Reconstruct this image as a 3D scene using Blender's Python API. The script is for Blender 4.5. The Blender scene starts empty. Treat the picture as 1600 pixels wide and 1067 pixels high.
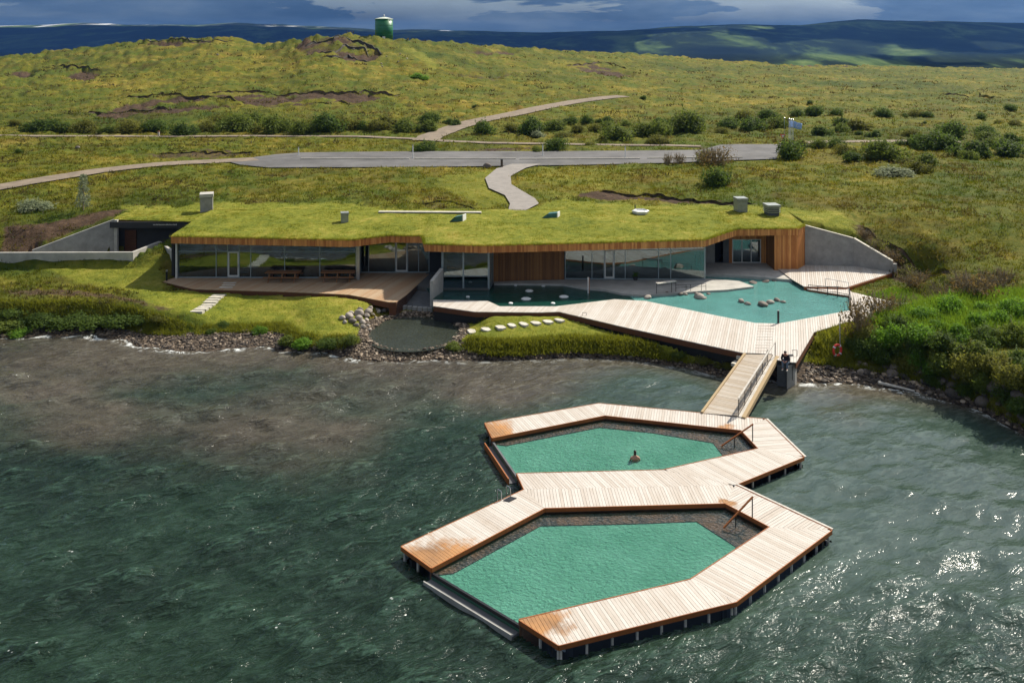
import bpy, bmesh, math, random
import numpy as np
from mathutils import Vector, Matrix
from mathutils.geometry import tessellate_polygon

random.seed(7)
rng = np.random.default_rng(7)
S = bpy.context.scene
C = S.collection
R = math.radians

# ------------------------------------------------------------------ camera, light, exposure
CH, HY, F = 22.0, 72.0, 1350.0          # camera height, horizon row and focal length (in 1600 px wide frame units)
cam = bpy.data.cameras.new('camera')
cam.sensor_width = 36.0
cam.lens = 36.0 * F / 1600.0
cam.shift_y = -(533.5 - HY) / 1600.0
cam.clip_start = 0.5
cam.clip_end = 40000.0
camo = bpy.data.objects.new('camera', cam)
C.objects.link(camo)
camo.location = (0, 0, CH)
camo.rotation_euler = (R(90), 0, 0)
S.camera = camo

SUN_AZ, SUN_EL = 47.0, 44.0             # azimuth clockwise from +Y, elevation
sun = bpy.data.lights.new('sun', 'SUN')
sun.energy = 4.3
sun.angle = R(0.53)
sun.color = (1.0, 0.93, 0.80)
suno = bpy.data.objects.new('sun', sun)
C.objects.link(suno)
sd = Vector((math.sin(R(SUN_AZ)) * math.cos(R(SUN_EL)), math.cos(R(SUN_AZ)) * math.cos(R(SUN_EL)), math.sin(R(SUN_EL))))
suno.rotation_euler = sd.to_track_quat('Z', 'Y').to_euler()
suno.location = (60, 60, 120)

S.view_settings.view_transform = 'Standard'
S.view_settings.look = 'None'
S.view_settings.gamma = 1.0
S.view_settings.use_curve_mapping = False
S.view_settings.exposure = 0.62
S.cycles.max_bounces = 6
S.cycles.transparent_max_bounces = 12
S.cycles.caustics_reflective = False
S.cycles.caustics_refractive = False
S.cycles.sample_clamp_indirect = 3.0
S.cycles.sample_clamp_direct = 12.0

class N:
    """small node-tree helper"""
    def __init__(s, nt):
        s.nt = nt
    def __call__(s, t, **kw):
        n = s.nt.nodes.new(t)
        for k, v in kw.items():
            if k.startswith('i_'):
                key = k[2:]
                n.inputs[int(key) if key.isdigit() else key.replace('_', ' ')].default_value = v
            else:
                setattr(n, k, v)
        return n
    def l(s, a, b):
        s.nt.links.new(a, b)
    def ramp(s, fac, stops, interp='LINEAR'):
        n = s.nt.nodes.new('ShaderNodeValToRGB')
        e = n.color_ramp.elements
        n.color_ramp.interpolation = interp
        while len(e) > 1:
            e.remove(e[-1])
        e[0].position, c = stops[0][0], stops[0][1]
        e[0].color = (*c, 1) if not isinstance(c, (int, float)) else (c, c, c, 1)
        for p, c in stops[1:]:
            x = e.new(p)
            x.color = (*c, 1) if not isinstance(c, (int, float)) else (c, c, c, 1)
        s.l(fac, n.inputs[0])
        return n.outputs[0]
    def mix(s, fac, a, b, mode='MIX'):
        n = s.nt.nodes.new('ShaderNodeMix')
        n.data_type = 'RGBA'
        n.blend_type = mode
        for v, i in ((fac, 0), (a, 6), (b, 7)):
            if isinstance(v, (int, float)):
                n.inputs[i].default_value = v
            elif isinstance(v, tuple):
                n.inputs[i].default_value = (*v, 1)
            else:
                s.l(v, n.inputs[i])
        return n.outputs[2]
    def math(s, op, a, b=None, c=None, clamp=False):
        n = s.nt.nodes.new('ShaderNodeMath')
        n.operation = op
        n.use_clamp = clamp
        for v, i in ((a, 0), (b, 1), (c, 2)):
            if v is None:
                continue
            if isinstance(v, (int, float)):
                n.inputs[i].default_value = v
            else:
                s.l(v, n.inputs[i])
        return n.outputs[0]
    def pos(s, scale=(1, 1, 1), rot=(0, 0, 0), loc=(0, 0, 0)):
        g = s.nt.nodes.new('ShaderNodeNewGeometry')
        m = s.nt.nodes.new('ShaderNodeMapping')
        m.inputs['Scale'].default_value = scale
        m.inputs['Rotation'].default_value = rot
        m.inputs['Location'].default_value = loc
        s.l(g.outputs['Position'], m.inputs[0])
        return m.outputs[0]
    def noise(s, vec, scale, detail=4, rough=0.55, dist=0.0):
        n = s.nt.nodes.new('ShaderNodeTexNoise')
        n.inputs['Scale'].default_value = scale
        n.inputs['Detail'].default_value = detail
        n.inputs['Roughness'].default_value = rough
        n.inputs['Distortion'].default_value = dist
        s.l(vec, n.inputs['Vector'])
        return n.outputs['Fac']

# sky: physical sky with a broken layer of slate grey cloud
w = bpy.data.worlds.new('World')
S.world = w
w.use_nodes = True
nt = w.node_tree
nt.nodes.clear()
n = N(nt)
sky = n('ShaderNodeTexSky', sky_type='NISHITA', sun_disc=False, sun_elevation=R(SUN_EL), sun_rotation=R(SUN_AZ))
sky.air_density = 1.0
sky.dust_density = 0.6
tc = n('ShaderNodeTexCoord')
sep = n('ShaderNodeSeparateXYZ')
n.l(tc.outputs['Generated'], sep.inputs[0])
zz = n.math('ADD', n.math('ABSOLUTE', sep.outputs[2]), 0.16)
comb = n('ShaderNodeCombineXYZ')
n.l(n.math('DIVIDE', sep.outputs[0], zz), comb.inputs[0])
n.l(n.math('DIVIDE', sep.outputs[1], zz), comb.inputs[1])
n.l(n.math('MULTIPLY', sep.outputs[2], 6.0), comb.inputs[2])
cn = n.noise(comb.outputs[0], 0.55, 7, 0.6, 0.3)
cn2 = n.noise(comb.outputs[0], 0.9, 6, 0.6, 0.2)
cover = n.math('MAXIMUM', n.ramp(cn, [(0.35, 0.0), (0.52, 1.0)]), n.math('SUBTRACT', 1.15, n.math('MULTIPLY', n.math('ABSOLUTE', sep.outputs[2]), 6.0), clamp=True))
cloudcol = n.ramp(cn2, [(0.32, (0.030, 0.060, 0.112)), (0.50, (0.060, 0.100, 0.160)), (0.64, (0.100, 0.142, 0.195)), (0.80, (0.27, 0.31, 0.35))])
skyc = n('ShaderNodeVectorMath', operation='SCALE')
n.l(sky.outputs[0], skyc.inputs[0])
skyc.inputs['Scale'].default_value = 0.125
# cloud near the sun is thinner lit: brighter towards it
dt = n('ShaderNodeVectorMath', operation='DOT_PRODUCT'); n.l(tc.outputs['Generated'], dt.inputs[0]); dt.inputs[1].default_value = tuple(sd)
glow = n.math('ADD', 1.0, n.math('MULTIPLY', n.math('POWER', n.math('MAXIMUM', dt.outputs['Value'], 0.0), 6.0), 3.2))
gs = n('ShaderNodeVectorMath', operation='SCALE'); # seen from below, high cloud is paler than the banks stacked up low
lift = n.math('ADD', 1.0, n.math('MULTIPLY', n.math('MINIMUM', n.math('MAXIMUM', n.math('MULTIPLY', n.math('SUBTRACT', sep.outputs[2], 0.10), 3.0), 0.0), 1.0), 1.6))
lf0 = n.math('MINIMUM', n.math('MAXIMUM', n.math('MULTIPLY', n.math('SUBTRACT', sep.outputs[2], 0.06), 4.0), 0.0), 0.85)
grey = n('ShaderNodeRGBToBW'); n.l(cloudcol, grey.inputs[0])
cloudcol = n.mix(lf0, cloudcol, grey.outputs[0])
ls = n('ShaderNodeVectorMath', operation='SCALE'); n.l(cloudcol, ls.inputs[0]); n.l(lift, ls.inputs['Scale'])
n.l(ls.outputs[0], gs.inputs[0]); n.l(glow, gs.inputs['Scale'])
col = n.mix(cover, skyc.outputs[0], gs.outputs[0])
bg = n('ShaderNodeBackground')
n.l(col, bg.inputs[0])
bg.inputs[1].default_value = 1.0
wo = n('ShaderNodeOutputWorld')
n.l(bg.outputs[0], wo.inputs[0])

# ------------------------------------------------------------------ helpers: geometry
def P(x, y, z=0.0):
    """place on the level z that the photograph shows at column x, row y"""
    k = (CH - z) / (y - HY)
    return Vector(((x - 800.0) * k, F * k, z))
def XY(pts, z):
    return [P(x, y, z).to_2d() for x, y in pts]
def smooth(t):
    t = np.clip(t, 0, 1)
    return t * t * (3 - 2 * t)
def _hash(ix, iy, s):
    h = (ix * 374761393 + iy * 668265263 + s * 974634537) & 0xffffffff
    h = ((h ^ (h >> 13)) * 1274126177) & 0xffffffff
    return ((h ^ (h >> 16)) & 0xffff) / 65535.0
def vnoise(x, y, s=0):
    x = np.asarray(x, float); y = np.asarray(y, float)
    ix = np.floor(x).astype(np.int64); iy = np.floor(y).astype(np.int64)
    fx = x - ix; fy = y - iy
    fx = fx * fx * (3 - 2 * fx); fy = fy * fy * (3 - 2 * fy)
    a = _hash(ix, iy, s); b = _hash(ix + 1, iy, s); c = _hash(ix, iy + 1, s); d = _hash(ix + 1, iy + 1, s)
    return (a + (b - a) * fx) * (1 - fy) + (c + (d - c) * fx) * fy
def fbm(x, y, s=0, o=4):
    r = 0; a = 0.5; f = 1.0
    for i in range(o):
        r = r + a * (vnoise(x * f, y * f, s + i * 17) - 0.5); a *= 0.5; f *= 2.03
    return r * 2
def sdist(X, Y, poly):
    """signed distance (positive inside) to a 2D polygon"""
    X = np.asarray(X, float); Y = np.asarray(Y, float)
    d = np.full(X.shape, 1e9); ins = np.zeros(X.shape, bool)
    n_ = len(poly)
    for i in range(n_):
        ax, ay = poly[i]; bx, by = poly[(i + 1) % n_]
        ex, ey = bx - ax, by - ay
        t = np.clip(((X - ax) * ex + (Y - ay) * ey) / (ex * ex + ey * ey + 1e-12), 0, 1)
        d = np.minimum(d, np.hypot(X - ax - t * ex, Y - ay - t * ey))
        c = (ay > Y) != (by > Y)
        ins ^= c & (X < (bx - ax) * (Y - ay) / (by - ay + 1e-12) + ax)
    return np.where(ins, d, -d)
def tag(o, label=None, cat=None, group=None, kind=None):
    for k, v in (('label', label), ('category', cat), ('group', group), ('kind', kind)):
        if v is not None:
            o[k] = v
    return o
def thing(name, label, cat, loc=(0, 0, 0), group=None, rz=0.0):
    o = bpy.data.objects.new(name, None)
    C.objects.link(o)
    o.location = loc
    o.rotation_euler = (0, 0, rz)
    o.empty_display_size = 0.3
    return tag(o, label, cat, group)
class MB:
    """collects verts and faces (world coordinates unless stated) and links them as one mesh object"""
    def __init__(s):
        s.v = []; s.f = []; s.m = []
    def add(s, v, f, mi=0):
        o = len(s.v)
        s.v += [tuple(p) for p in v]
        s.f += [tuple(i + o for i in q) for q in f]
        s.m += [mi] * len(f)
        return s
    def prism(s, poly, z0, z1, mi=0):
        """poly: 2D points; z0 / z1 numbers or functions of the point"""
        a = 0
        pts = [Vector((p[0], p[1])) for p in poly]
        n_ = len(pts)
        for i in range(n_):
            q = pts[(i + 1) % n_]
            a += pts[i].x * q.y - q.x * pts[i].y
        if a < 0:
            pts.reverse()
        g0 = z0 if callable(z0) else (lambda p: z0)
        g1 = z1 if callable(z1) else (lambda p: z1)
        v = [(p.x, p.y, g0(p)) for p in pts] + [(p.x, p.y, g1(p)) for p in pts]
        tr = tessellate_polygon([[Vector((p.x, p.y, 0)) for p in pts]])
        f = []
        for t in tr:
            i, j, k = t
            ar = (pts[j] - pts[i]).cross(pts[k] - pts[i])
            if ar < 0:
                i, k = k, i
            f.append((i + n_, j + n_, k + n_))
            f.append((k, j, i))
        f += [(i, (i + 1) % n_, (i + 1) % n_ + n_, i + n_) for i in range(n_)]
        return s.add(v, f, mi)
    def hexa(s, a, mi=0):
        """8 corners: 4 bottom (ccw) then 4 top"""
        return s.add(a, [(3, 2, 1, 0), (4, 5, 6, 7), (0, 1, 5, 4), (1, 2, 6, 5), (2, 3, 7, 6), (3, 0, 4, 7)], mi)
    def box(s, c, d, rz=0.0, mi=0):
        cx, cy, cz = c; x, y, z = d[0] / 2, d[1] / 2, d[2] / 2
        co, si = math.cos(rz), math.sin(rz)
        q = [(-x, -y), (x, -y), (x, y), (-x, y)]
        q = [(cx + a * co - b * si, cy + a * si + b * co) for a, b in q]
        return s.hexa([(a, b, cz - z) for a, b in q] + [(a, b, cz + z) for a, b in q], mi)
    def bar(s, a, b, w_, h_, mi=0):
        """square bar from a to b, w_ wide, h_ thick"""
        a = Vector(a); b = Vector(b)
        d = (b - a).normalized()
        up = Vector((0, 0, 1)) if abs(d.z) < 0.95 else Vector((0, 1, 0))
        sx = d.cross(up).normalized() * w_ / 2
        uz = sx.cross(d).normalized() * h_ / 2
        return s.hexa([a - sx - uz, a + sx - uz, b + sx - uz, b - sx - uz, a - sx + uz, a + sx + uz, b + sx + uz, b - sx + uz], mi)
    def tube(s, pts, r, n_=8, cap=True, mi=0):
        pts = [Vector(p) for p in pts]
        rs = r if isinstance(r, (list, tuple)) else [r] * len(pts)
        v = []
        for i, p in enumerate(pts):
            d = (pts[min(i + 1, len(pts) - 1)] - pts[max(i - 1, 0)]).normalized()
            up = Vector((0, 0, 1)) if abs(d.z) < 0.9 else Vector((1, 0, 0))
            a = d.cross(up).normalized(); b = a.cross(d)
            v += [p + (a * math.cos(2 * math.pi * k / n_) + b * math.sin(2 * math.pi * k / n_)) * rs[i] for k in range(n_)]
        f = [(i * n_ + k, i * n_ + (k + 1) % n_, (i + 1) * n_ + (k + 1) % n_, (i + 1) * n_ + k) for i in range(len(pts) - 1) for k in range(n_)]
        if cap:
            f += [tuple(range(n_ - 1, -1, -1)), tuple((len(pts) - 1) * n_ + k for k in range(n_))]
        return s.add(v, f, mi)
    def lathe(s, c, prof, n_=16, mi=0, cap=True):
        v = [(c[0] + r * math.cos(2 * math.pi * k / n_), c[1] + r * math.sin(2 * math.pi * k / n_), c[2] + z) for r, z in prof for k in range(n_)]
        f = [(i * n_ + k, i * n_ + (k + 1) % n_, (i + 1) * n_ + (k + 1) % n_, (i + 1) * n_ + k) for i in range(len(prof) - 1) for k in range(n_)]
        if cap:
            f += [tuple(range(n_ - 1, -1, -1)), tuple((len(prof) - 1) * n_ + k for k in range(n_))]
        return s.add(v, f, mi)
    def mesh(s, name, off=(0, 0, 0)):
        me = bpy.data.meshes.new(name)
        me.from_pydata([(v[0] - off[0], v[1] - off[1], v[2] - off[2]) for v in s.v], [], s.f)
        return me
    def build(s, name, mat, parent=None, smooth_=False, local=False, kind=None):
        """verts are world coordinates: made relative to the parent's place (parents here are never rotated) unless local"""
        off = Vector((0, 0, 0))
        p = parent
        while p is not None and not local:
            off += Vector(p.location); p = p.parent
        me = s.mesh(name, off)
        for m_ in (mat if isinstance(mat, (list, tuple)) else [mat]):
            me.materials.append(m_)
        if any(s.m):
            me.polygons.foreach_set('material_index', s.m)
        if smooth_:
            me.polygons.foreach_set('use_smooth', [True] * len(me.polygons))
        me.update()
        o = bpy.data.objects.new(name, me)
        C.objects.link(o)
        if parent is not None:
            o.parent = parent
        if kind:
            o['kind'] = kind
        return o
def np_mesh(name, V, Q, mat, parent=None, kind=None, smooth_=True, nper=4, loc=None):
    """large mesh from numpy arrays"""
    me = bpy.data.meshes.new(name)
    V = np.asarray(V, np.float32); Q = np.asarray(Q, np.int32)
    me.vertices.add(len(V)); me.vertices.foreach_set('co', V.ravel())
    me.loops.add(Q.size); me.loops.foreach_set('vertex_index', Q.ravel())
    me.polygons.add(len(Q)); me.polygons.foreach_set('loop_start', np.arange(0, Q.size, nper, dtype=np.int32))
    me.polygons.foreach_set('use_smooth', np.full(len(Q), smooth_))
    me.update(calc_edges=True)
    me.materials.append(mat)
    o = bpy.data.objects.new(name, me)
    C.objects.link(o)
    if parent is not None:
        o.parent = parent
    if loc is not None:
        o.location = loc
    if kind:
        o['kind'] = kind
    return o
def attr(o, name, arr):
    """arr: n x 4 point colour attribute"""
    a = o.data.attributes.new(name, 'FLOAT_COLOR', 'POINT')
    a.data.foreach_set('color', np.asarray(arr, np.float32).ravel())
def grid_quads(nr, nc):
    i = np.arange(nr - 1)[:, None] * nc + np.arange(nc - 1)[None, :]
    i = i.ravel()
    return np.stack([i, i + 1, i + nc + 1, i + nc], 1)
def clip_half(poly, nx, ny, d):
    """keep the part where nx*x+ny*y >= d"""
    out = []
    for i in range(len(poly)):
        a = poly[i]; b = poly[(i + 1) % len(poly)]
        da = nx * a[0] + ny * a[1] - d; db = nx * b[0] + ny * b[1] - d
        if da >= 0:
            out.append(a)
        if (da > 0) != (db > 0) and abs(da - db) > 1e-9:
            t = da / (da - db)
            out.append((a[0] + (b[0] - a[0]) * t, a[1] + (b[1] - a[1]) * t))
    return out
def area(p):
    return abs(sum(p[i][0] * p[(i + 1) % len(p)][1] - p[(i + 1) % len(p)][0] * p[i][1] for i in range(len(p)))) / 2

# ------------------------------------------------------------------ materials
def mat(name):
    m = bpy.data.materials.new(name)
    m.use_nodes = True
    m.node_tree.nodes.clear()
    n_ = N(m.node_tree)
    out = n_('ShaderNodeOutputMaterial')
    b = n_('ShaderNodeBsdfPrincipled')
    n_.l(b.outputs[0], out.inputs[0])
    return m, n_, b, out
def bump(n_, b, h, strength=0.3, dist=0.05):
    bp = n_('ShaderNodeBump')
    bp.inputs['Strength'].default_value = strength
    bp.inputs['Distance'].default_value = dist
    n_.l(h, bp.inputs['Height'])
    n_.l(bp.outputs[0], b.inputs['Normal'])
    return bp
def plain(name, col_, rough=0.6, metal=0.0, var=0.25, scale=3.0, bmp=0.0):
    m, n_, b, o = mat(name)
    f = n_.noise(n_.pos(), scale, 5, 0.65)
    dk = tuple(c * (1 - var) for c in col_); lt = tuple(min(1, c * (1 + var)) for c in col_)
    n_.l(n_.ramp(f, [(0.3, dk), (0.7, lt)]), b.inputs['Base Color'])
    b.inputs['Roughness'].default_value = rough
    b.inputs['Metallic'].default_value = metal
    if bmp:
        bump(n_, b, n_.noise(n_.pos(), scale * 6, 4, 0.7), bmp, 0.02)
    return m
def wood(name, base, weath, along, wet=None, random_amt=0.5, wetcol=(0.40, 0.185, 0.055), rough=0.75, streak=1.0):
    """boards: colour per board (object random) plus grain along the direction and wet stains at given world points"""
    m, n_, b, o = mat(name)
    oi = n_('ShaderNodeObjectInfo')
    ang = -math.atan2(along[1], along[0])
    g = n_.noise(n_.pos(rot=(0, 0, ang)), 1.0, 2)
    mp = n_('ShaderNodeMapping'); geo = n_('ShaderNodeNewGeometry')
    mp.vector_type = 'POINT'
    mp.inputs['Rotation'].default_value = (0, 0, ang)
    n_.l(geo.outputs['Position'], mp.inputs[0])
    mp2 = n_('ShaderNodeMapping'); mp2.inputs['Scale'].default_value = (0.55, 7.0, 3.0)
    n_.l(mp.outputs[0], mp2.inputs[0])
    off = n_('ShaderNodeVectorMath', operation='ADD')
    n_.l(mp2.outputs[0], off.inputs[0])
    cx = n_('ShaderNodeCombineXYZ')
    n_.l(n_.math('MULTIPLY', oi.outputs['Random'], 60), cx.inputs[0]); n_.l(n_.math('MULTIPLY', oi.outputs['Random'], 33), cx.inputs[2])
    n_.l(cx.outputs[0], off.inputs[1])
    grain = n_.noise(off.outputs[0], 1.6, 6, 0.7, 0.4)
    fine = n_.noise(off.outputs[0], 7.0, 3, 0.6)
    blot = n_.noise(n_.pos(), 0.55, 5, 0.65)
    knots = n_.noise(n_.pos(), 6.0, 2, 0.5)
    fac = n_.math('ADD', n_.math('MULTIPLY', oi.outputs['Random'], random_amt), n_.math('MULTIPLY', n_.math('SUBTRACT', grain, 0.5), 1.3 * streak))
    fac = n_.math('ADD', fac, n_.math('MULTIPLY', n_.math('SUBTRACT', blot, 0.5), 0.9), clamp=True)
    c = n_.ramp(fac, [(0.0, weath), (0.45, tuple((a + b_) / 2 for a, b_ in zip(weath, base))), (1.0, base)])
    c = n_.mix(n_.ramp(knots, [(0.72, 0.0), (0.78, 0.6)]), c, tuple(x * 0.45 for x in base))
    c = n_.mix(0.25, c, n_.ramp(fine, [(0.3, 0.35), (0.7, 1.0)]), 'MULTIPLY')
    if wet:
        acc = None
        wt = n_('ShaderNodeTexNoise'); wt.inputs['Scale'].default_value = 0.9; wt.inputs['Detail'].default_value = 5; n_.l(geo.outputs['Position'], wt.inputs['Vector'])
        ws = n_('ShaderNodeVectorMath', operation='MULTIPLY_ADD'); n_.l(wt.outputs['Color'], ws.inputs[0]); ws.inputs[1].default_value = (2.6, 2.6, 0); ws.inputs[2].default_value = (-1.3, -1.3, 0)
        warp = n_('ShaderNodeVectorMath', operation='ADD'); n_.l(geo.outputs['Position'], warp.inputs[0]); n_.l(ws.outputs[0], warp.inputs[1])
        for (px, py, rad) in wet:
            d = n_('ShaderNodeVectorMath', operation='DISTANCE')
            n_.l(warp.outputs[0], d.inputs[0]); d.inputs[1].default_value = (px, py, 0.5)
            v = n_.math('SUBTRACT', 1.0, n_.math('DIVIDE', d.outputs['Value'], rad))
            acc = v if acc is None else n_.math('MAXIMUM', acc, v)
        wn = n_.noise(n_.pos(), 2.2, 6, 0.75)
        acc = n_.math('ADD', acc, n_.math('MULTIPLY', n_.math('SUBTRACT', wn, 0.5), 1.3))
        acc = n_.math('ADD', acc, n_.math('MULTIPLY', n_.math('SUBTRACT', grain, 0.5), 0.9))
        wf = n_.ramp(acc, [(0.0, 0.0), (0.18, 0.45), (0.55, 0.92)])
        c = n_.mix(wf, c, n_.mix(n_.ramp(blot, [(0.35, 0.0), (0.65, 1.0)]), tuple(x * 0.55 for x in wetcol), tuple(x * 1.15 for x in wetcol)))
    n_.l(c, b.inputs['Base Color'])
    b.inputs['Roughness'].default_value = rough
    b.inputs['Specular IOR Level'].default_value = 0.3
    bump(n_, b, grain, 0.25, 0.01)
    return m

M = {}
M['concrete'] = plain('concrete', (0.30, 0.29, 0.27), 0.9, 0, 0.22, 1.4, 0.25)
M['concrete_pale'] = plain('pale_concrete', (0.42, 0.40, 0.36), 0.9, 0, 0.2, 1.1, 0.25)
M['concrete_dark'] = plain('dark_concrete', (0.10, 0.105, 0.11), 0.85, 0, 0.25, 1.4, 0.2)
M['slab'] = plain('stone_slab', (0.52, 0.48, 0.40), 0.85, 0, 0.2, 2.0, 0.2)
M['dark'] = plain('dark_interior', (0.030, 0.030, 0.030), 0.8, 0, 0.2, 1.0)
M['interior_floor'] = plain('interior_floor', (0.10, 0.095, 0.085), 0.5, 0, 0.2, 1.0)
M['soffit'] = plain('soffit', (0.16, 0.09, 0.045), 0.7, 0, 0.2, 3.0)
M['black'] = plain('black_metal', (0.018, 0.018, 0.020), 0.45, 0.3, 0.2, 6.0)
M['steel'] = plain('steel', (0.42, 0.43, 0.44), 0.38, 0.85, 0.15, 5.0)
M['frame'] = plain('window_frame', (0.30, 0.36, 0.38), 0.4, 0.3, 0.12, 4.0)
M['frame_white'] = plain('pale_window_frame', (0.62, 0.62, 0.58), 0.45, 0.0, 0.1, 4.0)
M['white'] = plain('white_paint', (0.74, 0.74, 0.72), 0.5, 0.0, 0.08, 3.0)
M['teal_metal'] = plain('skylight_side', (0.06, 0.17, 0.17), 0.4, 0.2, 0.2, 2.0)
M['vent'] = plain('vent_metal', (0.34, 0.36, 0.34), 0.45, 0.55, 0.2, 4.0)
M['tank'] = plain('tank_paint', (0.012, 0.15, 0.055), 0.4, 0.0, 0.15, 0.4)
M['tank_roof'] = plain('tank_roof', (0.55, 0.60, 0.50), 0.6, 0.0, 0.1, 0.6)
M['red'] = plain('lifebuoy_red', (0.78, 0.06, 0.04), 0.5, 0, 0.12, 4.0)
M['flag'] = plain('flag_cloth', (0.34, 0.50, 0.80), 0.8, 0, 0.1, 2.0)
M['flag_mark'] = plain('flag_print', (0.75, 0.78, 0.82), 0.8, 0, 0.1, 2.0)
M['skin'] = plain('skin', (0.52, 0.25, 0.17), 0.55, 0, 0.1, 12.0)
M['hair'] = plain('hair', (0.010, 0.007, 0.005), 0.6, 0, 0.2, 30.0)
M['jacket'] = plain('jacket', (0.022, 0.016, 0.022), 0.8, 0, 0.3, 9.0)
M['jeans'] = plain('jeans', (0.14, 0.18, 0.24), 0.85, 0, 0.3, 10.0)
M['shoe'] = plain('shoe', (0.66, 0.62, 0.55), 0.6, 0, 0.1, 10.0)
M['plant_pot'] = plain('plant_pot', (0.03, 0.03, 0.03), 0.6, 0, 0.2, 8.0)
M['wood_trim'] = wood('rust_wood_beam', (0.46, 0.155, 0.040), (0.27, 0.085, 0.024), (1, 0), random_amt=0.6, rough=0.6)
M['edge_dark'] = wood('dark_edge_board', (0.17, 0.062, 0.025), (0.09, 0.038, 0.018), (1, 0), random_amt=0.6, rough=0.7)
M['wood_fascia'] = wood('fascia_boards', (0.40, 0.165, 0.050), (0.20, 0.075, 0.024), (0, 0.01), random_amt=0.5)
M['wood_table'] = wood('table_wood', (0.34, 0.17, 0.07), (0.22, 0.10, 0.04), (1, 0), random_amt=0.5)
M['wood_new'] = wood('new_timber', (0.52, 0.37, 0.18), (0.42, 0.31, 0.18), (0.55, 1), random_amt=0.4)
M['post_white'] = plain('weathered_post', (0.50, 0.46, 0.40), 0.7, 0, 0.25, 5.0)
def cladding(name, c0, c1):
    """vertical boards: a colour per board from its own vertex attribute, streaks down the grain"""
    m, n_, b, o = mat(name)
    a = n_('ShaderNodeAttribute', attribute_name='tone')
    st = n_.noise(n_.pos(scale=(9, 9, 0.8)), 1.6, 5, 0.65)
    f = n_.math('ADD', n_.math('MULTIPLY', a.outputs['Fac'], 0.75), n_.math('MULTIPLY', n_.math('SUBTRACT', st, 0.5), 1.0), clamp=True)
    n_.l(n_.ramp(f, [(0.0, c0), (0.55, tuple((x + y) / 2 for x, y in zip(c0, c1))), (1.0, c1)]), b.inputs['Base Color'])
    b.inputs['Roughness'].default_value = 0.65
    bump(n_, b, st, 0.2, 0.01)
    return m
M['cladding'] = cladding('timber_cladding', (0.40, 0.130, 0.026), (0.86, 0.41, 0.12))
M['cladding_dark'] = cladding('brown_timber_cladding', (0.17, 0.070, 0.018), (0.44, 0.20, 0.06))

def glass_mat(name, tint, ior=1.5, refl=1.0):
    m, n_, b, o = mat(name)
    m.node_tree.nodes.remove(b)
    t = n_('ShaderNodeBsdfTransparent'); t.inputs[0].default_value = (*tint, 1)
    g = n_('ShaderNodeBsdfGlossy'); g.inputs['Roughness'].default_value = 0.015
    g.inputs[0].default_value = (0.85, 0.95, 1.0, 1)
    fr = n_('ShaderNodeFresnel'); fr.inputs[0].default_value = ior
    nz = n_.noise(n_.pos(), 0.35, 2, 0.5)
    bp = n_('ShaderNodeBump'); bp.inputs['Strength'].default_value = 0.06; bp.inputs['Distance'].default_value = 0.05
    n_.l(nz, bp.inputs['Height']); n_.l(bp.outputs[0], g.inputs['Normal'])
    mx = n_('ShaderNodeMixShader')
    n_.l(n_.math('MULTIPLY', n_.math('ADD', fr.outputs[0], 0.10), refl, clamp=True), mx.inputs[0]); n_.l(t.outputs[0], mx.inputs[1]); n_.l(g.outputs[0], mx.inputs[2])
    n_.l(mx.outputs[0], o.inputs[0])
    return m
M['glass'] = glass_mat('window_glass', (0.42, 0.55, 0.55), 1.5, 1.1)
M['glass_clear'] = glass_mat('clear_glass', (0.72, 0.90, 0.88), 1.5, 1.2)

def bath_water(name, col_, opac, tint=(0.75, 0.92, 0.88), ripple=1.0, rough=0.04, fine=1.0):
    """milky warm water: partly see-through body under a rippled, reflecting surface"""
    m, n_, b, o = mat(name)
    m.node_tree.nodes.remove(b)
    t = n_('ShaderNodeBsdfTransparent'); t.inputs[0].default_value = (*tint, 1)
    d = n_('ShaderNodeBsdfDiffuse')
    v = n_.noise(n_.pos(), 0.5, 4, 0.6)
    n_.l(n_.ramp(v, [(0.3, tuple(c * 0.85 for c in col_)), (0.7, tuple(c * 1.12 for c in col_))]), d.inputs[0])
    g = n_('ShaderNodeBsdfGlossy'); g.inputs['Roughness'].default_value = rough
    fr = n_('ShaderNodeFresnel'); fr.inputs[0].default_value = 1.33
    h1 = n_.noise(n_.pos(scale=(1, 1.5, 1), rot=(0, 0, 0.4)), 3.2 * fine, 4, 0.6, 0.6)
    bp = n_('ShaderNodeBump'); bp.inputs['Strength'].default_value = 0.5 * ripple; bp.inputs['Distance'].default_value = 0.10 / fine
    n_.l(h1, bp.inputs['Height'])
    for q in (g, fr, d):
        n_.l(bp.outputs[0], q.inputs['Normal'])
    m1 = n_('ShaderNodeMixShader'); m1.inputs[0].default_value = opac
    n_.l(t.outputs[0], m1.inputs[1]); n_.l(d.outputs[0], m1.inputs[2])
    m2 = n_('ShaderNodeMixShader')
    n_.l(fr.outputs[0], m2.inputs[0]); n_.l(m1.outputs[0], m2.inputs[1]); n_.l(g.outputs[0], m2.inputs[2])
    n_.l(m2.outputs[0], o.inputs[0])
    return m
M['pool_water'] = bath_water('pool_water', (0.08, 0.40, 0.27), 0.02, (0.95, 0.98, 0.97), fine=1.6)
M['pool_floor'] = plain('pool_floor', (0.135, 0.43, 0.31), 0.8, 0, 0.10, 0.8)
M['bath_water'] = bath_water('bath_water', (0.115, 0.315, 0.285), 0.84, ripple=1.3, fine=1.3)
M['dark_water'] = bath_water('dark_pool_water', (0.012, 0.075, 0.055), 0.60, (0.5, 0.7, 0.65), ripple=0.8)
M['bath_floor'] = plain('bath_floor', (0.035, 0.20, 0.165), 0.8, 0, 0.12, 0.5)
M['pond_water'] = bath_water('pond_water', (0.058, 0.068, 0.050), 0.6, (0.45, 0.5, 0.45), 0.9)
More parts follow.
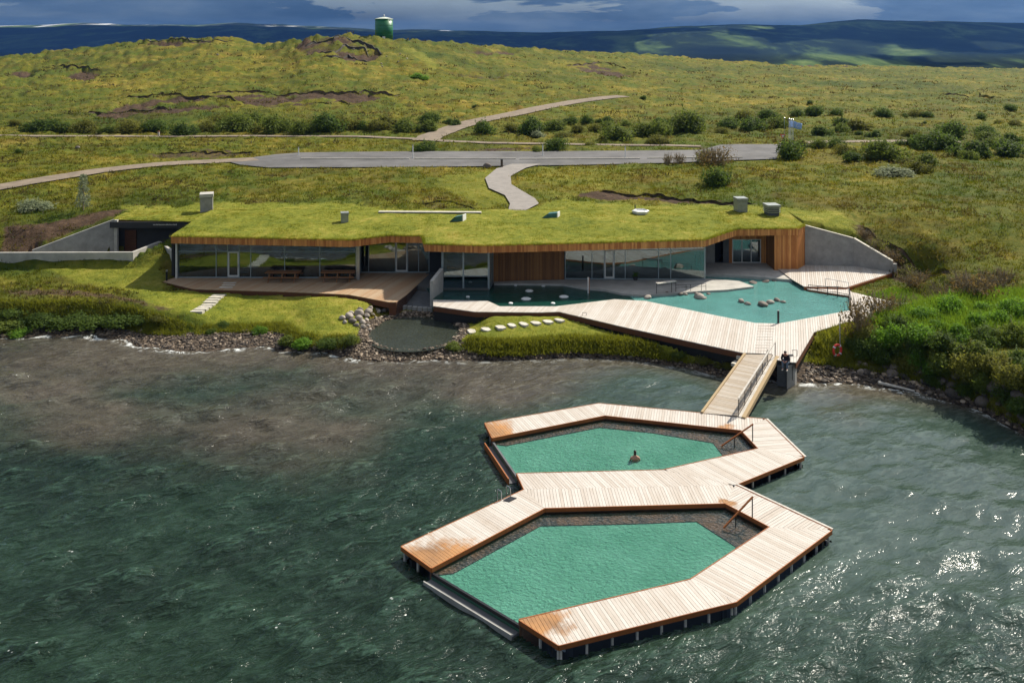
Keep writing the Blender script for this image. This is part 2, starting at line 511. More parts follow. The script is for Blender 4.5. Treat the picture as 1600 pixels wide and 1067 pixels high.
def bench_mat():
    """submerged shelf: dark stones with ripple light painted over them, worn brown bands"""
    m, n_, b, o = mat('pool_bench')
    vo = n_('ShaderNodeTexVoronoi'); vo.inputs['Scale'].default_value = 5.5
    n_.l(n_.pos(scale=(1, 1.5, 1)), vo.inputs['Vector'])
    st = n_.ramp(vo.outputs['Distance'], [(0.05, (0.20, 0.15, 0.125)), (0.35, (0.085, 0.064, 0.055)), (0.70, (0.018, 0.015, 0.014))])  # pebble cells, their pale centres painted as ripple light
    br = n_.ramp(n_.noise(n_.pos(), 0.8, 5, 0.7), [(0.46, 0.0), (0.60, 0.75)])
    n_.l(n_.mix(br, st, (0.17, 0.085, 0.045)), b.inputs['Base Color'])
    b.inputs['Roughness'].default_value = 0.8
    bump(n_, b, vo.outputs['Distance'], 0.8, -0.10)
    return m
M['pool_bench'] = bench_mat()
def milky():
    m, n_, b, o = mat('milky_water_body')
    v = n_.noise(n_.pos(), 0.28, 5, 0.65)
    n_.l(n_.ramp(v, [(0.32, (0.095, 0.315, 0.215)), (0.68, (0.160, 0.43, 0.315))]), b.inputs['Base Color'])
    b.inputs['Roughness'].default_value = 0.8
    b.inputs['Specular IOR Level'].default_value = 0.0
    bump(n_, b, n_.noise(n_.pos(scale=(1, 1.7, 1), rot=(0, 0, 0.4)), 4.5, 5, 0.62, 0.6), 0.55, 0.06)
    return m
M['milky'] = milky()
M['pool_wall'] = wood('pool_wall', (0.24, 0.12, 0.06), (0.10, 0.06, 0.04), (1, 0.2), random_amt=0.2)

def lake_mat():
    m, n_, b, o = mat('lake_water')
    a = n_('ShaderNodeAttribute', attribute_name='lake')
    se = n_('ShaderNodeSeparateColor'); n_.l(a.outputs['Color'], se.inputs[0])
    def along(th, sx, sy):
        """position turned by th, then stretched: features run along th"""
        g = n_('ShaderNodeNewGeometry'); mp = n_('ShaderNodeMapping', vector_type='TEXTURE')
        mp.inputs['Rotation'].default_value = (0, 0, th); mp.inputs['Scale'].default_value = (sx, sy, 1)
        n_.l(g.outputs['Position'], mp.inputs[0])
        return mp.outputs[0]
    big = n_.noise(along(0.4, 1.8, 1.0), 0.11, 4, 0.6)
    deep = n_.ramp(big, [(0.32, (0.005, 0.012, 0.006)), (0.52, (0.009, 0.022, 0.011)), (0.72, (0.017, 0.037, 0.021))])
    shal = n_.ramp(big, [(0.3, (0.046, 0.038, 0.026)), (0.7, (0.090, 0.072, 0.052))])
    si = n_('ShaderNodeAttribute', attribute_name='sky_sheen')  # bright sky mirrored on the right, painted as a paler water body
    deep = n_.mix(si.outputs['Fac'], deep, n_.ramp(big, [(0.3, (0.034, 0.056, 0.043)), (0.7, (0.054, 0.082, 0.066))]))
    c = n_.mix(se.outputs[0], deep, shal)
    # light through the thin tops of the ripples, painted as a paler colour
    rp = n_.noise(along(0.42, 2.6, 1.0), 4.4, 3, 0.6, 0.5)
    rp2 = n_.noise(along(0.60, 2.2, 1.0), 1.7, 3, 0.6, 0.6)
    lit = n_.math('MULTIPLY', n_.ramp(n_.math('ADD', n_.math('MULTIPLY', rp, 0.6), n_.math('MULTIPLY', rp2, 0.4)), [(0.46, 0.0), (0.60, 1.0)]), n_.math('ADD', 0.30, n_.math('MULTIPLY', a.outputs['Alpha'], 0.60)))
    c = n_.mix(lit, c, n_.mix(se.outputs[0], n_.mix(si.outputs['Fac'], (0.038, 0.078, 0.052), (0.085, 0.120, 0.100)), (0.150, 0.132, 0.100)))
    # foam: specks strung along wave crests, lace along the shore
    vo = n_('ShaderNodeTexVoronoi'); vo.inputs['Scale'].default_value = 3.6
    n_.l(along(0.42, 1.6, 1.0), vo.inputs['Vector'])
    speck = n_.math('MULTIPLY', n_.ramp(vo.outputs['Distance'], [(0.07, 1.0), (0.14, 0.0)]), n_.ramp(n_.noise(along(0.42, 2.0, 1.0), 0.9, 3, 0.6), [(0.50, 0.0), (0.58, 1.0)]))
    crest = n_.math('MULTIPLY', se.outputs[1], speck)
    sh = n_.math('MULTIPLY', se.outputs[2], n_.ramp(n_.noise(n_.pos(), 1.3, 6, 0.75, 0.8), [(0.50, 0.0), (0.58, 1.0)]))
    foam = n_.math('MAXIMUM', crest, sh)
    c = n_.mix(foam, c, (0.66, 0.68, 0.66))
    n_.l(c, b.inputs['Base Color'])
    b.inputs['IOR'].default_value = 1.33
    n_.l(n_.math('ADD', n_.math('MULTIPLY', foam, 0.6), 0.055), b.inputs['Roughness'])
    h = n_.math('ADD', n_.math('MULTIPLY', rp, 0.55), n_.math('MULTIPLY', rp2, 1.1))
    bp = bump(n_, b, h, 1.0, 0.23)
    n_.l(n_.math('SUBTRACT', 1.0, n_.math('MULTIPLY', si.outputs['Fac'], 0.77)), bp.inputs['Strength'])
    return m
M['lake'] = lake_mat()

def turf_group():
    """colours of moor, lawn, earth and gravel over world position"""
    g = bpy.data.node_groups.new('turf_colours', 'ShaderNodeTree')
    g.interface.new_socket('Mask', in_out='INPUT', socket_type='NodeSocketColor')
    g.interface.new_socket('Color', in_out='OUTPUT', socket_type='NodeSocketColor')
    n_ = N(g)
    gi = n_('NodeGroupInput'); go = n_('NodeGroupOutput')
    se = n_('ShaderNodeSeparateColor'); n_.l(gi.outputs[0], se.inputs[0])
    p = n_.pos()
    a1 = n_.noise(p, 0.06, 5, 0.65, 0.4)
    a2 = n_.noise(n_.pos(scale=(0.7, 1.3, 1)), 0.33, 6, 0.72, 0.5)
    a3 = n_.noise(p, 1.7, 5, 0.7)
    f = n_.math('ADD', n_.math('MULTIPLY', a1, 0.60), n_.math('ADD', n_.math('MULTIPLY', a2, 0.70), n_.math('MULTIPLY', a3, 0.40)))
    moor = n_.ramp(f, [(0.60, (0.030, 0.034, 0.005)), (0.75, (0.076, 0.080, 0.007)), (0.87, (0.125, 0.115, 0.010)), (0.95, (0.18, 0.140, 0.020)), (1.08, (0.24, 0.18, 0.036))])
    rust = n_.ramp(n_.noise(p, 0.17, 5, 0.7, 0.6), [(0.50, 0.0), (0.64, 0.62)])
    moor = n_.mix(rust, moor, (0.105, 0.066, 0.012))
    green = n_.ramp(n_.noise(n_.pos(loc=(31, 7, 0)), 0.11, 5, 0.7, 0.6), [(0.47, 0.0), (0.62, 0.75)])
    moor = n_.mix(green, moor, (0.062, 0.088, 0.009))
    lf = n_.math('ADD', n_.math('MULTIPLY', n_.noise(p, 0.28, 5, 0.7, 0.4), 0.6), n_.math('MULTIPLY', a3, 0.5))
    lawn = n_.ramp(lf, [(0.36, (0.075, 0.100, 0.010)), (0.48, (0.140, 0.160, 0.016)), (0.58, (0.195, 0.200, 0.022)), (0.70, (0.30, 0.260, 0.050))])
    ef = n_.noise(p, 1.1, 6, 0.75)
    earth = n_.ramp(ef, [(0.30, (0.030, 0.019, 0.011)), (0.55, (0.075, 0.046, 0.027)), (0.75, (0.16, 0.105, 0.065))])
    vo = n_('ShaderNodeTexVoronoi'); vo.inputs['Scale'].default_value = 4.5
    n_.l(p, vo.inputs['Vector'])
    grav = n_.ramp(vo.outputs['Distance'], [(0.0, (0.17, 0.13, 0.095)), (0.45, (0.085, 0.064, 0.046)), (0.75, (0.022, 0.017, 0.013))])
    wide = n_.ramp(n_.noise(n_.pos(scale=(0.6, 1.2, 1)), 0.022, 4, 0.6), [(0.35, (0.58, 0.74, 0.62)), (0.50, (0.96, 1.04, 0.92)), (0.66, (1.22, 1.18, 0.98))])  # broad dim and bright patches put cloud shade into the moor colour
    moor = n_.mix(1.0, moor, wide, 'MULTIPLY')
    c = n_.mix(se.outputs[0], moor, lawn)
    brk = n_.noise(p, 2.3, 5, 0.75)
    def edge(s_):
        return n_.ramp(n_.math('ADD', s_, n_.math('MULTIPLY', n_.math('SUBTRACT', brk, 0.5), 0.9)), [(0.38, 0.0), (0.60, 1.0)])
    c = n_.mix(edge(se.outputs[1]), c, earth)
    c = n_.mix(edge(se.outputs[2]), c, grav)
    n_.l(c, go.inputs[0])
    return g
TURF = turf_group()
def turf_mat(name, attrname=None, const=(0, 0, 0), gain=1.0, blade=False):
    m, n_, b, o = mat(name)
    gr = n_('ShaderNodeGroup'); gr.node_tree = TURF
    if attrname:
        a = n_('ShaderNodeAttribute', attribute_name=attrname)
        n_.l(a.outputs['Color'], gr.inputs[0])
    else:
        gr.inputs[0].default_value = (*const, 1)
    c = gr.outputs[0]
    if gain != 1.0:
        c = n_.mix(1.0, c, (gain, gain, gain), 'MULTIPLY')
    n_.l(c, b.inputs['Base Color'])
    b.inputs['Roughness'].default_value = 0.95
    b.inputs['Specular IOR Level'].default_value = 0.15
    if blade:
        tr = n_('ShaderNodeBsdfTranslucent'); n_.l(n_.mix(1.0, c, (1.25, 1.2, 0.9), 'MULTIPLY'), tr.inputs[0])
        mx = n_('ShaderNodeMixShader'); mx.inputs[0].default_value = 0.5
        n_.l(b.outputs[0], mx.inputs[1]); n_.l(tr.outputs[0], mx.inputs[2]); n_.l(mx.outputs[0], o.inputs[0])
    if not blade:
        hh = n_.math('ADD', n_.noise(n_.pos(), 1.7, 5, 0.7), n_.math('MULTIPLY', n_.noise(n_.pos(), 9.0, 4, 0.7), 0.35))
        bump(n_, b, hh, 0.8, 0.22)
    return m
M['ground'] = turf_mat('ground', 'cover')
M['moor_blade'] = turf_mat('moor_grass', None, (0, 0, 0), 1.15, True)
M['lawn_blade'] = turf_mat('lawn_grass', None, (1, 0, 0), 1.10, True)
M['roof_turf'] = turf_mat('roof_turf', None, (1, 0, 0), 1.0)
def foliage(name, dark, light, dist=0.5, scale=1.2):
    m, n_, b, o = mat(name)
    oi = n_('ShaderNodeObjectInfo')
    p = n_.pos()
    f = n_.math('ADD', n_.math('MULTIPLY', n_.noise(p, scale, 4, 0.7), 0.9), n_.math('MULTIPLY', n_.math('SUBTRACT', oi.outputs['Random'], 0.5), 0.25))
    n_.l(n_.ramp(f, [(0.25, dark), (0.65, light)]), b.inputs['Base Color'])
    b.inputs['Roughness'].default_value = 0.7
    b.inputs['Specular IOR Level'].default_value = 0.2
    tr = n_('ShaderNodeBsdfTranslucent'); tr.inputs[0].default_value = (*[c * 1.3 for c in light], 1)
    mx = n_('ShaderNodeMixShader'); mx.inputs[0].default_value = 0.42
    n_.l(b.outputs[0], mx.inputs[1]); n_.l(tr.outputs[0], mx.inputs[2]); n_.l(mx.outputs[0], o.inputs[0])
    return m
M['leaf_dark'] = foliage('dark_willow_leaves', (0.035, 0.062, 0.010), (0.100, 0.150, 0.022))
M['leaf_mid'] = foliage('willow_leaves', (0.058, 0.086, 0.012), (0.150, 0.190, 0.028))
M['leaf_olive'] = foliage('olive_leaves', (0.080, 0.088, 0.013), (0.19, 0.19, 0.030))
M['leaf_pale'] = foliage('pale_willow_leaves', (0.12, 0.15, 0.075), (0.30, 0.33, 0.20))
M['leaf_lush'] = foliage('lush_leaves', (0.060, 0.130, 0.010), (0.16, 0.29, 0.024))
M['leaf_brown'] = foliage('brown_twigs', (0.060, 0.040, 0.013), (0.17, 0.115, 0.035))
M['bark'] = plain('bark', (0.085, 0.065, 0.045), 0.9, 0, 0.3, 8.0)
M['bark_pale'] = plain('pale_twig_bark', (0.24, 0.19, 0.12), 0.9, 0, 0.3, 8.0)
def rock_mat(name, c0, c1):
    m, n_, b, o = mat(name)
    oi = n_('ShaderNodeObjectInfo')
    f = n_.math('ADD', n_.noise(n_.pos(), 2.5, 6, 0.7), n_.math('MULTIPLY', n_.math('SUBTRACT', oi.outputs['Random'], 0.5), 0.5))
    n_.l(n_.ramp(f, [(0.3, c0), (0.7, c1)]), b.inputs['Base Color'])
    b.inputs['Roughness'].default_value = 0.85
    bump(n_, b, n_.noise(n_.pos(), 7, 5, 0.7), 0.4, 0.05)
    return m
M['rock_grey'] = rock_mat('grey_boulder', (0.16, 0.135, 0.11), (0.38, 0.33, 0.28))
M['rock_dark'] = rock_mat('dark_boulder', (0.030, 0.024, 0.020), (0.15, 0.12, 0.10))
M['pebble'] = rock_mat('shore_pebble', (0.035, 0.028, 0.022), (0.28, 0.225, 0.175))
M['asphalt'] = plain('asphalt', (0.110, 0.105, 0.102), 0.9, 0, 0.38, 0.22, 0.3)
M['gravel_path'] = plain('gravel_path', (0.25, 0.225, 0.20), 0.95, 0, 0.15, 1.2, 0.3)
M['track'] = plain('dirt_track', (0.20, 0.155, 0.11), 0.95, 0, 0.3, 0.6, 0.3)
# ------------------------------------------------------------------ plan: shore, land form
def curve(pts, z):
    q = sorted((tuple(P(x, y, z).to_2d()) for x, y in pts))
    return np.array([a for a, b in q]), np.array([b for a, b in q])
SHX, SHY = curve([(-900, 512), (-400, 516), (-200, 520), (0, 526), (60, 523), (129, 521), (190, 530), (215, 540), (280, 548), (330, 545), (420, 540),
                  (446, 545), (500, 549), (545, 556), (600, 560), (680, 556), (700, 559), (800, 563), (900, 557), (1000, 563),
                  (1080, 576), (1140, 592), (1215, 592), (1240, 597), (1300, 597), (1360, 601), (1410, 608), (1480, 626),
                  (1540, 646), (1600, 680), (1700, 735), (1800, 800)], 0.0)
def shoreY(X):
    return np.interp(X, SHX, SHY, left=SHY[0], right=30.0)
RX = np.array([-900, -300, 0, 75, 150, 230, 290, 330, 372, 400, 440, 480, 520, 560, 630, 700, 760, 800, 870, 1000, 1100, 1200, 1400, 1600, 1900, 2500])
RY = np.array([98, 95, 88, 82, 74, 65, 61, 59, 62, 67, 67, 61, 58, 60, 61, 66, 71, 73, 79, 84, 92, 99, 104, 108, 112, 114])
RD = np.array([340, 340, 330, 330, 325, 320, 315, 310, 310, 305, 295, 285, 285, 295, 300, 310, 330, 340, 360, 400, 430, 450, 470, 480, 480, 480])
W1 = [P(1258, 354, 5.2).to_2d(), P(1334, 376, 4.1).to_2d(), P(1394, 411.5, 2.55).to_2d()]
WZ = [5.25, 4.15, 2.6]
POND = P(648, 517, 0.5)
def hill(X, Y):
    """natural ground north of the building, up to the ridge and down behind it"""
    u = X / np.maximum(Y, 1) * F + 800
    yr = np.interp(u, RX, RY); dr = np.interp(u, RX, RD)
    zr = CH - (yr - HY) * dr / F
    z = np.interp(Y, [80, 90, 110, 128, 160], [5.45, 5.65, 6.3, 6.6, 7.4])
    t = np.clip((Y - 160) / (dr - 160), 0, 1)
    mid = 7.4 + (zr - 7.4) * (0.55 * t + 0.45 * t ** 2.2)
    z = np.where(Y > 160, mid, z)
    back = np.clip((Y - dr) / 1800, 0, 1)
    z = np.where(Y > dr, zr - 2.5 * np.minimum((Y - dr) / 30, 1) - 100 * back ** 0.8, z)
    return z
def H0(X, Y):
    X = np.asarray(X, float); Y = np.asarray(Y, float)
    t = Y - shoreY(X)
    bh = np.interp(X, [-60, -30, -26, -22, -17, -15, 12, 16, 19, 23, 28, 40], [1.8, 1.8, 1.6, 0.85, 0.75, 0.80, 1.0, 1.0, 1.2, 2.0, 2.4, 2.6])
    bw = np.interp(X, [-60, -30, -22, -17, -15.5, -13, -12, -9.5, -4.5, -3.2, -2, 12, 15, 19, 24, 28, 40], [1.3, 1.3, 2.8, 2.2, 0.3, 0.3, 0.4, 2.4, 2.4, 1.0, 0.25, 0.25, 1.2, 2.6, 1.8, 1.2, 1.2])
    ris = np.interp(X, [-60, -27, -22, -16, 14, 20, 40], [1.4, 1.6, 2.4, 1.2, 0.7, 3.0, 4.0])
    b = np.where(t < 0, np.maximum(-1.6, 0.22 * t), 0.28 * smooth(t / bw))
    b = b + (bh - 0.28) * smooth((t - bw) / ris)
    pl = np.interp(X, [-60, -32, -24, 15, 20, 30, 50], [1.65, 1.65, 1.35, 1.4, 1.5, 2.6, 3.2])
    b = b + (pl - bh) * smooth((t - bw - ris) / 5.0)
    # left hillside, right hillside
    hl = np.interp(Y, [72, 75, 78.15, 78.6, 80, 83, 87, 91], [0, 0.05, 0.35, 1.1, 1.6, 2.9, 3.7, 3.85])
    hr = np.interp(Y, [66, 70, 76, 79, 84, 90, 95], [0, 0.15, 0.35, 1.1, 2.6, 3.5, 3.9])
    north = hill(X, Y)
    left = np.where(Y < 91, np.minimum(b + hl, np.maximum(north, 2)), north)
    right = np.where(Y < 95, np.minimum(b + hr, np.maximum(north, 2.2)), north)
    mid = np.where(Y < 85.0, b, b + (north - b) * smooth((Y - 85.0) / 1.2))
    wl = smooth((-29.5 - X) / 1.5)
    # berm behind the end wall
    s = np.clip((X - W1[0].x) / (W1[2].x - W1[0].x), 0, 1.6)
    yw = np.interp(X, [W1[0].x, W1[1].x, W1[2].x], [W1[0].y, W1[1].y, W1[2].y])
    zw = np.interp(X, [W1[0].x, W1[1].x, W1[2].x], WZ) - 0.12
    berm = np.minimum(zw + np.maximum(Y - yw, 0) * 0.36, np.maximum(north, 5.3))
    berm = np.where(Y > yw - 0.02, berm, b)
    wr = smooth((X - W1[2].x - 0.3) / 4.5)
    h = np.where(X < -20, mid * (1 - wl) + left * wl, mid)
    h = np.where(X > W1[0].x - 0.3, berm * (1 - wr) + right * wr, h)
    # pond
    e = np.hypot((X - POND.x) / 3.55, (Y - POND.y) / 4.0)
    inp = smooth((1.75 - e) / 0.55)
    h = h * (1 - inp) + inp * np.where(e < 1.0, 0.42 * e ** 6 + 0.08, np.minimum(0.55 + (e - 1) * 0.55, h + 0.1))
    return h
GY = np.concatenate([np.arange(44, 130, 0.25), np.arange(130, 520, 1.0)])
def ground(x, y):
    """first place on the land that the photograph shows at x, y"""
    X = (x - 800) / F * GY
    zz_ = CH - (y - HY) * GY / F
    h = H0(X, GY)
    k = np.nonzero((h >= zz_) & (h > 0.05))[0]
    i = k[0] if len(k) else len(GY) - 1
    if i > 0:
        a = zz_[i - 1] - h[i - 1]; b = h[i] - zz_[i]
        f = a / (a + b) if (a + b) > 1e-6 else 1.0
        Y = GY[i - 1] + (GY[i] - GY[i - 1]) * min(max(f, 0), 1)
    else:
        Y = GY[i]
    X1 = (x - 800) / F * Y
    return Vector((X1, Y, float(H0(X1, Y))))
def gpoly(pts):
    return [tuple(ground(x, y).to_2d()) for x, y in pts]

# plan polygons
ZD = 1.6
TERR = XY([(254, 440), (302, 451.5), (440, 455.5), (520, 459), (546, 460.5), (608, 472), (619, 472), (636, 460), (672, 427)], ZD) + [Vector((-7.4, 78.6)), Vector((-13.4, 78.6)), Vector((-13.6, 76.4)), Vector((-29.6, 76.4))]
BOARD = XY([(677, 478), (742, 487), (840, 488), (874, 487), (980, 512), (1040, 525), (1160, 551), (1206, 553), (1214, 562), (1233, 565.5), (1244, 566), (1272, 519), (1320, 504), (1356, 498), (1392, 490), (1452, 478),
            (1446, 473.5), (1400, 473), (1330, 456), (1322, 449), (1256, 447.5), (1262, 452), (1326, 462), (1330, 484.5), (1216, 505.5), (1180, 504.5), (1120, 493), (1008, 470), (960, 467.5), (868, 478.6), (781, 478.6), (762, 470), (677, 468.5)], ZD)
BATH = XY([(682, 473), (762, 474), (868, 482), (960, 471), (1008, 473), (1120, 496), (1180, 508), (1216, 509), (1330, 488), (1326, 455), (1256, 445), (1238, 437), (1156, 430), (1100, 428)], ZD) + [Vector((17.0, 77.0)), Vector((-2.4, 77.0)), Vector((-7.6, 74.5))]
BUILD = [Vector((-29.8, 76.0)), Vector((-13.6, 76.2)), Vector((-5.9, 72.7)), Vector((-1.9, 72.7)), Vector((27.3, 78.0)), Vector((27.2, 85.2)), Vector((-30.4, 85.2))]
RDECK = XY([(1215, 420), (1242, 414), (1258, 408), (1334, 411), (1394, 426), (1322, 449), (1256, 447.5), (1238, 437)], 1.75)
WALK = [Vector((-44.6, 78.7)), Vector((-34.6, 78.9)), Vector((-32.0, 81.7)), Vector((-29.6, 80.0)), Vector((-29.6, 84.5)), Vector((-38.3, 84.0)), Vector((-38.3, 82.6)), Vector((-44.6, 80.2))]
RAMP = [Vector((-8.6, 78)), Vector((-12.2, 71.0)), Vector((-9.8, 69.0)), Vector((-6.4, 69.4)), Vector((-7.4, 77))]
LAWN = [(gpoly([(60, 418), (100, 404), (205, 408), (250, 398), (262, 440), (250, 462), (150, 448)]), 0.8),
        (gpoly([(215, 452), (300, 455), (440, 460), (560, 466), (585, 475), (560, 490), (578, 522), (520, 532), (440, 528), (330, 506), (236, 490)]), 1.0),
        (gpoly([(700, 490), (870, 490), (1010, 520), (1155, 556), (1150, 575), (1060, 556), (1000, 548), (850, 545), (700, 545), (690, 520), (722, 505)]), 1.0),
        (gpoly([(1246, 572), (1275, 520), (1330, 506), (1312, 572)]), 0.9),
        (gpoly([(1330, 452), (1398, 428), (1440, 440), (1440, 470), (1400, 474)]), 0.85),
        ([(-37.5, 83.5)] + gpoly([(200, 325), (262, 321), (350, 317), (480, 317), (560, 320), (640, 330), (700, 333), (760, 331), (850, 318), (890, 312), (1000, 319), (1100, 319), (1230, 323), (1300, 332), (1338, 350), (1345, 378)]) + [(33.2, 78.2), (27.0, 79.5), (0, 80), (-30, 81)], 1.0),
        (gpoly([(620, 72), (650, 78), (678, 93), (686, 108), (672, 112), (660, 98), (640, 84)]), 0.55),
        (gpoly([(800, 262), (690, 275), (700, 300), (760, 325), (790, 320)]), 0.55),
        (gpoly([(828, 262), (1000, 262), (960, 300), (880, 312), (830, 300), (806, 285)]), 0.30)]
EARTH = [(gpoly(p_), s_) for p_, s_ in [
    ([(0, 400), (0, 352), (60, 350), (150, 330), (215, 325), (175, 341), (110, 362), (50, 390)], 0.8),
    ([(895, 306), (935, 297), (1010, 308), (1120, 314), (1250, 322), (1110, 319), (960, 313)], 0.9),
    ([(0, 450), (140, 452), (230, 468), (285, 487), (240, 492), (150, 466), (0, 462)], 0.6),
    ([(1320, 352), (1345, 345), (1420, 395), (1480, 425), (1400, 420), (1352, 385)], 0.6),
    ([(130, 180), (200, 158), (330, 148), (450, 141), (520, 143), (600, 150), (560, 164), (430, 166), (300, 172), (180, 184)], 0.75),
    ([(95, 120), (130, 107), (165, 112), (140, 124)], 0.7), ([(15, 112), (55, 107), (50, 122), (10, 122)], 0.7),
    ([(880, 103), (930, 97), (960, 106), (1000, 118), (960, 120)], 0.65), ([(720, 74), (790, 76), (830, 82), (760, 86)], 0.7),
    ([(1470, 152), (1530, 146), (1560, 154), (1520, 158)], 0.6), ([(215, 68), (330, 60), (380, 63), (330, 70), (250, 76)], 0.65),
    ([(440, 70), (490, 62), (560, 66), (600, 84), (580, 96), (480, 90)], 0.75), ([(1180, 99), (1300, 101), (1370, 106), (1250, 105)], 0.6),
    ([(200, 245), (330, 232), (420, 240), (330, 250)], 0.55), ([(740, 232), (830, 226), (850, 233), (760, 238)], 0.65),
    ([(560, 322), (690, 318), (730, 327), (700, 330), (640, 324)], 0.45), ([(690, 115), (760, 110), (860, 118), (780, 126)], 0.45)]]

# ------------------------------------------------------------------ terrain
U = np.concatenate([np.linspace(-1.25, -0.66, 60, endpoint=False), np.linspace(-0.66, 0.66, 640), np.linspace(0.665, 1.25, 60)])
ypx = np.concatenate([np.arange(760, 330, -1.9), np.arange(330, 190, -1.1), np.arange(190, 96, -0.9)])
ROWS = np.concatenate([F * (CH - 2.0) / (ypx - HY)])
ROWS = ROWS[ROWS < 300]
ROWS = np.concatenate([ROWS, np.arange(ROWS[-1] + 3, 560, 3.0), np.geomspace(560, 2600, 24)])
YY, UU = np.meshgrid(ROWS, U, indexing='ij')
XX = UU * YY
Z = H0(XX, YY)
t = YY - shoreY(XX)
cover = np.zeros(XX.shape + (4,), np.float32); cover[..., 3] = 1
for poly, s_ in LAWN:
    d = sdist(XX, YY, poly) + np.where(YY > 82, 1.6, 0.45) * fbm(XX * 0.7, YY * 0.7, 5, 5)
    cover[..., 0] = np.maximum(cover[..., 0], s_ * smooth((d + 0.45) / 0.9))
for poly, s_ in EARTH:
    sc_ = np.clip(YY / 90, 1, 4)
    d = sdist(XX, YY, poly) + 0.5 * sc_ * fbm(XX / sc_, YY / sc_, 6)
    cover[..., 1] = np.maximum(cover[..., 1], s_ * smooth((d + 0.8 * sc_) / (1.8 * sc_)))
bwid = np.interp(XX, [-60, -30, -22, -17, -15.5, -13, -12, -9.5, -4.5, -3.2, -2, 12, 15, 19, 24, 28, 40], [1.7, 1.7, 3.2, 2.6, 0.5, 0.5, 0.6, 3.0, 3.0, 1.3, 0.3, 0.3, 1.6, 3.0, 2.2, 1.6, 1.6])
pe = np.hypot((XX - POND.x) / 3.55, (YY - POND.y) / 4.0)
cover[..., 2] = np.maximum(smooth((bwid + 0.3 - t) / 0.6), smooth((1.22 - pe) / 0.10) * (XX < -2.4))
cover[..., 1] *= np.where(YY > 130, np.clip(0.10 + 1.9 * (0.5 + fbm(XX * 0.09, YY * 0.20, 44, 5)), 0, 1.15), 1)
cover[..., 0] *= 1 - cover[..., 1] * 0.8
# hummocks
road_edges = []
PARK = gpoly([(352, 252), (430, 242), (470, 239), (600, 237.5), (700, 237), (850, 237), (1000, 236), (1095, 235), (1125, 227), (1150, 226), (1222, 226), (1213, 249), (1150, 251), (1050, 255), (900, 258.5), (700, 261), (560, 262), (420, 262.5), (375, 258)])
PATH = gpoly([(800, 257), (776, 264), (758, 279), (764, 295), (789, 306), (797, 319), (794, 333), (822, 331), (842, 319), (836, 311), (819, 301), (799, 289), (798, 276), (822, 263), (846, 257)])
def ribbon(pts, wpx):
    c = [ground(x, y).to_2d() for x, y in pts]
    L, Rr = [], []
    for i, p in enumerate(c):
        d = (c[min(i + 1, len(c) - 1)] - c[max(i - 1, 0)]).normalized()
        nrm = Vector((-d.y, d.x)) * (wpx[i] if isinstance(wpx, list) else wpx) / 2
        L.append(tuple(p + nrm)); Rr.append(tuple(p - nrm))
    return L, Rr
TRACKS = {'gravel_road': ([(-120, 317), (-40, 300), (0, 292.5), (50, 284), (100, 276), (150, 268), (200, 262), (250, 257), (300, 254), (340, 252.5), (400, 249)], 3.4, 'track'),
          'old_track': ([(-60, 211), (60, 213), (150, 213), (250, 213.5), (400, 213), (560, 213.5), (640, 217), (700, 221), (760, 223.5), (850, 225), (950, 227), (1040, 227.5), (1095, 229)], 1.7, 'track'),
          'side_track': ([(1222, 225), (1290, 222), (1400, 221), (1500, 222)], 2.5, 'track'),
          'hill_track': ([(664, 220), (672, 214), (690, 207), (712, 199), (735, 192), (760, 186.5), (800, 179), (850, 168), (900, 159), (950, 152.5), (975, 150.5)], 4.2, 'track')}
flat = np.zeros(XX.shape)
for poly in (PARK, PATH):
    flat = np.maximum(flat, smooth((sdist(XX, YY, poly) + 1.2) / 1.2))
RIB = {}
for k_, (pts, wd, mt) in TRACKS.items():
    L, Rr = ribbon(pts, wd)
    RIB[k_] = (L, Rr, mt)
    poly = L + Rr[::-1]
    flat = np.maximum(flat, smooth((sdist(XX, YY, poly) + 1.5) / 1.5))
moorness = np.clip(1 - cover[..., 0] * 0.85, 0, 1) * (1 - flat) * smooth((t - 2.0) / 3)
amp = np.interp(YY, [44, 60, 90, 160, 300, 600], [0.08, 0.16, 0.38, 0.70, 1.1, 1.5])
Z = Z + moorness * amp * (fbm(XX * 0.55, YY * 0.75, 3, 4) + np.interp(YY, [90, 200], [0, 1]) * 0.8 * fbm(XX * 0.09, YY * 0.12, 9, 4))
Z = Z + (1 - flat) * smooth((t - 1) / 2) * 0.07 * fbm(XX * 1.6, YY * 1.6, 11, 3)
crag = smooth((YY - 255) / 25) * smooth((360 - YY) / 30) * np.interp(XX / YY * F + 800, [300, 420, 480, 580, 620, 690], [0.35, 0.2, 1, 1, 0.2, 0])
Z = Z + crag * (np.abs(fbm(XX * 0.08, YY * 0.10, 21, 4)) * 4.2 + 1.5 * fbm(XX * 0.35, YY * 0.35, 22, 3))
Z = Z - np.where(YY > 130, np.interp(YY, [130, 250], [0.35, 0.9]), 0) * smooth((cover[..., 1] - 0.25) / 0.2)
Z = Z - 0.10 * flat
dd_ = np.maximum(sdist(XX, YY, [tuple(p) for p in BOARD]), sdist(XX, YY, [tuple(p) for p in RDECK]))
ywl = np.interp(XX, [W1[0].x, W1[1].x, W1[2].x], [W1[0].y, W1[1].y, W1[2].y])
wf_ = smooth((dd_ + np.where(YY < 66, 3.0, 5.5)) / 3.0) * (XX > 15) * np.where(XX < W1[2].x + 0.4, YY < ywl - 0.2, 1.0) * smooth((79.5 - YY) / 2.0)
Z = Z * (1 - wf_) + np.minimum(Z, 1.46) * wf_
for poly in (TERR, BOARD, BATH, BUILD, RDECK):
    d = sdist(XX, YY, poly)
    Z = np.where(d > -0.05, np.minimum(Z, 0.55), Z)
d = sdist(XX, YY, WALK); Z = np.where(d > 0, np.minimum(Z, 2.0), Z)
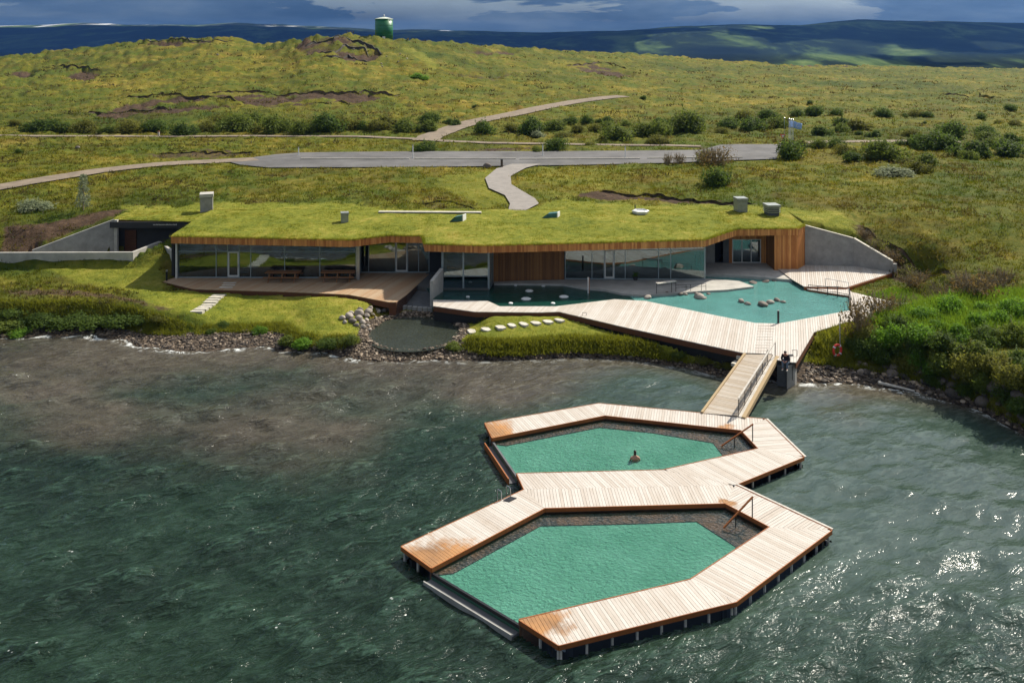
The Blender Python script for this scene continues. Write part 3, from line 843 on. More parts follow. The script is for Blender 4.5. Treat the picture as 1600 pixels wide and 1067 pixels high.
d = sdist(XX, YY, RAMP); Z = np.where(d > -0.1, np.minimum(Z, 0.62), Z)
V = np.stack([XX, YY, Z], -1).reshape(-1, 3)
ter = np_mesh('ground', V, grid_quads(len(ROWS), len(U)), M['ground'], kind='structure')
attr(ter, 'cover', cover.reshape(-1, 4))
ter['label'] = 'olive green grassy moor rising behind the bath house'
def Hs(X, Y):
    """terrain height incl. hummocks, by lookup"""
    X = np.atleast_1d(np.asarray(X, float)); Y = np.atleast_1d(np.asarray(Y, float))
    j = np.clip(np.searchsorted(ROWS, Y) - 1, 0, len(ROWS) - 2)
    u = X / Y
    i = np.clip(np.searchsorted(U, u) - 1, 0, len(U) - 2)
    fy = np.clip((Y - ROWS[j]) / (ROWS[j + 1] - ROWS[j]), 0, 1); fx = np.clip((u - U[i]) / (U[i + 1] - U[i]), 0, 1)
    return (Z[j, i] * (1 - fx) + Z[j, i + 1] * fx) * (1 - fy) + (Z[j + 1, i] * (1 - fx) + Z[j + 1, i + 1] * fx) * fy
def look(arr, X, Y):
    j = np.clip(np.searchsorted(ROWS, Y), 0, len(ROWS) - 1); i = np.clip(np.searchsorted(U, X / Y), 0, len(U) - 1)
    return arr[j, i]
def G(x, y):
    p = ground(x, y)
    p.z = float(Hs(p.x, p.y)[0])
    return p

# eroded earth banks: broken turf edges with a bare face towards the lake
M['scarp'] = rock_mat('bare_earth_face', (0.034, 0.022, 0.013), (0.11, 0.072, 0.044))
M['crag'] = rock_mat('dark_crag', (0.022, 0.019, 0.015), (0.095, 0.080, 0.060))
for si_, (pts, hgt, mk) in enumerate([([(134, 176), (180, 172), (226, 170), (268, 168)], 0.8, 'scarp'), ([(196, 154), (256, 149), (310, 153), (357, 156), (387, 156)], 0.8, 'scarp'),
        ([(321, 146), (381, 143), (440, 144.5), (494, 142), (571, 147), (631, 149)], 0.8, 'scarp'), ([(458, 164), (512, 161), (556, 164)], 0.8, 'scarp'), ([(65, 106), (113, 105), (160, 110)], 0.8, 'scarp'),
        ([(935, 299), (1000, 306), (1060, 312), (1120, 317), (1180, 320)], 0.45, 'scarp'), ([(655, 319), (705, 315.5), (733, 322), (747, 330)], 0.4, 'scarp'), ([(1345, 352), (1385, 383), (1440, 402), (1490, 428)], 0.5, 'scarp'),
        ([(880, 103), (935, 98), (985, 108)], 0.9, 'scarp'), ([(1475, 151), (1530, 147), (1560, 153)], 0.8, 'scarp'), ([(205, 243), (300, 238), (410, 241)], 0.35, 'scarp'),
        ([(476, 72), (505, 66), (540, 66), (575, 76), (600, 88)], 1.7, 'crag'), ([(496, 80), (540, 76), (580, 86)], 1.3, 'crag'), ([(500, 90), (545, 86), (588, 96)], 1.0, 'crag'), ([(225, 67), (290, 62.5), (370, 65)], 0.5, 'crag')]):
    c = []
    for (a_, b_) in zip(pts[:-1], pts[1:]):
        n_s = max(4, int(abs(b_[0] - a_[0]) / 2.2))
        for k_ in range(n_s):
            f_ = k_ / n_s
            c.append(G(a_[0] + (b_[0] - a_[0]) * f_, a_[1] + (b_[1] - a_[1]) * f_))
    A_ = np.array([[p.x, p.y, p.z] for p in c]); m_ = len(A_)
    sc_ = A_[:, 1].mean() / 150
    wob = fbm(np.arange(m_) * 0.16, np.full(m_, si_ * 3.1), 90, 3)
    A_[:, 1] += wob * 1.7 * sc_
    A_[:, 2] = Hs(A_[:, 0], A_[:, 1])
    hh = 0.72 * hgt * np.clip(0.60 + (0.45 if mk == 'crag' else 0.8) * (fbm(np.arange(m_) * 0.15, np.full(m_, si_ * 1.7), 91, 3) + 0.15), 0.0, 1.3) * smooth(np.minimum(np.arange(m_), m_ - 1 - np.arange(m_)) / 4)
    lay = []
    for dz, dy in ((-0.5, -0.25 * hgt), (0.15, -0.15 * hgt), (0.5, 0.0 * hgt), (0.8, 0.02), (1.0, -0.12), (1.06, 0.5), (0.7, 2.2 * sc_)):
        q = A_.copy()
        q[:, 1] += dy + (0.25 * hgt * fbm(np.arange(m_) * 0.8, np.full(m_, dz * 7 + si_), 92, 2) if 0 < dz < 0.9 else 0)
        q[:, 2] += hh * dz if dy < 1 else -0.35
        lay.append(q)
    Vs = np.stack(lay, 1).reshape(-1, 3)
    o = np_mesh('crag' if mk == 'crag' else 'earth_bank', Vs, grid_quads(m_, len(lay)), M[mk], kind='structure', smooth_=False)
    o.data.materials.append(M['moor_blade'])
    mi_ = np.tile([0, 0, 0, 0, 1, 1], m_ - 1) if mk == 'scarp' else np.zeros((m_ - 1) * 6, int)
    o.data.polygons.foreach_set('material_index', mi_.astype(np.int32))

# roads and paths: sheets just above the flattened ground
def sheet(name, poly, m, lift=0.06, step=1.2, label=None):
    bm = bmesh.new()
    vs = [bm.verts.new((x, y, 0)) for x, y in poly]
    tr = tessellate_polygon([[Vector((x, y, 0)) for x, y in poly]])
    for t_ in tr:
        try:
            bm.faces.new([vs[k] for k in t_])
        except ValueError:
            pass
    for _ in range(4):
        es = [e for e in bm.edges if e.calc_length() > step * 2]
        if not es:
            break
        bmesh.ops.subdivide_edges(bm, edges=es, cuts=1, use_grid_fill=False)
        bmesh.ops.triangulate(bm, faces=bm.faces[:])
    X = np.array([v.co.x for v in bm.verts]); Y = np.array([v.co.y for v in bm.verts])
    h = H0(X, Y) + lift
    for v, z in zip(bm.verts, h):
        v.co.z = z
    bmesh.ops.recalc_face_normals(bm, faces=bm.faces[:])
    me = bpy.data.meshes.new(name); bm.to_mesh(me); bm.free()
    me.materials.append(M[m])
    o = bpy.data.objects.new(name, me); C.objects.link(o)
    o['kind'] = 'structure'
    if label:
        o['label'] = label
    return o
sheet('car_park', PARK, 'asphalt', 0.05, 2.0, 'grey asphalt car park behind the turf roof')
sheet('footpath', PATH, 'gravel_path', 0.07, 0.6, 'pale winding footpath from car park to roof')
for k_, (L, Rr, mt) in RIB.items():
    v = []
    n_sub = 6
    pts = []
    for i in range(len(L) - 1):
        for s_ in range(n_sub):
            f_ = s_ / n_sub
            pts.append((Vector(L[i]).lerp(Vector(L[i + 1]), f_), Vector(Rr[i]).lerp(Vector(Rr[i + 1]), f_)))
    pts.append((Vector(L[-1]), Vector(Rr[-1])))
    A = np.array([[a.x, a.y] for a, b in pts]); B = np.array([[b.x, b.y] for a, b in pts])
    rows = [A * (1 - f_) + B * f_ for f_ in (0, 0.33, 0.67, 1)]
    V = np.stack(rows, 1).reshape(-1, 2)
    wob = fbm(V[:, 0] * 0.6, V[:, 1] * 0.6, 4) * 0.35
    V = np.stack([V[:, 0] + wob, V[:, 1] + wob, H0(V[:, 0], V[:, 1]) + 0.06], 1)
    o = np_mesh(k_, V, grid_quads(len(pts), 4), M[mt], kind='structure')
# pale kerb line through the car park
kl = MB()
for (x0, y0, x1, y1) in [(470, 249.5, 640, 249.5), (648, 249.5, 806, 249.5), (812, 250, 1000, 249), (1012, 248.5, 1160, 247)]:
    a = ground(x0, y0); b = ground(x1, y1)
    for i in range(8):
        p = a.lerp(b, i / 8); q = a.lerp(b, (i + 1) / 8)
        p.z = float(H0(p.x, p.y)) + 0.10; q.z = float(H0(q.x, q.y)) + 0.10
        kl.bar(p, q, 0.22, 0.16)
tag(kl.build('kerb', M['slab'], kind='structure'), 'pale concrete kerb line across the car park')

# ------------------------------------------------------------------ floating pool plans (pixel corners of the photograph at deck level)
ZF = 0.50
LO = dict(a=(627, 853.5), b=(819, 764.5), c=(1149, 757.5), d=(1299.5, 828), e=(1150, 940), f=(873, 1008), g=(811, 968), h=(674, 887),
          ib=(851, 793.5), ic=(1133, 786), id=(1203, 823), ie=(1079, 905))
UP = dict(a=(757.5, 661), b=(936, 630), c=(1196, 654.5), d=(1256, 714), e=(1149, 757.5), f=(819, 764.5), g=(807.5, 739.5), h=(769, 684),
          ib=(945, 649), ic=(1158, 672), id=(1185, 700.5), ie=(1036, 734))
LO = {k: P(x, y, ZF).to_2d() for k, (x, y) in LO.items()}
UP = {k: P(x, y, ZF).to_2d() for k, (x, y) in UP.items()}
LOUT = [LO[k] for k in 'abcdefgh']; UOUT = [UP[k] for k in 'abcdefgh']
LIN = [LO['h'], LO['ib'], LO['ic'], LO['id'], LO['ie'], LO['g']]
UIN = [UP['h'], UP['ib'], UP['ic'], UP['id'], UP['ie'], UP['g']]

# ------------------------------------------------------------------ lake
lu = np.concatenate([np.linspace(-1.5, -0.66, 40, endpoint=False), np.linspace(-0.66, 0.66, 560), np.linspace(0.68, 1.5, 40)])
lr = np.concatenate([np.array([-420, -200, -80, -20, 4, 14, 20, 24]), np.arange(27, 72, 0.14)])
LY, LU = np.meshgrid(lr, lu, indexing='ij')
LX = LU * np.maximum(LY, 40) * np.where(LY < 20, np.clip((40 - LY) / 40, 1, 8), 1)
LZ = np.zeros(LX.shape)
near = (LY > 22)
rw = np.random.default_rng(3)
for i in range(46):
    wl = rw.uniform(0.7, 4.2); th = R(-62) + rw.normal(0, 0.42)      # wind from the right and behind the camera
    kx, ky = math.cos(th) * 2 * math.pi / wl, math.sin(th) * 2 * math.pi / wl
    a_ = 0.0085 * wl ** 0.9 * rw.uniform(0.5, 1.2)
    ph = kx * LX + ky * LY + rw.uniform(0, 6.28)
    s_ = np.sin(ph)
    LZ += a_ * (1 - 2 * np.abs(s_ * 0.5 + 0.0) ** 1.0 if False else (2 * ((s_ * 0.5 + 0.5) ** 1.6) - 1))
LZ *= 0.62 + 0.9 * vnoise(LX * 0.13, LY * 0.18, 8)
shd = shoreY(LX) - LY
calm = smooth(shd / 6) * 0.75 + 0.25
calm *= 1 - 0.55 * smooth((LX + 6) / 16) * smooth((LY - 26) / 14)
for po in (LOUT, UOUT):
    calm *= 0.2 + 0.8 * smooth((-sdist(LX, LY, po) - 0.6) / 1.4)
LZ = np.where(near, LZ * calm, 0)
V = np.stack([LX, LY, LZ], -1).reshape(-1, 3)
Q = grid_quads(len(lr), len(lu))
cen = V[Q].mean(1)
keep = np.ones(len(Q), bool)
for po in (LOUT, UOUT):
    d = sdist(cen[:, 0], cen[:, 1], po)
    keep &= d < 0.0
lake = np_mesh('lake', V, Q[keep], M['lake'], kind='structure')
lk = np.zeros(LX.shape + (4,), np.float32); lk[..., 3] = 1
shal_w = np.interp(LX, [-60, -35, -15, 0, 8, 20, 40], [13, 17, 20, 11, 5, 5, 5])
nz_ = fbm(LX * 0.10, LY * 0.16, 31, 4)
lk[..., 0] = np.clip(0.9 * smooth(1.02 - shd / shal_w + 0.8 * nz_), 0, 1)
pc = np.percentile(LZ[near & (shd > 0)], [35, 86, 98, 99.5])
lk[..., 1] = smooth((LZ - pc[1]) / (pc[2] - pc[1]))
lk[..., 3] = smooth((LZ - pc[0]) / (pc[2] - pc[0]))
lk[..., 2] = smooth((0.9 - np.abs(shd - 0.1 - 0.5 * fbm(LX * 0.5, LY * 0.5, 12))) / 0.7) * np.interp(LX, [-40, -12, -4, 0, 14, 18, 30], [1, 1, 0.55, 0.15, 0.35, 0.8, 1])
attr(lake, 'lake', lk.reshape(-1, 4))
sky_sheen = smooth((LX + 6 + 5 * nz_) / 20) * smooth((LY - 26) / 14)  # where the sky reflection is painted into the water colour
attr(lake, 'sky_sheen', np.stack([sky_sheen, sky_sheen, sky_sheen, np.ones_like(sky_sheen)], -1).reshape(-1, 4))
lake['label'] = 'dark green wind-rippled lake'
# opposite shore behind the camera, seen only in the window glass
fx = np.linspace(-900, 900, 60); fy = np.array([-420, -500, -700, -1100])
FX, FY = np.meshgrid(fx, fy)
FZ = np.array([-0.5, 14, 42, 75])[:, None] * (0.75 + 0.5 * vnoise(FX * 0.006, FY * 0.01, 5)) * np.array([0, 1, 1, 1])[:, None] - 0.5
np_mesh('far_shore', np.stack([FX, FY, FZ], -1).reshape(-1, 3), grid_quads(4, 60)[:, ::-1], turf_mat('far_shore_moor', None, (0, 0, 0), 1.0, True), kind='structure')

# ------------------------------------------------------------------ mountains
def mountain_mat(name):
    m, n_, b, o = mat(name)
    p = n_.pos(scale=(1, 0.35, 3.5))
    f = n_.noise(p, 0.0030, 7, 0.62, 0.4)
    c = n_.ramp(f, [(0.35, (0.012, 0.018, 0.016)), (0.48, (0.024, 0.036, 0.022)), (0.57, (0.085, 0.130, 0.045)), (0.68, (0.20, 0.25, 0.09))])  # vegetated patches, greens lightened to carry the sunlit ground
    a = n_('ShaderNodeAttribute', attribute_name='snow')
    sf = n_.math('MULTIPLY', a.outputs['Fac'], n_.ramp(n_.noise(n_.pos(scale=(1, 0.2, 4)), 0.0032, 6, 0.6), [(0.49, 0.0), (0.54, 0.9)]))
    c = n_.mix(sf, c, (0.78, 0.80, 0.84))
    n_.l(c, b.inputs['Base Color']); b.inputs['Roughness'].default_value = 0.95
    b.inputs['Specular IOR Level'].default_value = 0.0
    return m
def mountain(name, ridge, y0, y1, label, seed, snow):
    """ridge: (photo column, photo row) of the skyline, standing y1 metres away"""
    us = np.linspace(ridge[0][0], ridge[-1][0], 260)
    ry = np.interp(us, [a for a, b in ridge], [b for a, b in ridge]) + 1.6 * fbm(us * 0.02, us * 0, seed, 5)
    ds = np.linspace(0, 1, 46)
    D = y0 + (y1 - y0) * ds
    UU_, DD = np.meshgrid(us, D)
    top = CH - (ry - HY) * y1 / F
    prof = smooth(ds) ** 0.85
    ZZ = -95 + (top[None, :] + 95) * prof[:, None]
    XX_ = (UU_ - 800) / F * DD
    ZZ = ZZ + (prof * (1 - prof) * 4)[:, None] * 45 * fbm(XX_ * 0.0016, DD * 0.0012, seed + 3, 5)
    # plateau behind the skyline
    back = np.stack([XX_[-1] * 1.15, np.full(len(us), y1 * 1.15), ZZ[-1] - 30], -1)
    V = np.concatenate([np.stack([XX_, DD, ZZ], -1).reshape(-1, 3), back])
    o = np_mesh(name, V, grid_quads(len(ds) + 1, len(us)), mountain_mat(name + '_slopes'), kind='structure')
    sn = np.zeros((len(V), 4), np.float32); sn[:, 3] = 1
    for (x_, w_, a_, b_) in snow:
        k = np.exp(-((V[:, 0] / V[:, 1] * F + 800 - x_) / w_) ** 2)
        hh = (V[:, 2] + 95) / (np.tile(top, len(ds) + 1) + 95)
        sn[:, :3] = np.maximum(sn[:, :3], (k * (hh > a_) * (hh < b_) * 1.2)[:, None])
    attr(o, 'snow', np.clip(sn, 0, 1))
    o['label'] = label
    return o
mountain('mountains', [(-1400, 55), (-600, 48), (-200, 43), (0, 41), (60, 40), (135, 37), (200, 39), (300, 40), (370, 37), (430, 39), (500, 43), (600, 47), (680, 47), (760, 50), (860, 51), (1000, 49), (1100, 48), (1200, 48), (1500, 50), (2300, 60)],
         3300, 6800, 'dark blue mountain ridge with thin snow patches', 41, [(40, 60, 0.90, 0.985), (165, 40, 0.91, 0.99), (240, 45, 0.9, 0.97), (430, 50, 0.90, 0.985), (690, 25, 0.92, 0.98)])
mountain('far_hill', [(840, 64), (940, 51), (1000, 47), (1060, 42), (1110, 40), (1180, 39), (1250, 40), (1290, 36), (1340, 31.5), (1400, 33), (1480, 34.5), (1600, 37), (1800, 40), (2400, 52)],
         2500, 4700, 'blue green flat-topped hill on the right horizon', 57, [(1394, 14, 0.965, 1.0), (1462, 14, 0.95, 0.98)])

# heavy cloud over the mountains: unseen layer added to shade them
cx_ = np.linspace(-11000, 9000, 110); cy_ = np.linspace(0, 1, 60)
CX, CT = np.meshgrid(cx_, cy_)
fr0 = np.interp(cx_, [-11000, -2000, 1500, 2600, 9000], [3300, 3300, 3500, 3750, 3800]) + 350 * fbm(cx_ * 0.0012, cx_ * 0, 61, 4)
CY = fr0[None, :] + (7350 - fr0[None, :]) * CT
ed = smooth(np.minimum(CT / 0.12, (1 - CT) / 0.12)) * smooth(np.minimum((CX + 11000) / 1500, (9000 - CX) / 1500))
lowz = 1150 + 130 * fbm(CX * 0.0012, CY * 0.0012, 62, 5) - 60 * ed
topz = lowz + 20 + 420 * ed * (0.6 + vnoise(CX * 0.0009, CY * 0.0009, 63))
Vc = np.concatenate([np.stack([CX, CY, lowz], -1).reshape(-1, 3), np.stack([CX, CY, topz], -1).reshape(-1, 3)])
qg = grid_quads(60, 110); nV = 60 * 110
rim_i = list(range(0, 110)) + [r_ * 110 + 109 for r_ in range(1, 60)] + [59 * 110 + c_ for c_ in range(108, -1, -1)] + [r_ * 110 for r_ in range(58, 0, -1)]
side = [[a_, b_, b_ + nV, a_ + nV] for a_, b_ in zip(rim_i, rim_i[1:] + rim_i[:1])]
cc = Vc[:nV][qg].mean(1)
gap = ((cc[:, 0] > -5600) & (cc[:, 0] < 300) & (cc[:, 1] > 6650)) | (cc[:, 0] > 1300) & (cc[:, 0] < 4600) & (cc[:, 1] < 5300) & (fbm(cc[:, 0] * 0.0011, cc[:, 1] * 0.0016, 66, 3) > 0.02)  # openings cut to let sun onto the crest and the right hill
Qc = np.concatenate([qg[~gap][:, ::-1], qg[~gap] + nV, np.array(side)])
cl_ = np_mesh('cloud', Vc, Qc, plain('cloud', (0.70, 0.72, 0.75), 1.0, 0, 0.05, 0.001), kind='stuff')
cl_['label'] = 'unseen grey cloud layer added to shade the mountains'
# ------------------------------------------------------------------ boards
PD = Vector((0.32, 1.0)).normalized()            # the run of the deck boards by the building
def ccw(p):
    a = sum(p[i][0] * p[(i + 1) % len(p)][1] - p[(i + 1) % len(p)][0] * p[i][1] for i in range(len(p)))
    return p if a > 0 else p[::-1]
def boards(poly, d, wid, ztop, thick, m, parent, name='plank', gap=0.016, jit=0.004, limit=300, rr=None, count=None):
    """cuts the outline into boards running along d; each board an object of its own, those past the limit one part"""
    rr = rr or random.Random(11)
    d = Vector(d).normalized(); nx, ny = -d.y, d.x
    s = [nx * p[0] + ny * p[1] for p in poly]
    a = min(s); items = []
    while a < max(s):
        q = clip_half(clip_half([tuple(p) for p in poly], nx, ny, a + gap / 2), -nx, -ny, -(a + wid - gap / 2))
        if len(q) > 2 and area(q) > 0.02:
            items.append(q)
        a += wid
    rest = MB()
    for q in items:
        dz = rr.uniform(-jit, jit)
        zt = (lambda p, dz=dz: ztop(p) + dz) if callable(ztop) else ztop + dz
        zb = (lambda p, dz=dz: ztop(p) + dz - thick) if callable(ztop) else ztop + dz - thick
        if count is not None and count[0] >= limit:
            rest.prism(q, zb, zt)
            continue
        b = MB().prism(q, zb, zt)
        b.build(name, m, parent)
        if count is not None:
            count[0] += 1
    if rest.v:
        rest.build(name + '_strip', m, parent, kind='stuff')
def skirt(mb, pts, z0, z1, th, inward=True):
    """upright boards along a run of plan points"""
    for a, b in zip(pts[:-1], pts[1:]):
        a = Vector(a); b = Vector(b)
        d = (b - a).normalized(); n_ = Vector((-d.y, d.x)) * th
        if not inward:
            n_ = -n_
        q = ccw([a, b, b + n_, a + n_])
        mb.prism(q, z0, z1)
def lerp2(a, b, t_):
    return Vector(a) * (1 - t_) + Vector(b) * t_

# ------------------------------------------------------------------ floating pools
wet_lo = [(LO['a'].x + 1.2, LO['a'].y - 1.0, 2.0), (LO['h'].x + 0.4, LO['h'].y + 0.2, 2.1), (-2.3, LO['h'].y + 0.8, 1.1), (LO['g'].x + 0.4, LO['g'].y - 0.1, 1.5), (LO['ic'].x + 0.3, LO['ic'].y, 0.5)]
wet_up = [(UP['a'].x + 0.4, UP['a'].y - 0.7, 1.6), (UP['h'].x + 0.5, UP['h'].y + 0.3, 1.2), (UP['ic'].x - 0.6, UP['ic'].y + 0.2, 0.6)]
WBASE, WWEA = (0.45, 0.375, 0.305), (0.605, 0.56, 0.505)
def deck_wood(nm, d, wet=None):
    return wood(nm, WBASE, WWEA, d, wet, random_amt=0.62, rough=0.7)
def floating_pool(label, K, quads, out_edge, in_ring, bench, wet, cap_edges, n_posts, skip_edges=(), key=''):
    c = K['ib'] * 0.5 + K['ie'] * 0.5
    root = thing('floating_pool', label, 'pool', (c.x, c.y, 0), 'floating hexagon pools on the lake')
    cnt = [0]
    for qi, (q, e) in enumerate(quads):
        q = [K[k] if isinstance(k, str) else k for k in q]
        ed = (q[1] - q[0])
        d = Vector((-ed.y, ed.x)).normalized() if e is None else Vector(e).normalized()
        mm = deck_wood('deck_boards_%s%d' % (key, qi), d, wet)
        boards(q, d, 0.150, ZF, 0.045, mm, root, count=cnt, limit=296, gap=0.012, jit=0.004)
    # outer rim beam, inner rim beam, posts, float tanks
    rim = MB()
    for a, b in out_edge:
        a, b = K[a], K[b]
        d = (b - a).normalized(); n_ = Vector((-d.y, d.x))
        if n_.dot(c - a) < 0:
            n_ = -n_
        MB().prism(ccw([a - n_ * 0.035, b - n_ * 0.035, b + n_ * 0.0, a + n_ * 0.0]), ZF - 0.17, ZF + 0.012).build('rim_beam', M['wood_trim'], root)
    inr = MB()
    for i in range(len(in_ring) - 1):
        a, b = K[in_ring[i]], K[in_ring[i + 1]]
        d = (b - a).normalized(); n_ = Vector((-d.y, d.x))
        if n_.dot(c - a) < 0:
            n_ = -n_
        MB().prism(ccw([a + n_ * 0.002, b + n_ * 0.002, b + n_ * 0.045, a + n_ * 0.045]), ZF - 0.17, ZF + 0.012).build('inner_rim_beam', M['wood_trim'], root)
    wall = MB()
    for i in range(len(in_ring) - 1):
        a, b = K[in_ring[i]], K[in_ring[i + 1]]
        d = (b - a).normalized(); n_ = Vector((-d.y, d.x))
        if n_.dot(c - a) < 0:
            n_ = -n_
        wall.prism(ccw([a - n_ * 0.10, b - n_ * 0.10, b + n_ * 0.0, a + n_ * 0.0]), -1.15, ZF - 0.06)
    wall.build('pool_wall', M['pool_wall'], root)
    ring = [K[k] for k in in_ring]
    # side hull so the lake cannot be seen under the deck
    hull = MB()
    for a, b in out_edge:
        a, b = K[a], K[b]
        d = (b - a).normalized(); n_ = Vector((-d.y, d.x))
        if n_.dot(c - a) < 0:
            n_ = -n_
        MB().prism(ccw([a + n_ * 0.62, b + n_ * 0.62, b + n_ * 0.80, a + n_ * 0.80]), -0.8, ZF - 0.28).build('float_tank', M['black'], root)
    bm_ = MB()
    for a, b in out_edge:
        a, b = K[a], K[b]
        L_ = (b - a).length
        d = (b - a).normalized(); n_ = Vector((-d.y, d.x))
        if n_.dot(c - a) < 0:
            n_ = -n_
        MB().bar((*(a + n_ * 0.35), 0.13), (*(b + n_ * 0.35), 0.13), 0.05, 0.07).build('tie_beam', M['steel'], root)
        k = max(2, int(L_ / 1.05))
        for i in range(k + 1):
            p = a.lerp(b, (i + 0.12) / (k + 0.24)) + n_ * 0.10
            MB().box((p.x, p.y, 0.0), (0.075, 0.075, 0.46), math.atan2(d.y, d.x)).build('post', M['post_white'], root)
    fl = MB().prism(ccw(ring), -0.35, 0.155)
    fl.build('pool_floor', M['milky'], root)
    be = MB()
    for q in bench:
        be.prism(ccw(q), -0.30, 0.19)
    be.build('bench', M['pool_bench'], root)
    wa = MB()
    wa.add([(p.x, p.y, 0.27) for p in ccw(ring)], [tuple(t_) for t_ in tessellate_polygon([[Vector((p.x, p.y, 0)) for p in ccw(ring)]])])
    o = wa.build('pool_water', M['pool_water'], root)
    bmm = bmesh.new(); bmm.from_mesh(o.data); bmesh.ops.recalc_face_normals(bmm, faces=bmm.faces)
    if bmm.faces[0].normal.z < 0:
        bmesh.ops.reverse_faces(bmm, faces=bmm.faces[:])
    bmm.to_mesh(o.data); bmm.free()
    return root
def lvl(pts, z=0.19):
    return [P(x, y, z).to_2d() for x, y in pts]
gl = lvl([(709, 895), (845, 821), (982, 818), (1088, 814), (1149, 853)])
li = LO
benchL = [[li['h'], li['ib'], gl[1], gl[0]], [li['ib'], lerp2(li['ib'], li['ic'], 0.5), gl[2], gl[1]], [lerp2(li['ib'], li['ic'], 0.5), li['ic'], gl[3], gl[2]],
          [li['ic'], li['id'], gl[4], gl[3]], [li['id'], lerp2(li['id'], li['ie'], 0.45), gl[4]]]
lower = floating_pool('nearer floating pool, lowest in the photo, with pale deck on four sides and green water', LO,
    [(('a', 'b', 'ib', 'h'), None), (('b', 'c', 'ic', 'ib'), None), (('c', 'd', 'id', 'ic'), None), (('d', 'e', 'ie', 'id'), None), (('e', 'f', 'g', 'ie'), None)],
    [('a', 'b'), ('c', 'd'), ('d', 'e'), ('e', 'f'), ('f', 'g'), ('h', 'a')], ['h', 'ib', 'ic', 'id', 'ie', 'g'], benchL, wet_lo, None, 8, key='a')
gu = lvl([(790.5, 696), (937, 667.5), (1020, 676), (1114, 691.5), (1129, 711)])
ui = UP
benchU = [[ui['h'], ui['ib'], gu[1], gu[0]], [ui['ib'], lerp2(ui['ib'], ui['ic'], 0.4), gu[2], gu[1]], [lerp2(ui['ib'], ui['ic'], 0.4), ui['ic'], gu[3], gu[2]],
          [ui['ic'], ui['id'], gu[4], gu[3]], [ui['id'], lerp2(ui['id'], ui['ie'], 0.42), gu[4]]]
upper = floating_pool('farther floating pool at the foot of the gangway, with a bather in its green water', UP,
    [(('a', 'b', 'ib', 'h'), None), (('b', 'c', 'ic', 'ib'), None), (('c', 'd', 'id', 'ic'), None), (('d', 'e', 'ie', 'id'), None), (('e', 'f', 'g', 'ie'), (0.42, -1.0))],
    [('a', 'b'), ('b', 'c'), ('c', 'd'), ('d', 'e'), ('g', 'f'), ('h', 'a')], ['h', 'ib', 'ic', 'id', 'ie', 'g'], benchU, wet_up, None, 8, key='b')
# overflow edges on the open left sides
def weir(root, K, orange):
    a, b = K['h'], K['g']
    d = (b - a).normalized(); n_ = Vector((d.y, -d.x))
    c = K['ib'] * 0.5 + K['ie'] * 0.5
    if n_.dot(c - a) > 0:
        n_ = -n_
    MB().prism(ccw([a, b, b - n_ * 0.10, a - n_ * 0.10]), -1.0, 0.285).build('overflow_sill', M['black'] if not orange else M['concrete_dark'], root)
    ch = MB().prism(ccw([a + n_ * 0.02, b + n_ * 0.02, b + n_ * 0.40, a + n_ * 0.40]), -0.9, 0.05)
    ch.build('overflow_channel', M['concrete_dark'], root)
    MB().prism(ccw([a + n_ * 0.40, b + n_ * 0.40, b + n_ * 0.46, a + n_ * 0.46]), -0.9, 0.16 if not orange else 0.30).build('overflow_lip', M['wood_trim'] if orange else M['concrete'], root)
weir(lower, LO, False)
weir(upper, UP, True)
# outer trim of the right back deck edge: a pale cap strip with a dark line
for root, K in ((lower, LO), (upper, UP)):
    a, b = K['c'], K['d']
    d = (b - a).normalized(); n_ = Vector((-d.y, d.x))
    if n_.dot(K['id'] - a) > 0:
        n_ = -n_
    cap = MB()
    cap.prism(ccw([a + n_ * 0.04, b + n_ * 0.04, b + n_ * 0.15, a + n_ * 0.15]), ZF - 0.05, ZF + 0.03)
    cap.build('edge_cap', M['post_white'], root)

def hook_rail(p0, ptop, pend, foot2, label):
    """pool handrail: an upright from the deck and a bar sloping down into the water with its own foot"""
    t_ = thing('handrail', label, 'handrail', (p0.x, p0.y, p0.z), 'pool entry handrails')
    MB().tube([p0, ptop], 0.028, 8).build('post', M['black'], t_)
    MB().tube([foot2[0], foot2[1]], 0.025, 8).build('post', M['black'], t_)
    MB().bar(ptop + (ptop - pend).normalized() * 0.04, pend, 0.075, 0.055).build('grip_bar', M['wood_trim'], t_)
    return t_
def rail_at(xb, yb, xt, yt, xe, ye, zend, label, xf):
    p0 = P(xb, yb, ZF)
    hgt = (yb - yt) * p0.y / F
    pt = Vector((p0.x, p0.y, ZF + hgt))
    pe_ = P(xe, ye, zend)
    f_ = 0.58
    m_ = pt.lerp(pe_, f_)
    hook_rail(p0, pt, pe_, (m_, Vector((m_.x, m_.y, -0.05))), label)
rail_at(1175.5, 808.5, 1175.5, 776.5, 1130.5, 824.5, 0.30, 'sloping wooden handrail into the nearer floating pool', 0)
rail_at(1176, 689, 1176, 663, 1127.5, 696.5, 0.30, 'sloping wooden handrail into the farther floating pool', 0)
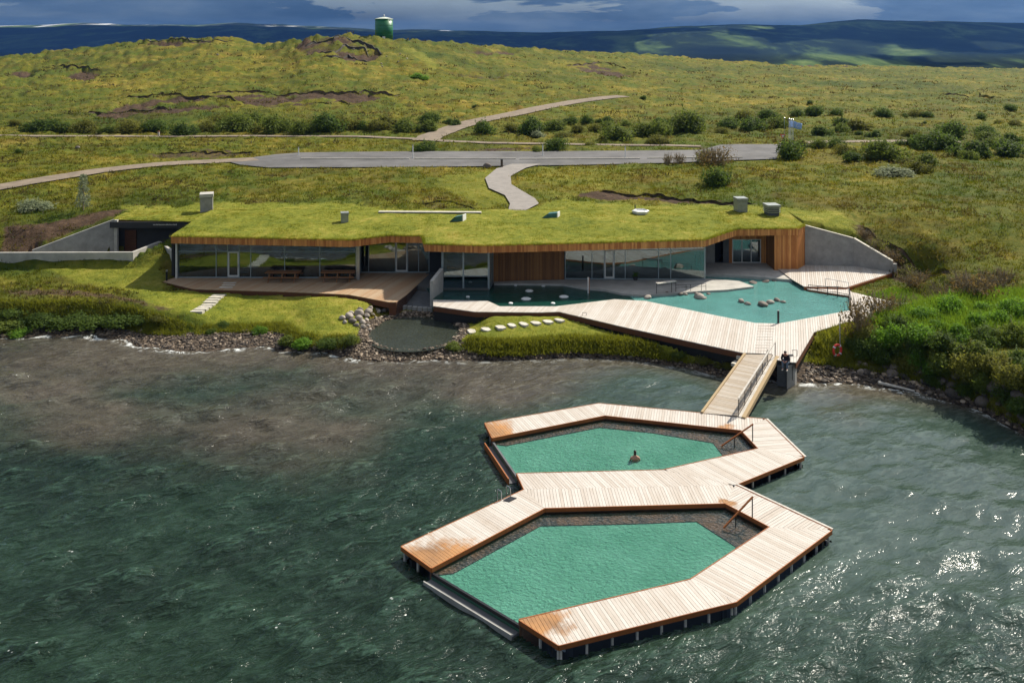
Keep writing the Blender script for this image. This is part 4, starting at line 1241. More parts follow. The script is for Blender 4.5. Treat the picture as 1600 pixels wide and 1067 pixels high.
# swim ladder and rubber mat on the left deck of the nearer pool
lad = P(790, 778, ZF)
t_ = thing('swim_ladder', 'small chrome swim ladder hoops at the left edge of the nearer pool deck', 'ladder', lad)
dv = (LO['b'] - LO['a']).normalized(); nv = Vector((-dv.y, dv.x))
ba = P(783.5, 781.5, ZF); bb = P(797.5, 775.5, ZF)
for b_ in (ba, bb):
    q = Vector((b_.x + nv.x * 0.30, b_.y + nv.y * 0.30, 0))
    MB().tube([b_, b_ + Vector((0, 0, 0.36)), Vector((b_.x + nv.x * 0.04, b_.y + nv.y * 0.04, ZF + 0.42)), Vector((q.x - nv.x * 0.04, q.y - nv.y * 0.04, ZF + 0.42)), Vector((q.x, q.y, ZF + 0.36)), Vector((q.x, q.y, -0.6))], 0.022, 8).build('rail', M['steel'], t_)
for k in range(3):
    z_ = 0.25 - 0.3 * k
    MB().bar((ba.x + nv.x * 0.30, ba.y + nv.y * 0.30, z_), (bb.x + nv.x * 0.30, bb.y + nv.y * 0.30, z_), 0.09, 0.03).build('rung', M['steel'], t_)
mt = thing('rubber_mat', 'dark rubber mat on the deck beside the swim ladder', 'mat', P(797, 780, ZF))
mq = [P(x, y, ZF).to_2d() for x, y in ((786, 782.5), (797.5, 776), (807.5, 778.5), (796, 784.5))]
MB().prism(ccw(mq), ZF + 0.008, ZF + 0.03).build('pad', M['black'], mt)

# ------------------------------------------------------------------ gangway
gA, gB = P(1097, 644, 0.56), P(1164, 552.3, 1.63)
gC, gD = P(1153, 650, 0.56), P(1207, 555, 1.63)
gw = thing('gangway', 'narrow sloping timber gangway from the shore deck down to the floating pools', 'gangway', (gA.x, gA.y, 0.0))
gdir = ((gB + gD) / 2 - (gA + gC) / 2).to_2d(); gl_ = gdir.length; gdir.normalize()
a0 = (gA + gC).to_2d() / 2
def gz(p):
    return 0.56 + (1.63 - 0.56) * ((Vector((p[0], p[1])) - a0).dot(gdir) / gl_)
across = Vector((gdir.y, -gdir.x))
wg = wood('gangway_boards', (0.43, 0.345, 0.255), (0.56, 0.495, 0.415), across, random_amt=1.0)
boards([gA.to_2d(), gC.to_2d(), gD.to_2d(), gB.to_2d()], across, 0.135, gz, 0.04, wg, gw, gap=0.014, count=[0])
for (p, q, nm) in ((gA, gB, 1), (gC + Vector((across.x * 0.33, across.y * 0.33, 0)), gD + Vector((across.x * 0.33, across.y * 0.33, 0)), 2)):
    MB().bar(p + Vector((0, 0, -0.10)), q + Vector((0, 0, -0.10)), 0.14 if nm == 1 else 0.22, 0.30 if nm == 1 else 0.26).build('side_beam', M['wood_new'], gw)
inn = MB()
inn.bar(gC + Vector((across.x * 0.12, across.y * 0.12, -0.03)), gD + Vector((across.x * 0.12, across.y * 0.12, -0.03)), 0.20, 0.04)
inn.build('kick_board', M['post_white'], gw)
gr = thing('gangway_rail', 'dark metal balustrade with timber handrail along the gangway', 'railing', (gC.x, gC.y, 0.5))
npst = 7
tops = []
for i in range(npst):
    p = gC.lerp(gD, i / (npst - 1)); p = p + Vector((across.x * 0.03, across.y * 0.03, 0)) ; 
    if i == npst - 1:
        p = P(1216, 560, 1.60) + Vector((-0.1, 0.3, 0))
    tops.append(p + Vector((0, 0, 1.0)))
    MB().box((p.x, p.y, p.z + 0.47), (0.05, 0.03, 1.0), math.atan2(gdir.y, gdir.x)).build('post', M['black'], gr)
MB().bar(tops[0] + Vector((0, 0, 0.03)), tops[-1] + Vector((0, 0, 0.03)), 0.10, 0.05).build('handrail', M['post_white'], gr)
for k, dz in enumerate((0.10, 0.20, 0.30, 0.40, 0.50, 0.60, 0.70)):
    MB().bar(tops[0] - Vector((0, 0, dz)), tops[-2] - Vector((0, 0, dz)), 0.014, 0.028).build('wire', M['black'], gr)

# ------------------------------------------------------------------ shore decks
bw_ = deck_wood('boardwalk_boards', PD)
bwalk = thing('boardwalk', 'broad pale timber boardwalk between the bathing pool and the lake lawn', 'deck', (BOARD[4].x, BOARD[4].y, 1.0))
cnt_b = [0]
for part_ in (BOARD[:13] + BOARD[23:], BOARD[12:18] + BOARD[22:24], BOARD[17:23]):
    boards(part_, PD, 0.172, ZD, 0.05, bw_, bwalk, count=cnt_b, limit=296, gap=0.016)
sk = MB()
skirt(sk, [p for p in BOARD[0:7]] , 1.18, ZD - 0.055, 0.06)
skirt(sk, [p for p in BOARD[10:15]], 1.18, ZD - 0.055, 0.06)
sk.build('edge_board', M['edge_dark'], bwalk)
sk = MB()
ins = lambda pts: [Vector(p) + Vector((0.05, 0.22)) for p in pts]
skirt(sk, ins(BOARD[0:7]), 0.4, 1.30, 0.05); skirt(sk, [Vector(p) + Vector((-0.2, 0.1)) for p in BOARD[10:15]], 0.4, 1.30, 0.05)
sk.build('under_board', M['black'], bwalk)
skn = MB()
skirt(skn, [p for p in BOARD[21:32]], 0.6, ZD - 0.055, 0.06)
skn.build('pool_edge_board', M['wood_trim'], bwalk)
# ramp treads across the boardwalk
for i in range(10):
    y_ = 509 + i * 4.2 + i * 0.08
    xa = 1184 - i * 0.5; xb = 1211 - i * 0.9
    a = P(xa, y_, ZD - 0.008); b = P(xb, y_ + 0.4, ZD - 0.008)
    MB().bar(a, b, 0.14, 0.05).build('ramp_tread', bw_, bwalk)
terr = thing('terrace_deck', 'brown timber terrace in front of the long cafe windows, partly in shade', 'deck', (-20, 73, 1.0))
tw = wood('terrace_boards', (0.40, 0.24, 0.13), (0.46, 0.34, 0.22), PD, random_amt=0.8)
boards([tuple(p) for p in TERR], PD, 0.172, ZD, 0.05, tw, terr, count=[0], limit=296, gap=0.018)
sk = MB(); skirt(sk, TERR[0:6], 1.12, ZD - 0.055, 0.06); skirt(sk, TERR[5:9], 0.55, ZD - 0.055, 0.06); sk.build('edge_board', M['edge_dark'], terr)
rd = thing('sun_deck', 'pale timber deck below the sloping concrete end wall', 'deck', (31, 76, 1.0))
boards([tuple(p) for p in RDECK], PD, 0.172, 1.75, 0.05, bw_, rd, count=[0], limit=296, gap=0.018)
sk = MB(); skirt(sk, RDECK[3:7] , 0.75, 1.69, 0.06); sk.build('edge_board', M['wood_trim'], rd)

# bathing pool by the building
bath = thing('bathing_pool', 'turquoise bathing pool between the boardwalk and the building', 'pool', (18, 72, 1.0))
bp_ = ccw([tuple(p) for p in BATH])
MB().prism(bp_, 0.62, 0.72).build('pool_floor', M['bath_floor'], bath)
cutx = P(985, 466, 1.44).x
def water(poly, name, m):
    q = ccw(poly)
    w_ = MB(); w_.add([(p[0], p[1], 1.44) for p in q], [t_ if (Vector(q[t_[1]]) - Vector(q[t_[0]])).cross(Vector(q[t_[2]]) - Vector(q[t_[0]])) > 0 else t_[::-1] for t_ in [tuple(k_) for k_ in tessellate_polygon([[Vector((p[0], p[1], 0)) for p in q]])]])
    w_.build(name, M[m], bath)
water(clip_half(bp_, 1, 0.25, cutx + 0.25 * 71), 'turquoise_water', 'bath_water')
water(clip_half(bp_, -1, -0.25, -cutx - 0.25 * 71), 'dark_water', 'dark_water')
# concrete terraces
ct = MB()
lobe = XY([(883, 437), (1100, 437.5), (1104, 435), (1155, 439), (1178, 447.5), (1138, 452.5), (1090, 455), (1040, 459.5), (1000, 461), (972, 458.5), (944, 452.5), (912, 450), (880, 444), (800, 443), (772, 443), (772, 440)], ZD)
tc_ = thing('pool_terrace', 'pale concrete terrace between the glazed hall and the bathing pool', 'terrace', (10, 74, 1.0))
MB().prism(ccw([tuple(p) for p in lobe]), 0.7, ZD + 0.0).build('paving', M['concrete_pale'], tc_)
rec = XY([(1101, 428.5), (1156, 430.5), (1238, 437), (1215, 420), (1246, 414.5)], ZD + 0.06) 
rp = [rec[0], rec[1], rec[2], rec[3], Vector((27.0, 79.6)), Vector((26.9, 81.2)), Vector((17.6, 81.2))]
t2_ = thing('recess_terrace', 'concrete floor in front of the sliding doors under the turf roof', 'terrace', (21, 79, 1.0))
MB().prism(ccw([tuple(p) for p in rp]), 0.7, 1.66).build('paving', M['concrete_pale'], t2_)

# ------------------------------------------------------------------ the building
bld = thing('bath_house', 'long low bath house with turf roof, timber fascia and dark glass front', 'building', (0, 78, 1.0))
def ev(x, y, z):
    return P(x, y, z)
E = [ev(267, 370.5, 5.4), ev(548, 376, 5.4), ev(608, 369, 5.4), ev(660, 370, 5.4), ev(664, 382.5, 5.4), ev(752, 385, 5.4), ev(880, 382, 5.4), ev(1100.5, 375.8, 5.4), ev(1150, 359, 5.4), ev(1247, 358, 5.4), ev(1257.5, 352.5, 5.4)]
# turf roof
ecx = [e.x for e in E]; ecy = [e.y for e in E]
xs = np.unique(np.round(np.concatenate([np.arange(-38.2, 27.0, 0.33), np.array(ecx) , np.array([-29.95, -29.7])]), 3))
def front(X):
    f_ = np.interp(X, ecx, ecy)
    lf_ = np.interp(X, [-38.3, -29.9], [82.7, 81.6])
    return np.where(X < -29.75, lf_, f_)
fr_ = front(xs)
tt = np.concatenate([[0, 0.006, 0.02], np.linspace(0.05, 1, 40)])
RYY = fr_[None, :] + (90.5 - fr_[None, :]) * tt[:, None]
RXX = np.repeat(xs[None, :], len(tt), 0)
dist = RYY - fr_[None, :]
RZ = 5.40 + 0.10 * smooth(dist / 0.5) + 0.30 * smooth(dist / 8) + 0.10 * smooth(dist / 0.6) * fbm(RXX * 0.5, RYY * 0.5, 4) + 0.05 * smooth(dist / 0.4) * fbm(RXX * 2.2, RYY * 2.2, 14, 3)
RZ = np.where(RYY > 85.5, np.minimum(RZ, H0(RXX, RYY) + 0.12 - 0.10 * (RYY - 85.5)), RZ)
top = np.stack([RXX, RYY, RZ], -1)
rt = np_mesh('turf_roof', (top.reshape(-1, 3) - np.array([0, 78, 1.0])), grid_quads(len(tt), len(xs)), M['roof_turf'], parent=bld)
def roofz(x, y):
    f_ = float(front(np.array([x]))[0]); d_ = y - f_
    z_ = 5.40 + 0.10 * smooth(d_ / 0.5) + 0.30 * smooth(d_ / 8) + 0.10 * smooth(d_ / 0.6) * fbm(x * 0.5, y * 0.5, 4)
    if y > 85.5:
        z_ = min(z_, float(H0(x, y)) + 0.12 - 0.10 * (y - 85.5))
    return float(z_)
# roof slab and soffit
sl = MB()
slab_poly = [(e.x, e.y + 0.10) for e in E] + [(27.2, 85.4), (-38.2, 85.4), (-38.2, 83.2), (-29.85, 82.0)]
sl.prism(ccw(slab_poly), 4.92, 5.38)
sl.build('roof_slab', M['soffit'], bld)
# fascia: narrow upright boards
def board_row(a, b, z0, z1, wid, m, name, parent, th=0.05, z0b=None, z1b=None, seed=1):
    a = Vector(a[:2]); b = Vector(b[:2]); L_ = (b - a).length
    n_ = max(1, round(L_ / wid)); d = (b - a) / L_; nn = Vector((-d.y, d.x))
    mb = MB(); tones = []
    rr = random.Random(seed)
    for i in range(n_):
        p = a + d * (L_ * i / n_ + 0.006); q = a + d * (L_ * (i + 1) / n_ - 0.006)
        o_ = rr.uniform(0, 0.014)
        f0 = i / n_
        lo_ = z0 if z0b is None else z0 + (z0b - z0) * f0
        hi_ = z1 if z1b is None else z1 + (z1b - z1) * f0
        lo_ += rr.uniform(-0.012, 0.012)
        tn = rr.random() ** 1.2
        mb.prism(ccw([p - nn * o_, q - nn * o_, q + nn * th, p + nn * th]), lo_, hi_)
        tones += [tn] * (len(mb.v) - len(tones))
    o = mb.build(name, m, parent, kind='stuff')
    attr(o, 'tone', [[t_, t_, t_, 1] for t_ in tones])
    return o
FAS = MB()
for i in range(len(E) - 1):
    board_row(E[i], E[i + 1], 4.84, 5.44, 0.155, M['cladding'], 'fascia_boards', bld, seed=i)
# return of the eave at the left end
board_row((E[0].x, E[0].y + 5.9), (E[0].x, E[0].y + 0.02), 4.84, 5.44, 0.155, M['cladding'], 'fascia_boards', bld, seed=77)
# floor slab and back walls
fl = MB().prism(ccw([(p.x, p.y) for p in BUILD[:2]] + [(-5.9, 72.75), (-1.95, 72.75), (-1.7, 75.1), (17.0, 75.6), (17.6, 81.0), (27.0, 81.0), (27.0, 84.8), (-30.2, 84.8)]), 1.0, 1.585)
fl.build('floor_slab', M['interior_floor'], bld)
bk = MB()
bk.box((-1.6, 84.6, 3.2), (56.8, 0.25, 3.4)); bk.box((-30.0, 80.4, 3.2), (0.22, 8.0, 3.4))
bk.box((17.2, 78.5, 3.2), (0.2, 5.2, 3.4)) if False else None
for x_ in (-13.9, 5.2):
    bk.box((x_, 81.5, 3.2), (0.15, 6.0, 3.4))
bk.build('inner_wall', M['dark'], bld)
# glazed fronts
def glazing(name, a, b, z0, z1, cuts, trans=None, doors=(), glass='glass', fw=0.07, fm='frame'):
    """a to b in plan; cuts are fractions where mullions stand; each pane is a child of its window"""
    a = Vector(a[:2]); b = Vector(b[:2]); d = (b - a); L_ = d.length; d.normalize(); nn = Vector((-d.y, d.x))
    fr = MB()
    def seg(f0, f1, za, zb, th=0.10):
        p = a + d * L_ * f0; q = a + d * L_ * f1
        fr.prism(ccw([p - nn * th / 2, q - nn * th / 2, q + nn * th / 2, p + nn * th / 2]), za, zb)
    w_ = fw / L_
    ks = sorted(set([0.0] + list(cuts) + [1.0]))
    for k in ks:
        seg(max(0, k - w_ / 2), min(1, k + w_ / 2) if k < 1 else 1.0, z0, z1) if 0 < k < 1 else seg(0, w_, z0, z1) if k == 0 else seg(1 - w_, 1, z0, z1)
    for k0, k1 in zip(ks[:-1], ks[1:]):
        seg(k0 + w_ / 2, k1 - w_ / 2, z0, z0 + 0.09, 0.094); seg(k0 + w_ / 2, k1 - w_ / 2, z1 - 0.06, z1, 0.094)
        if trans:
            seg(k0 + w_ / 2, k1 - w_ / 2, trans - 0.03, trans + 0.03, 0.090)
    win = fr.build(name, M[fm], bld)
    for i, (k0, k1) in enumerate(zip(ks[:-1], ks[1:])):
        p = a + d * (L_ * k0 + fw / 2 + 0.003); q = a + d * (L_ * k1 - fw / 2 - 0.003)
        for (za, zb) in ([(z0 + 0.092, trans - 0.032), (trans + 0.032, z1 - 0.062)] if trans else [(z0 + 0.092, z1 - 0.062)]):
            pm = MB().prism(ccw([p - nn * 0.008, q - nn * 0.008, q + nn * 0.008, p + nn * 0.008]), za, zb)
            pm.build('pane', M[glass], win)
        if i in doors:
            zt = trans - 0.035 if trans else z1 - 0.07
            dm = MB()
            t0 = 0.10
            pp = a + d * (L_ * k0 + fw / 2 + 0.006); qq = a + d * (L_ * k1 - fw / 2 - 0.006)
            dm.prism(ccw([pp - nn * 0.05, pp + d * t0 - nn * 0.05, pp + d * t0 - nn * 0.012, pp - nn * 0.012]), z0 + 0.095, zt)
            dm.prism(ccw([qq - nn * 0.05, qq - d * t0 - nn * 0.05, qq - d * t0 - nn * 0.012, qq - nn * 0.012]), z0 + 0.095, zt)
            for za, zb in ((z0 + 0.095, z0 + 0.24), (zt - 0.10, zt)):
                dm.prism(ccw([pp + d * t0 - nn * 0.05, qq - d * t0 - nn * 0.05, qq - d * t0 - nn * 0.012, pp + d * t0 - nn * 0.012]), za, zb)
            do = dm.build('glass_door', M['frame_white'], bld)
            hp = qq - d * (t0 * 0.5)
            MB().bar((*(hp - nn * 0.10), z0 + 0.95), (*(hp - nn * 0.10), z0 + 1.25), 0.03, 0.03).build('handle', M['steel'], do)
    return win
L0, L1 = P(277.5, 434, ZD), P(557, 434.5, ZD)
def cut(px, x0, x1):
    return [(p - x0) / (x1 - x0) for p in px]
glazing('cafe_window', L0, L1, 1.6, 4.83, cut([338, 356, 374, 392, 445, 500], 277.5, 557), 3.93, doors=(2,))
R0, R1 = P(563, 426, ZD), P(671, 426, ZD)
glazing('lobby_window', R0, R1, 1.6, 4.83, cut([576, 618, 637, 654], 563, 671), None, doors=(2,))
glazing('side_window', L1, R0, 1.6, 4.83, [], None)
sw0 = Vector((R1.x, R1.y)); 
MB().prism(ccw([(R1.x + 0.01, R1.y - 0.05), (P(690, 424, ZD).x, 77.7), (P(690, 424, ZD).x, 77.9), (R1.x + 0.01, R1.y + 0.15)]), 0.6, 4.9).build('timber_wall', M['dark'], bld)
c0 = P(560.5, 435.5, ZD)
MB().box((c0.x, c0.y - 0.25, 3.25), (0.28, 0.28, 3.3)).build('column', M['steel'], bld)
cl0 = P(276, 434.5, ZD)
MB().box((cl0.x + 0.02, cl0.y - 0.08, 3.2), (0.16, 0.16, 3.24)).build('corner_post', M['frame_white'], bld)
# projecting glazed bay at the pool edge
B0, B1 = P(690.5, 452.5, 1.46), P(764.5, 452.5, 1.46)
glazing('bay_window', B0, B1, 1.46, 4.83, cut([724], 690.5, 764.5), 2.60, fw=0.13)
glazing('bay_side_window', B1, (B1.x + 0.25, 75.0), 1.46, 4.83, [0.5], None, fw=0.09)
glazing('bay_return_window', (B0.x, 77.7), (B0.x, B0.y), 1.46, 4.83, [0.35, 0.7], None, fw=0.09)
# brown timber wall behind the dark pool
T0, T1 = Vector((B1.x + 0.30, 75.0)), P(881.5, 436.5, ZD).to_2d()
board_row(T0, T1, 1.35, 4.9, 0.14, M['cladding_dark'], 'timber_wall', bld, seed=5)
G0, G1 = P(882.5, 436.5, ZD), P(1101.5, 437.5, ZD)
glazing('hall_window', G0, G1, 1.62, 4.84, cut([925, 944, 960, 977, 1029, 1048], 882.5, 1101.5), 4.2, doors=(2,))
glazing('hall_side_window', G1, (G1.x + 0.35, 81.0), 1.62, 4.84, [0.3, 0.65], None, glass='glass_clear')
# recess with sliding doors
def rx(px):
    return P(px, 411, 1.66).x
yr_ = P(1150, 411, 1.66).y
MB().box(((rx(1102) + rx(1117)) / 2, yr_ + 0.1, 3.25), (rx(1117) - rx(1102), 0.2, 3.2)).build('concrete_wall', M['concrete'], bld)
MB().box(((rx(1130) + rx(1139)) / 2, yr_ + 0.1, 3.25), (rx(1139) - rx(1130), 0.2, 3.2)).build('concrete_wall', M['concrete_dark'], bld)
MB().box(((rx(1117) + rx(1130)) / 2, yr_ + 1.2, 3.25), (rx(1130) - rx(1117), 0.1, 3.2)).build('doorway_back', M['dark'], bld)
board_row((rx(1139), yr_), (rx(1144), yr_), 1.66, 4.9, 0.14, M['cladding'], 'timber_wall', bld, seed=8)
board_row((rx(1144), yr_), (rx(1189), yr_), 3.9, 4.9, 0.14, M['cladding'], 'timber_wall', bld, seed=9)
board_row((rx(1189), yr_), (rx(1209), yr_), 1.66, 4.9, 0.14, M['cladding'], 'timber_wall', bld, seed=10)
glazing('sliding_door', (rx(1144), yr_ + 0.03), (rx(1189), yr_ + 0.03), 1.67, 3.88, [0.34, 0.66], None, fw=0.09, fm='frame_white', glass='glass')
MB().box((rx(1151.5), yr_ + 0.22, 2.75), (0.72, 0.04, 1.9)).build('curtain', M['concrete_pale'], bld)
# timber clad block at the right end
w0, w1 = P(1208, 418, 1.8), P(1246.5, 416.5, 1.8)
w0 = Vector((w0.x, E[9].y + 0.06)); w1 = Vector((E[9].x - 0.02, E[9].y + 0.06))
board_row(w0, w1, 1.6, 4.86, 0.15, M['cladding'], 'timber_wall', bld, seed=12)
board_row(w1, (E[10].x, E[10].y), 1.6, 4.86, 0.15, M['cladding'], 'timber_wall', bld, seed=13)
board_row((w0.x, yr_), w0, 1.6, 4.86, 0.15, M['cladding_dark'], 'timber_wall', bld, seed=14)
# sloping concrete end wall
ew = thing('end_wall', 'sloping grey concrete retaining wall at the right end of the building', 'wall', (30, 79, 1.0))
def wallrun(mb, pts, zt, zb, th, side=1):
    for (a, b, za, zb_) in zip(pts[:-1], pts[1:], zt[:-1], zt[1:]):
        a = Vector(a); b = Vector(b); d = (b - a).normalized(); nn = Vector((-d.y, d.x)) * th * side
        L_ = (b - a).length
        f_ = lambda p, a=a, d=d, L_=L_, za=za, zb_=zb_: za + (zb_ - za) * max(0, min(1, (Vector((p[0], p[1])) - a).dot(d) / L_))
        mb.prism(ccw([a, b, b + nn, a + nn]), zb, f_)
wp = [Vector((E[10].x + 0.04, E[10].y + 0.05)), W1[1], W1[2]]
MB_ = MB(); wallrun(MB_, wp, [5.35, 4.25, 2.70], 0.9, 0.28); MB_.build('wall', M['concrete'], ew)
cp = MB(); wallrun(cp, [p + Vector((0, -0.03)) for p in wp], [5.43, 4.33, 2.78], 0, 0.34)
cp2 = MB()
for (a, b, za, zb_) in zip(wp[:-1], wp[1:], [5.36, 4.26], [4.26, 2.71]):
    d = (b - a).normalized(); nn = Vector((-d.y, d.x))
    cp2.hexa([(*(a - nn * 0.03), za), (*(b - nn * 0.03), zb_), (*(b + nn * 0.31), zb_), (*(a + nn * 0.31), za), (*(a - nn * 0.03), za + 0.07), (*(b - nn * 0.03), zb_ + 0.07), (*(b + nn * 0.31), zb_ + 0.07), (*(a + nn * 0.31), za + 0.07)])
cp2.build('coping', M['slab'], ew)
MB().box((W1[2].x + 0.1, W1[2].y - 0.18, 1.9), (0.3, 0.5, 1.4)).build('end_post', M['concrete'], ew)
# fin wall and ramp walls beside the pond inlet
fin = thing('fin_wall', 'short grey concrete fin wall beside the glazed bay and pool edge', 'wall', (-6.3, 71.5, 1.0))
fa, fb = P(677, 468, 1.35).to_2d(), P(692.5, 455.0, 1.45).to_2d()
m_ = MB(); wallrun(m_, [fa, fb], [2.85, 3.35], 0.5, 0.30, 1); m_.build('wall', M['concrete_pale'], fin)
cap = MB(); wallrun(cap, [fa + Vector((0.0, -0.02)), fb], [2.90, 3.40], 2.84, 0.30, 1)
ramp = thing('inlet_ramp', 'dark sunken concrete ramp between terrace and fin wall', 'ramp', (-9, 73, 0.5))
rq = ccw([tuple(P(622, 474, 0.9).to_2d()), tuple(P(674, 478, 0.9).to_2d()), (-6.3, 71.0), (-6.2, 77.9), (-7.6, 77.9)])
MB().prism(rq, 0.3, lambda p: 0.72 + max(0, (p[1] - 70)) * 0.12).build('ramp_slab', M['concrete_dark'], ramp)
rs = MB(); skirt(rs, [TERR[6], TERR[7], TERR[8], Vector((-7.4, 78.4))], 0.5, ZD - 0.06, 0.10, True); rs.build('side_wall', M['concrete'], ramp)
# left: parapet walls and entrance
par = thing('parapet_wall', 'low concrete parapet running from the left edge to the cafe corner', 'wall', (-36, 79, 1.5))
pA, pB, pC, pD_ = P(-260, 422, 2.2).to_2d(), P(208, 408, 2.45).to_2d(), P(251, 389, 2.7).to_2d(), P(277, 397, 2.6).to_2d()
pA = Vector((-64, pB.y - 0.3))
m_ = MB(); wallrun(m_, [pA, pB], [3.22, 3.25], 0.8, 0.25); wallrun(m_, [pB, pC], [3.25, 3.42], 0.8, 0.25); wallrun(m_, [pC, Vector((-29.7, 77.2))], [3.42, 3.40], 0.8, 0.25, -1)
m_.build('wall', M['concrete_pale'], par)
tri = thing('wing_wall', 'blue grey triangular concrete wing wall beside the dark entrance', 'wall', (-41, 82, 2.0))
tA, tB = P(178, 343.5, 5.42).to_2d(), P(50, 391, 3.2).to_2d()
m_ = MB(); wallrun(m_, [tB, tA], [3.18, 5.44], 1.2, 0.3); m_.build('wall', M['concrete'], tri)
MB().box((tA.x + 0.25, tA.y - 0.05, 3.7), (0.3, 0.3, 3.45)).build('end_post', M['concrete_pale'], tri)
ent = thing('entrance', 'dark covered entrance under the turf roof at the left end', 'entrance', (-34, 83.5, 2.0))
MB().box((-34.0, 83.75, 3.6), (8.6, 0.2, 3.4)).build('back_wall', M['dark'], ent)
MB().box((-34.0, 82.3, 2.03), (8.2, 2.6, 0.06)).build('floor', M['concrete_dark'], ent)
xd = P(195, 380, 3.0).x
MB().box((-36.9, 83.6, 3.1), (1.1, 0.1, 2.2)).build('door', M['edge_dark'], ent)
MB().box((-34.0, 82.0, 5.02), (8.3, 0.12, 0.55)).build('lintel', M['dark'], ent)
sg = thing('entrance_sign', 'thin pale sign lettering strip on the dark entrance lintel', 'sign', (-33.5, 81.9, 5.0))
sx = P(232, 353, 4.9).x; s_ = MB()
xx_ = -34.0; rr = random.Random(4)
while xx_ < -31.8:
    wq = rr.uniform(0.05, 0.10); hq = rr.choice([0.09, 0.09, 0.13])
    s_.box((xx_, 81.925, 5.0 + hq / 2), (wq, 0.02, hq)); xx_ += wq + 0.035
s_.build('lettering', M['post_white'], sg)

# roof furniture
def roof_pt(x, y):
    z_ = 5.6
    for _ in range(4):
        p = P(x, y, z_)
        z_ = roofz(p.x, p.y)
    return Vector((p.x, p.y, z_))
def chimney(x, y, w_, h_, capm, label, body, louvre=False, rz=0.35, dep=None):
    p = roof_pt(x, y)
    s = p.y / F
    w_, h_ = w_ * s, h_ * s
    t_ = thing('roof_vent' if louvre else 'chimney', label, 'vent' if louvre else 'chimney', p, 'vents on the turf roof')
    dep = dep or w_ * 0.9
    wx = w_ * 0.80
    MB().box((p.x, p.y + dep * 0.4, p.z + h_ * 0.40 - 0.15), (wx, dep, h_ * 0.80 + 0.3), rz).build('shaft', M[body], t_)
    if louvre:
        for k in range(3):
            MB().box((p.x, p.y + dep * 0.4, p.z + h_ * (0.30 + 0.16 * k)), (wx * 1.18, dep * 1.15, h_ * 0.07), rz).build('louvre', M['vent'], t_)
        MB().box((p.x, p.y + dep * 0.4, p.z + h_ * 0.86), (wx * 1.25, dep * 1.2, h_ * 0.24), rz).build('hood', M['vent'], t_)
    else:
        MB().box((p.x, p.y + dep * 0.4, p.z + h_ * 0.93), (wx * 1.10, dep * 1.10, h_ * 0.20), rz).build('cap', M[capm], t_)
    return t_
chimney(320, 331, 23, 27, 'concrete_pale', 'tall square concrete chimney near the left end of the turf roof', 'concrete', rz=0.30)
chimney(537.5, 348, 14, 15, 'vent', 'small square metal vent in the middle left of the turf roof', 'vent', rz=0.25)
chimney(1159, 331.5, 20, 21, 'vent', 'tall ribbed metal vent near the right end of the turf roof', 'vent', rz=0.1)
chimney(1208, 337, 21, 17, 'vent', 'low louvred metal vent rightmost on the turf roof', 'concrete_dark', louvre=True, rz=0.1)
def skylight(x0, y0, x1, y1, h_, label):
    a, b = roof_pt(x0, y0), roof_pt(x1, y1)
    t_ = thing('skylight', label, 'skylight', a, 'wedge skylights on the turf roof')
    w_ = (b.x - a.x); s = a.y / F; hh = h_ * s
    z_ = min(a.z, b.z) - 0.08
    v = [(a.x, a.y, z_), (b.x, b.y, z_), (b.x + 0.25, b.y + 0.75, z_), (a.x + 0.25, a.y + 0.75, z_), (a.x + w_ * 0.45, a.y + 0.02, z_ + 0.08 + hh * 0.85), (b.x, b.y, z_ + 0.08 + hh), (b.x + 0.25, b.y + 0.75, z_ + 0.08 + hh), (a.x + w_ * 0.45 + 0.25, a.y + 0.75, z_ + 0.08 + hh * 0.85)]
    MB().hexa(v).build('wedge', M['teal_metal'], t_)
    MB().hexa([(b.x + 0.01, b.y - 0.01, z_), (b.x + 0.09, b.y - 0.01, z_), (b.x + 0.34, b.y + 0.76, z_), (b.x + 0.26, b.y + 0.76, z_), (b.x + 0.01, b.y - 0.01, z_ + 0.12 + hh), (b.x + 0.09, b.y - 0.01, z_ + 0.12 + hh), (b.x + 0.34, b.y + 0.76, z_ + 0.12 + hh), (b.x + 0.26, b.y + 0.76, z_ + 0.12 + hh)]).build('pane', M['white'], t_)
skylight(700, 346.5, 722, 346, 9, 'wedge skylight with a white pane in the middle of the roof, left of the other')
skylight(844, 341, 870, 340, 8, 'wedge skylight with a teal side right of the footpath end')
hp = roof_pt(1002.5, 336)
hx = thing('dome_light', 'white hexagonal roof light with a raised rim on the turf', 'roof light', hp)
hs = hp.y / F
def hexring(r, z):
    return [(hp.x + r * math.cos(math.pi / 3 * k), hp.y + 0.7 + r * 1.05 * math.sin(math.pi / 3 * k), hp.z + z) for k in range(6)]
r_ = 14 * hs
v = hexring(r_ * 0.80, -0.1) + hexring(r_, 0.28) + hexring(r_ * 0.80, 0.36) + hexring(r_ * 0.70, 0.22)
f = [(i * 6 + k, i * 6 + (k + 1) % 6, (i + 1) * 6 + (k + 1) % 6, (i + 1) * 6 + k) for i in range(3) for k in range(6)] + [(18, 19, 20, 21, 22, 23)]
MB().add(v, f).build('rim', M['white'], hx)
MB().tube([(hp.x - 0.45, hp.y + 1.2, hp.z), (hp.x - 0.45, hp.y + 1.2, hp.z + 0.75)], 0.05, 8).build('flue', M['black'], hx)
sa, sb = roof_pt(592, 332.5), roof_pt(752, 333.5)
st = thing('strip_light', 'long low pale concrete upstand along the back of the roof', 'roof light', sa)
MB().bar(sa + Vector((0, 0, 0.02)), sb + Vector((0, 0, 0.02)), 0.5, 0.26).build('upstand', M['slab'], st)
sk_ = MB().bar(sa + Vector((0, -0.26, -0.06)), sb + Vector((0, -0.26, -0.06)), 0.04, 0.22); sk_.build('dark_gap', M['black'], st)

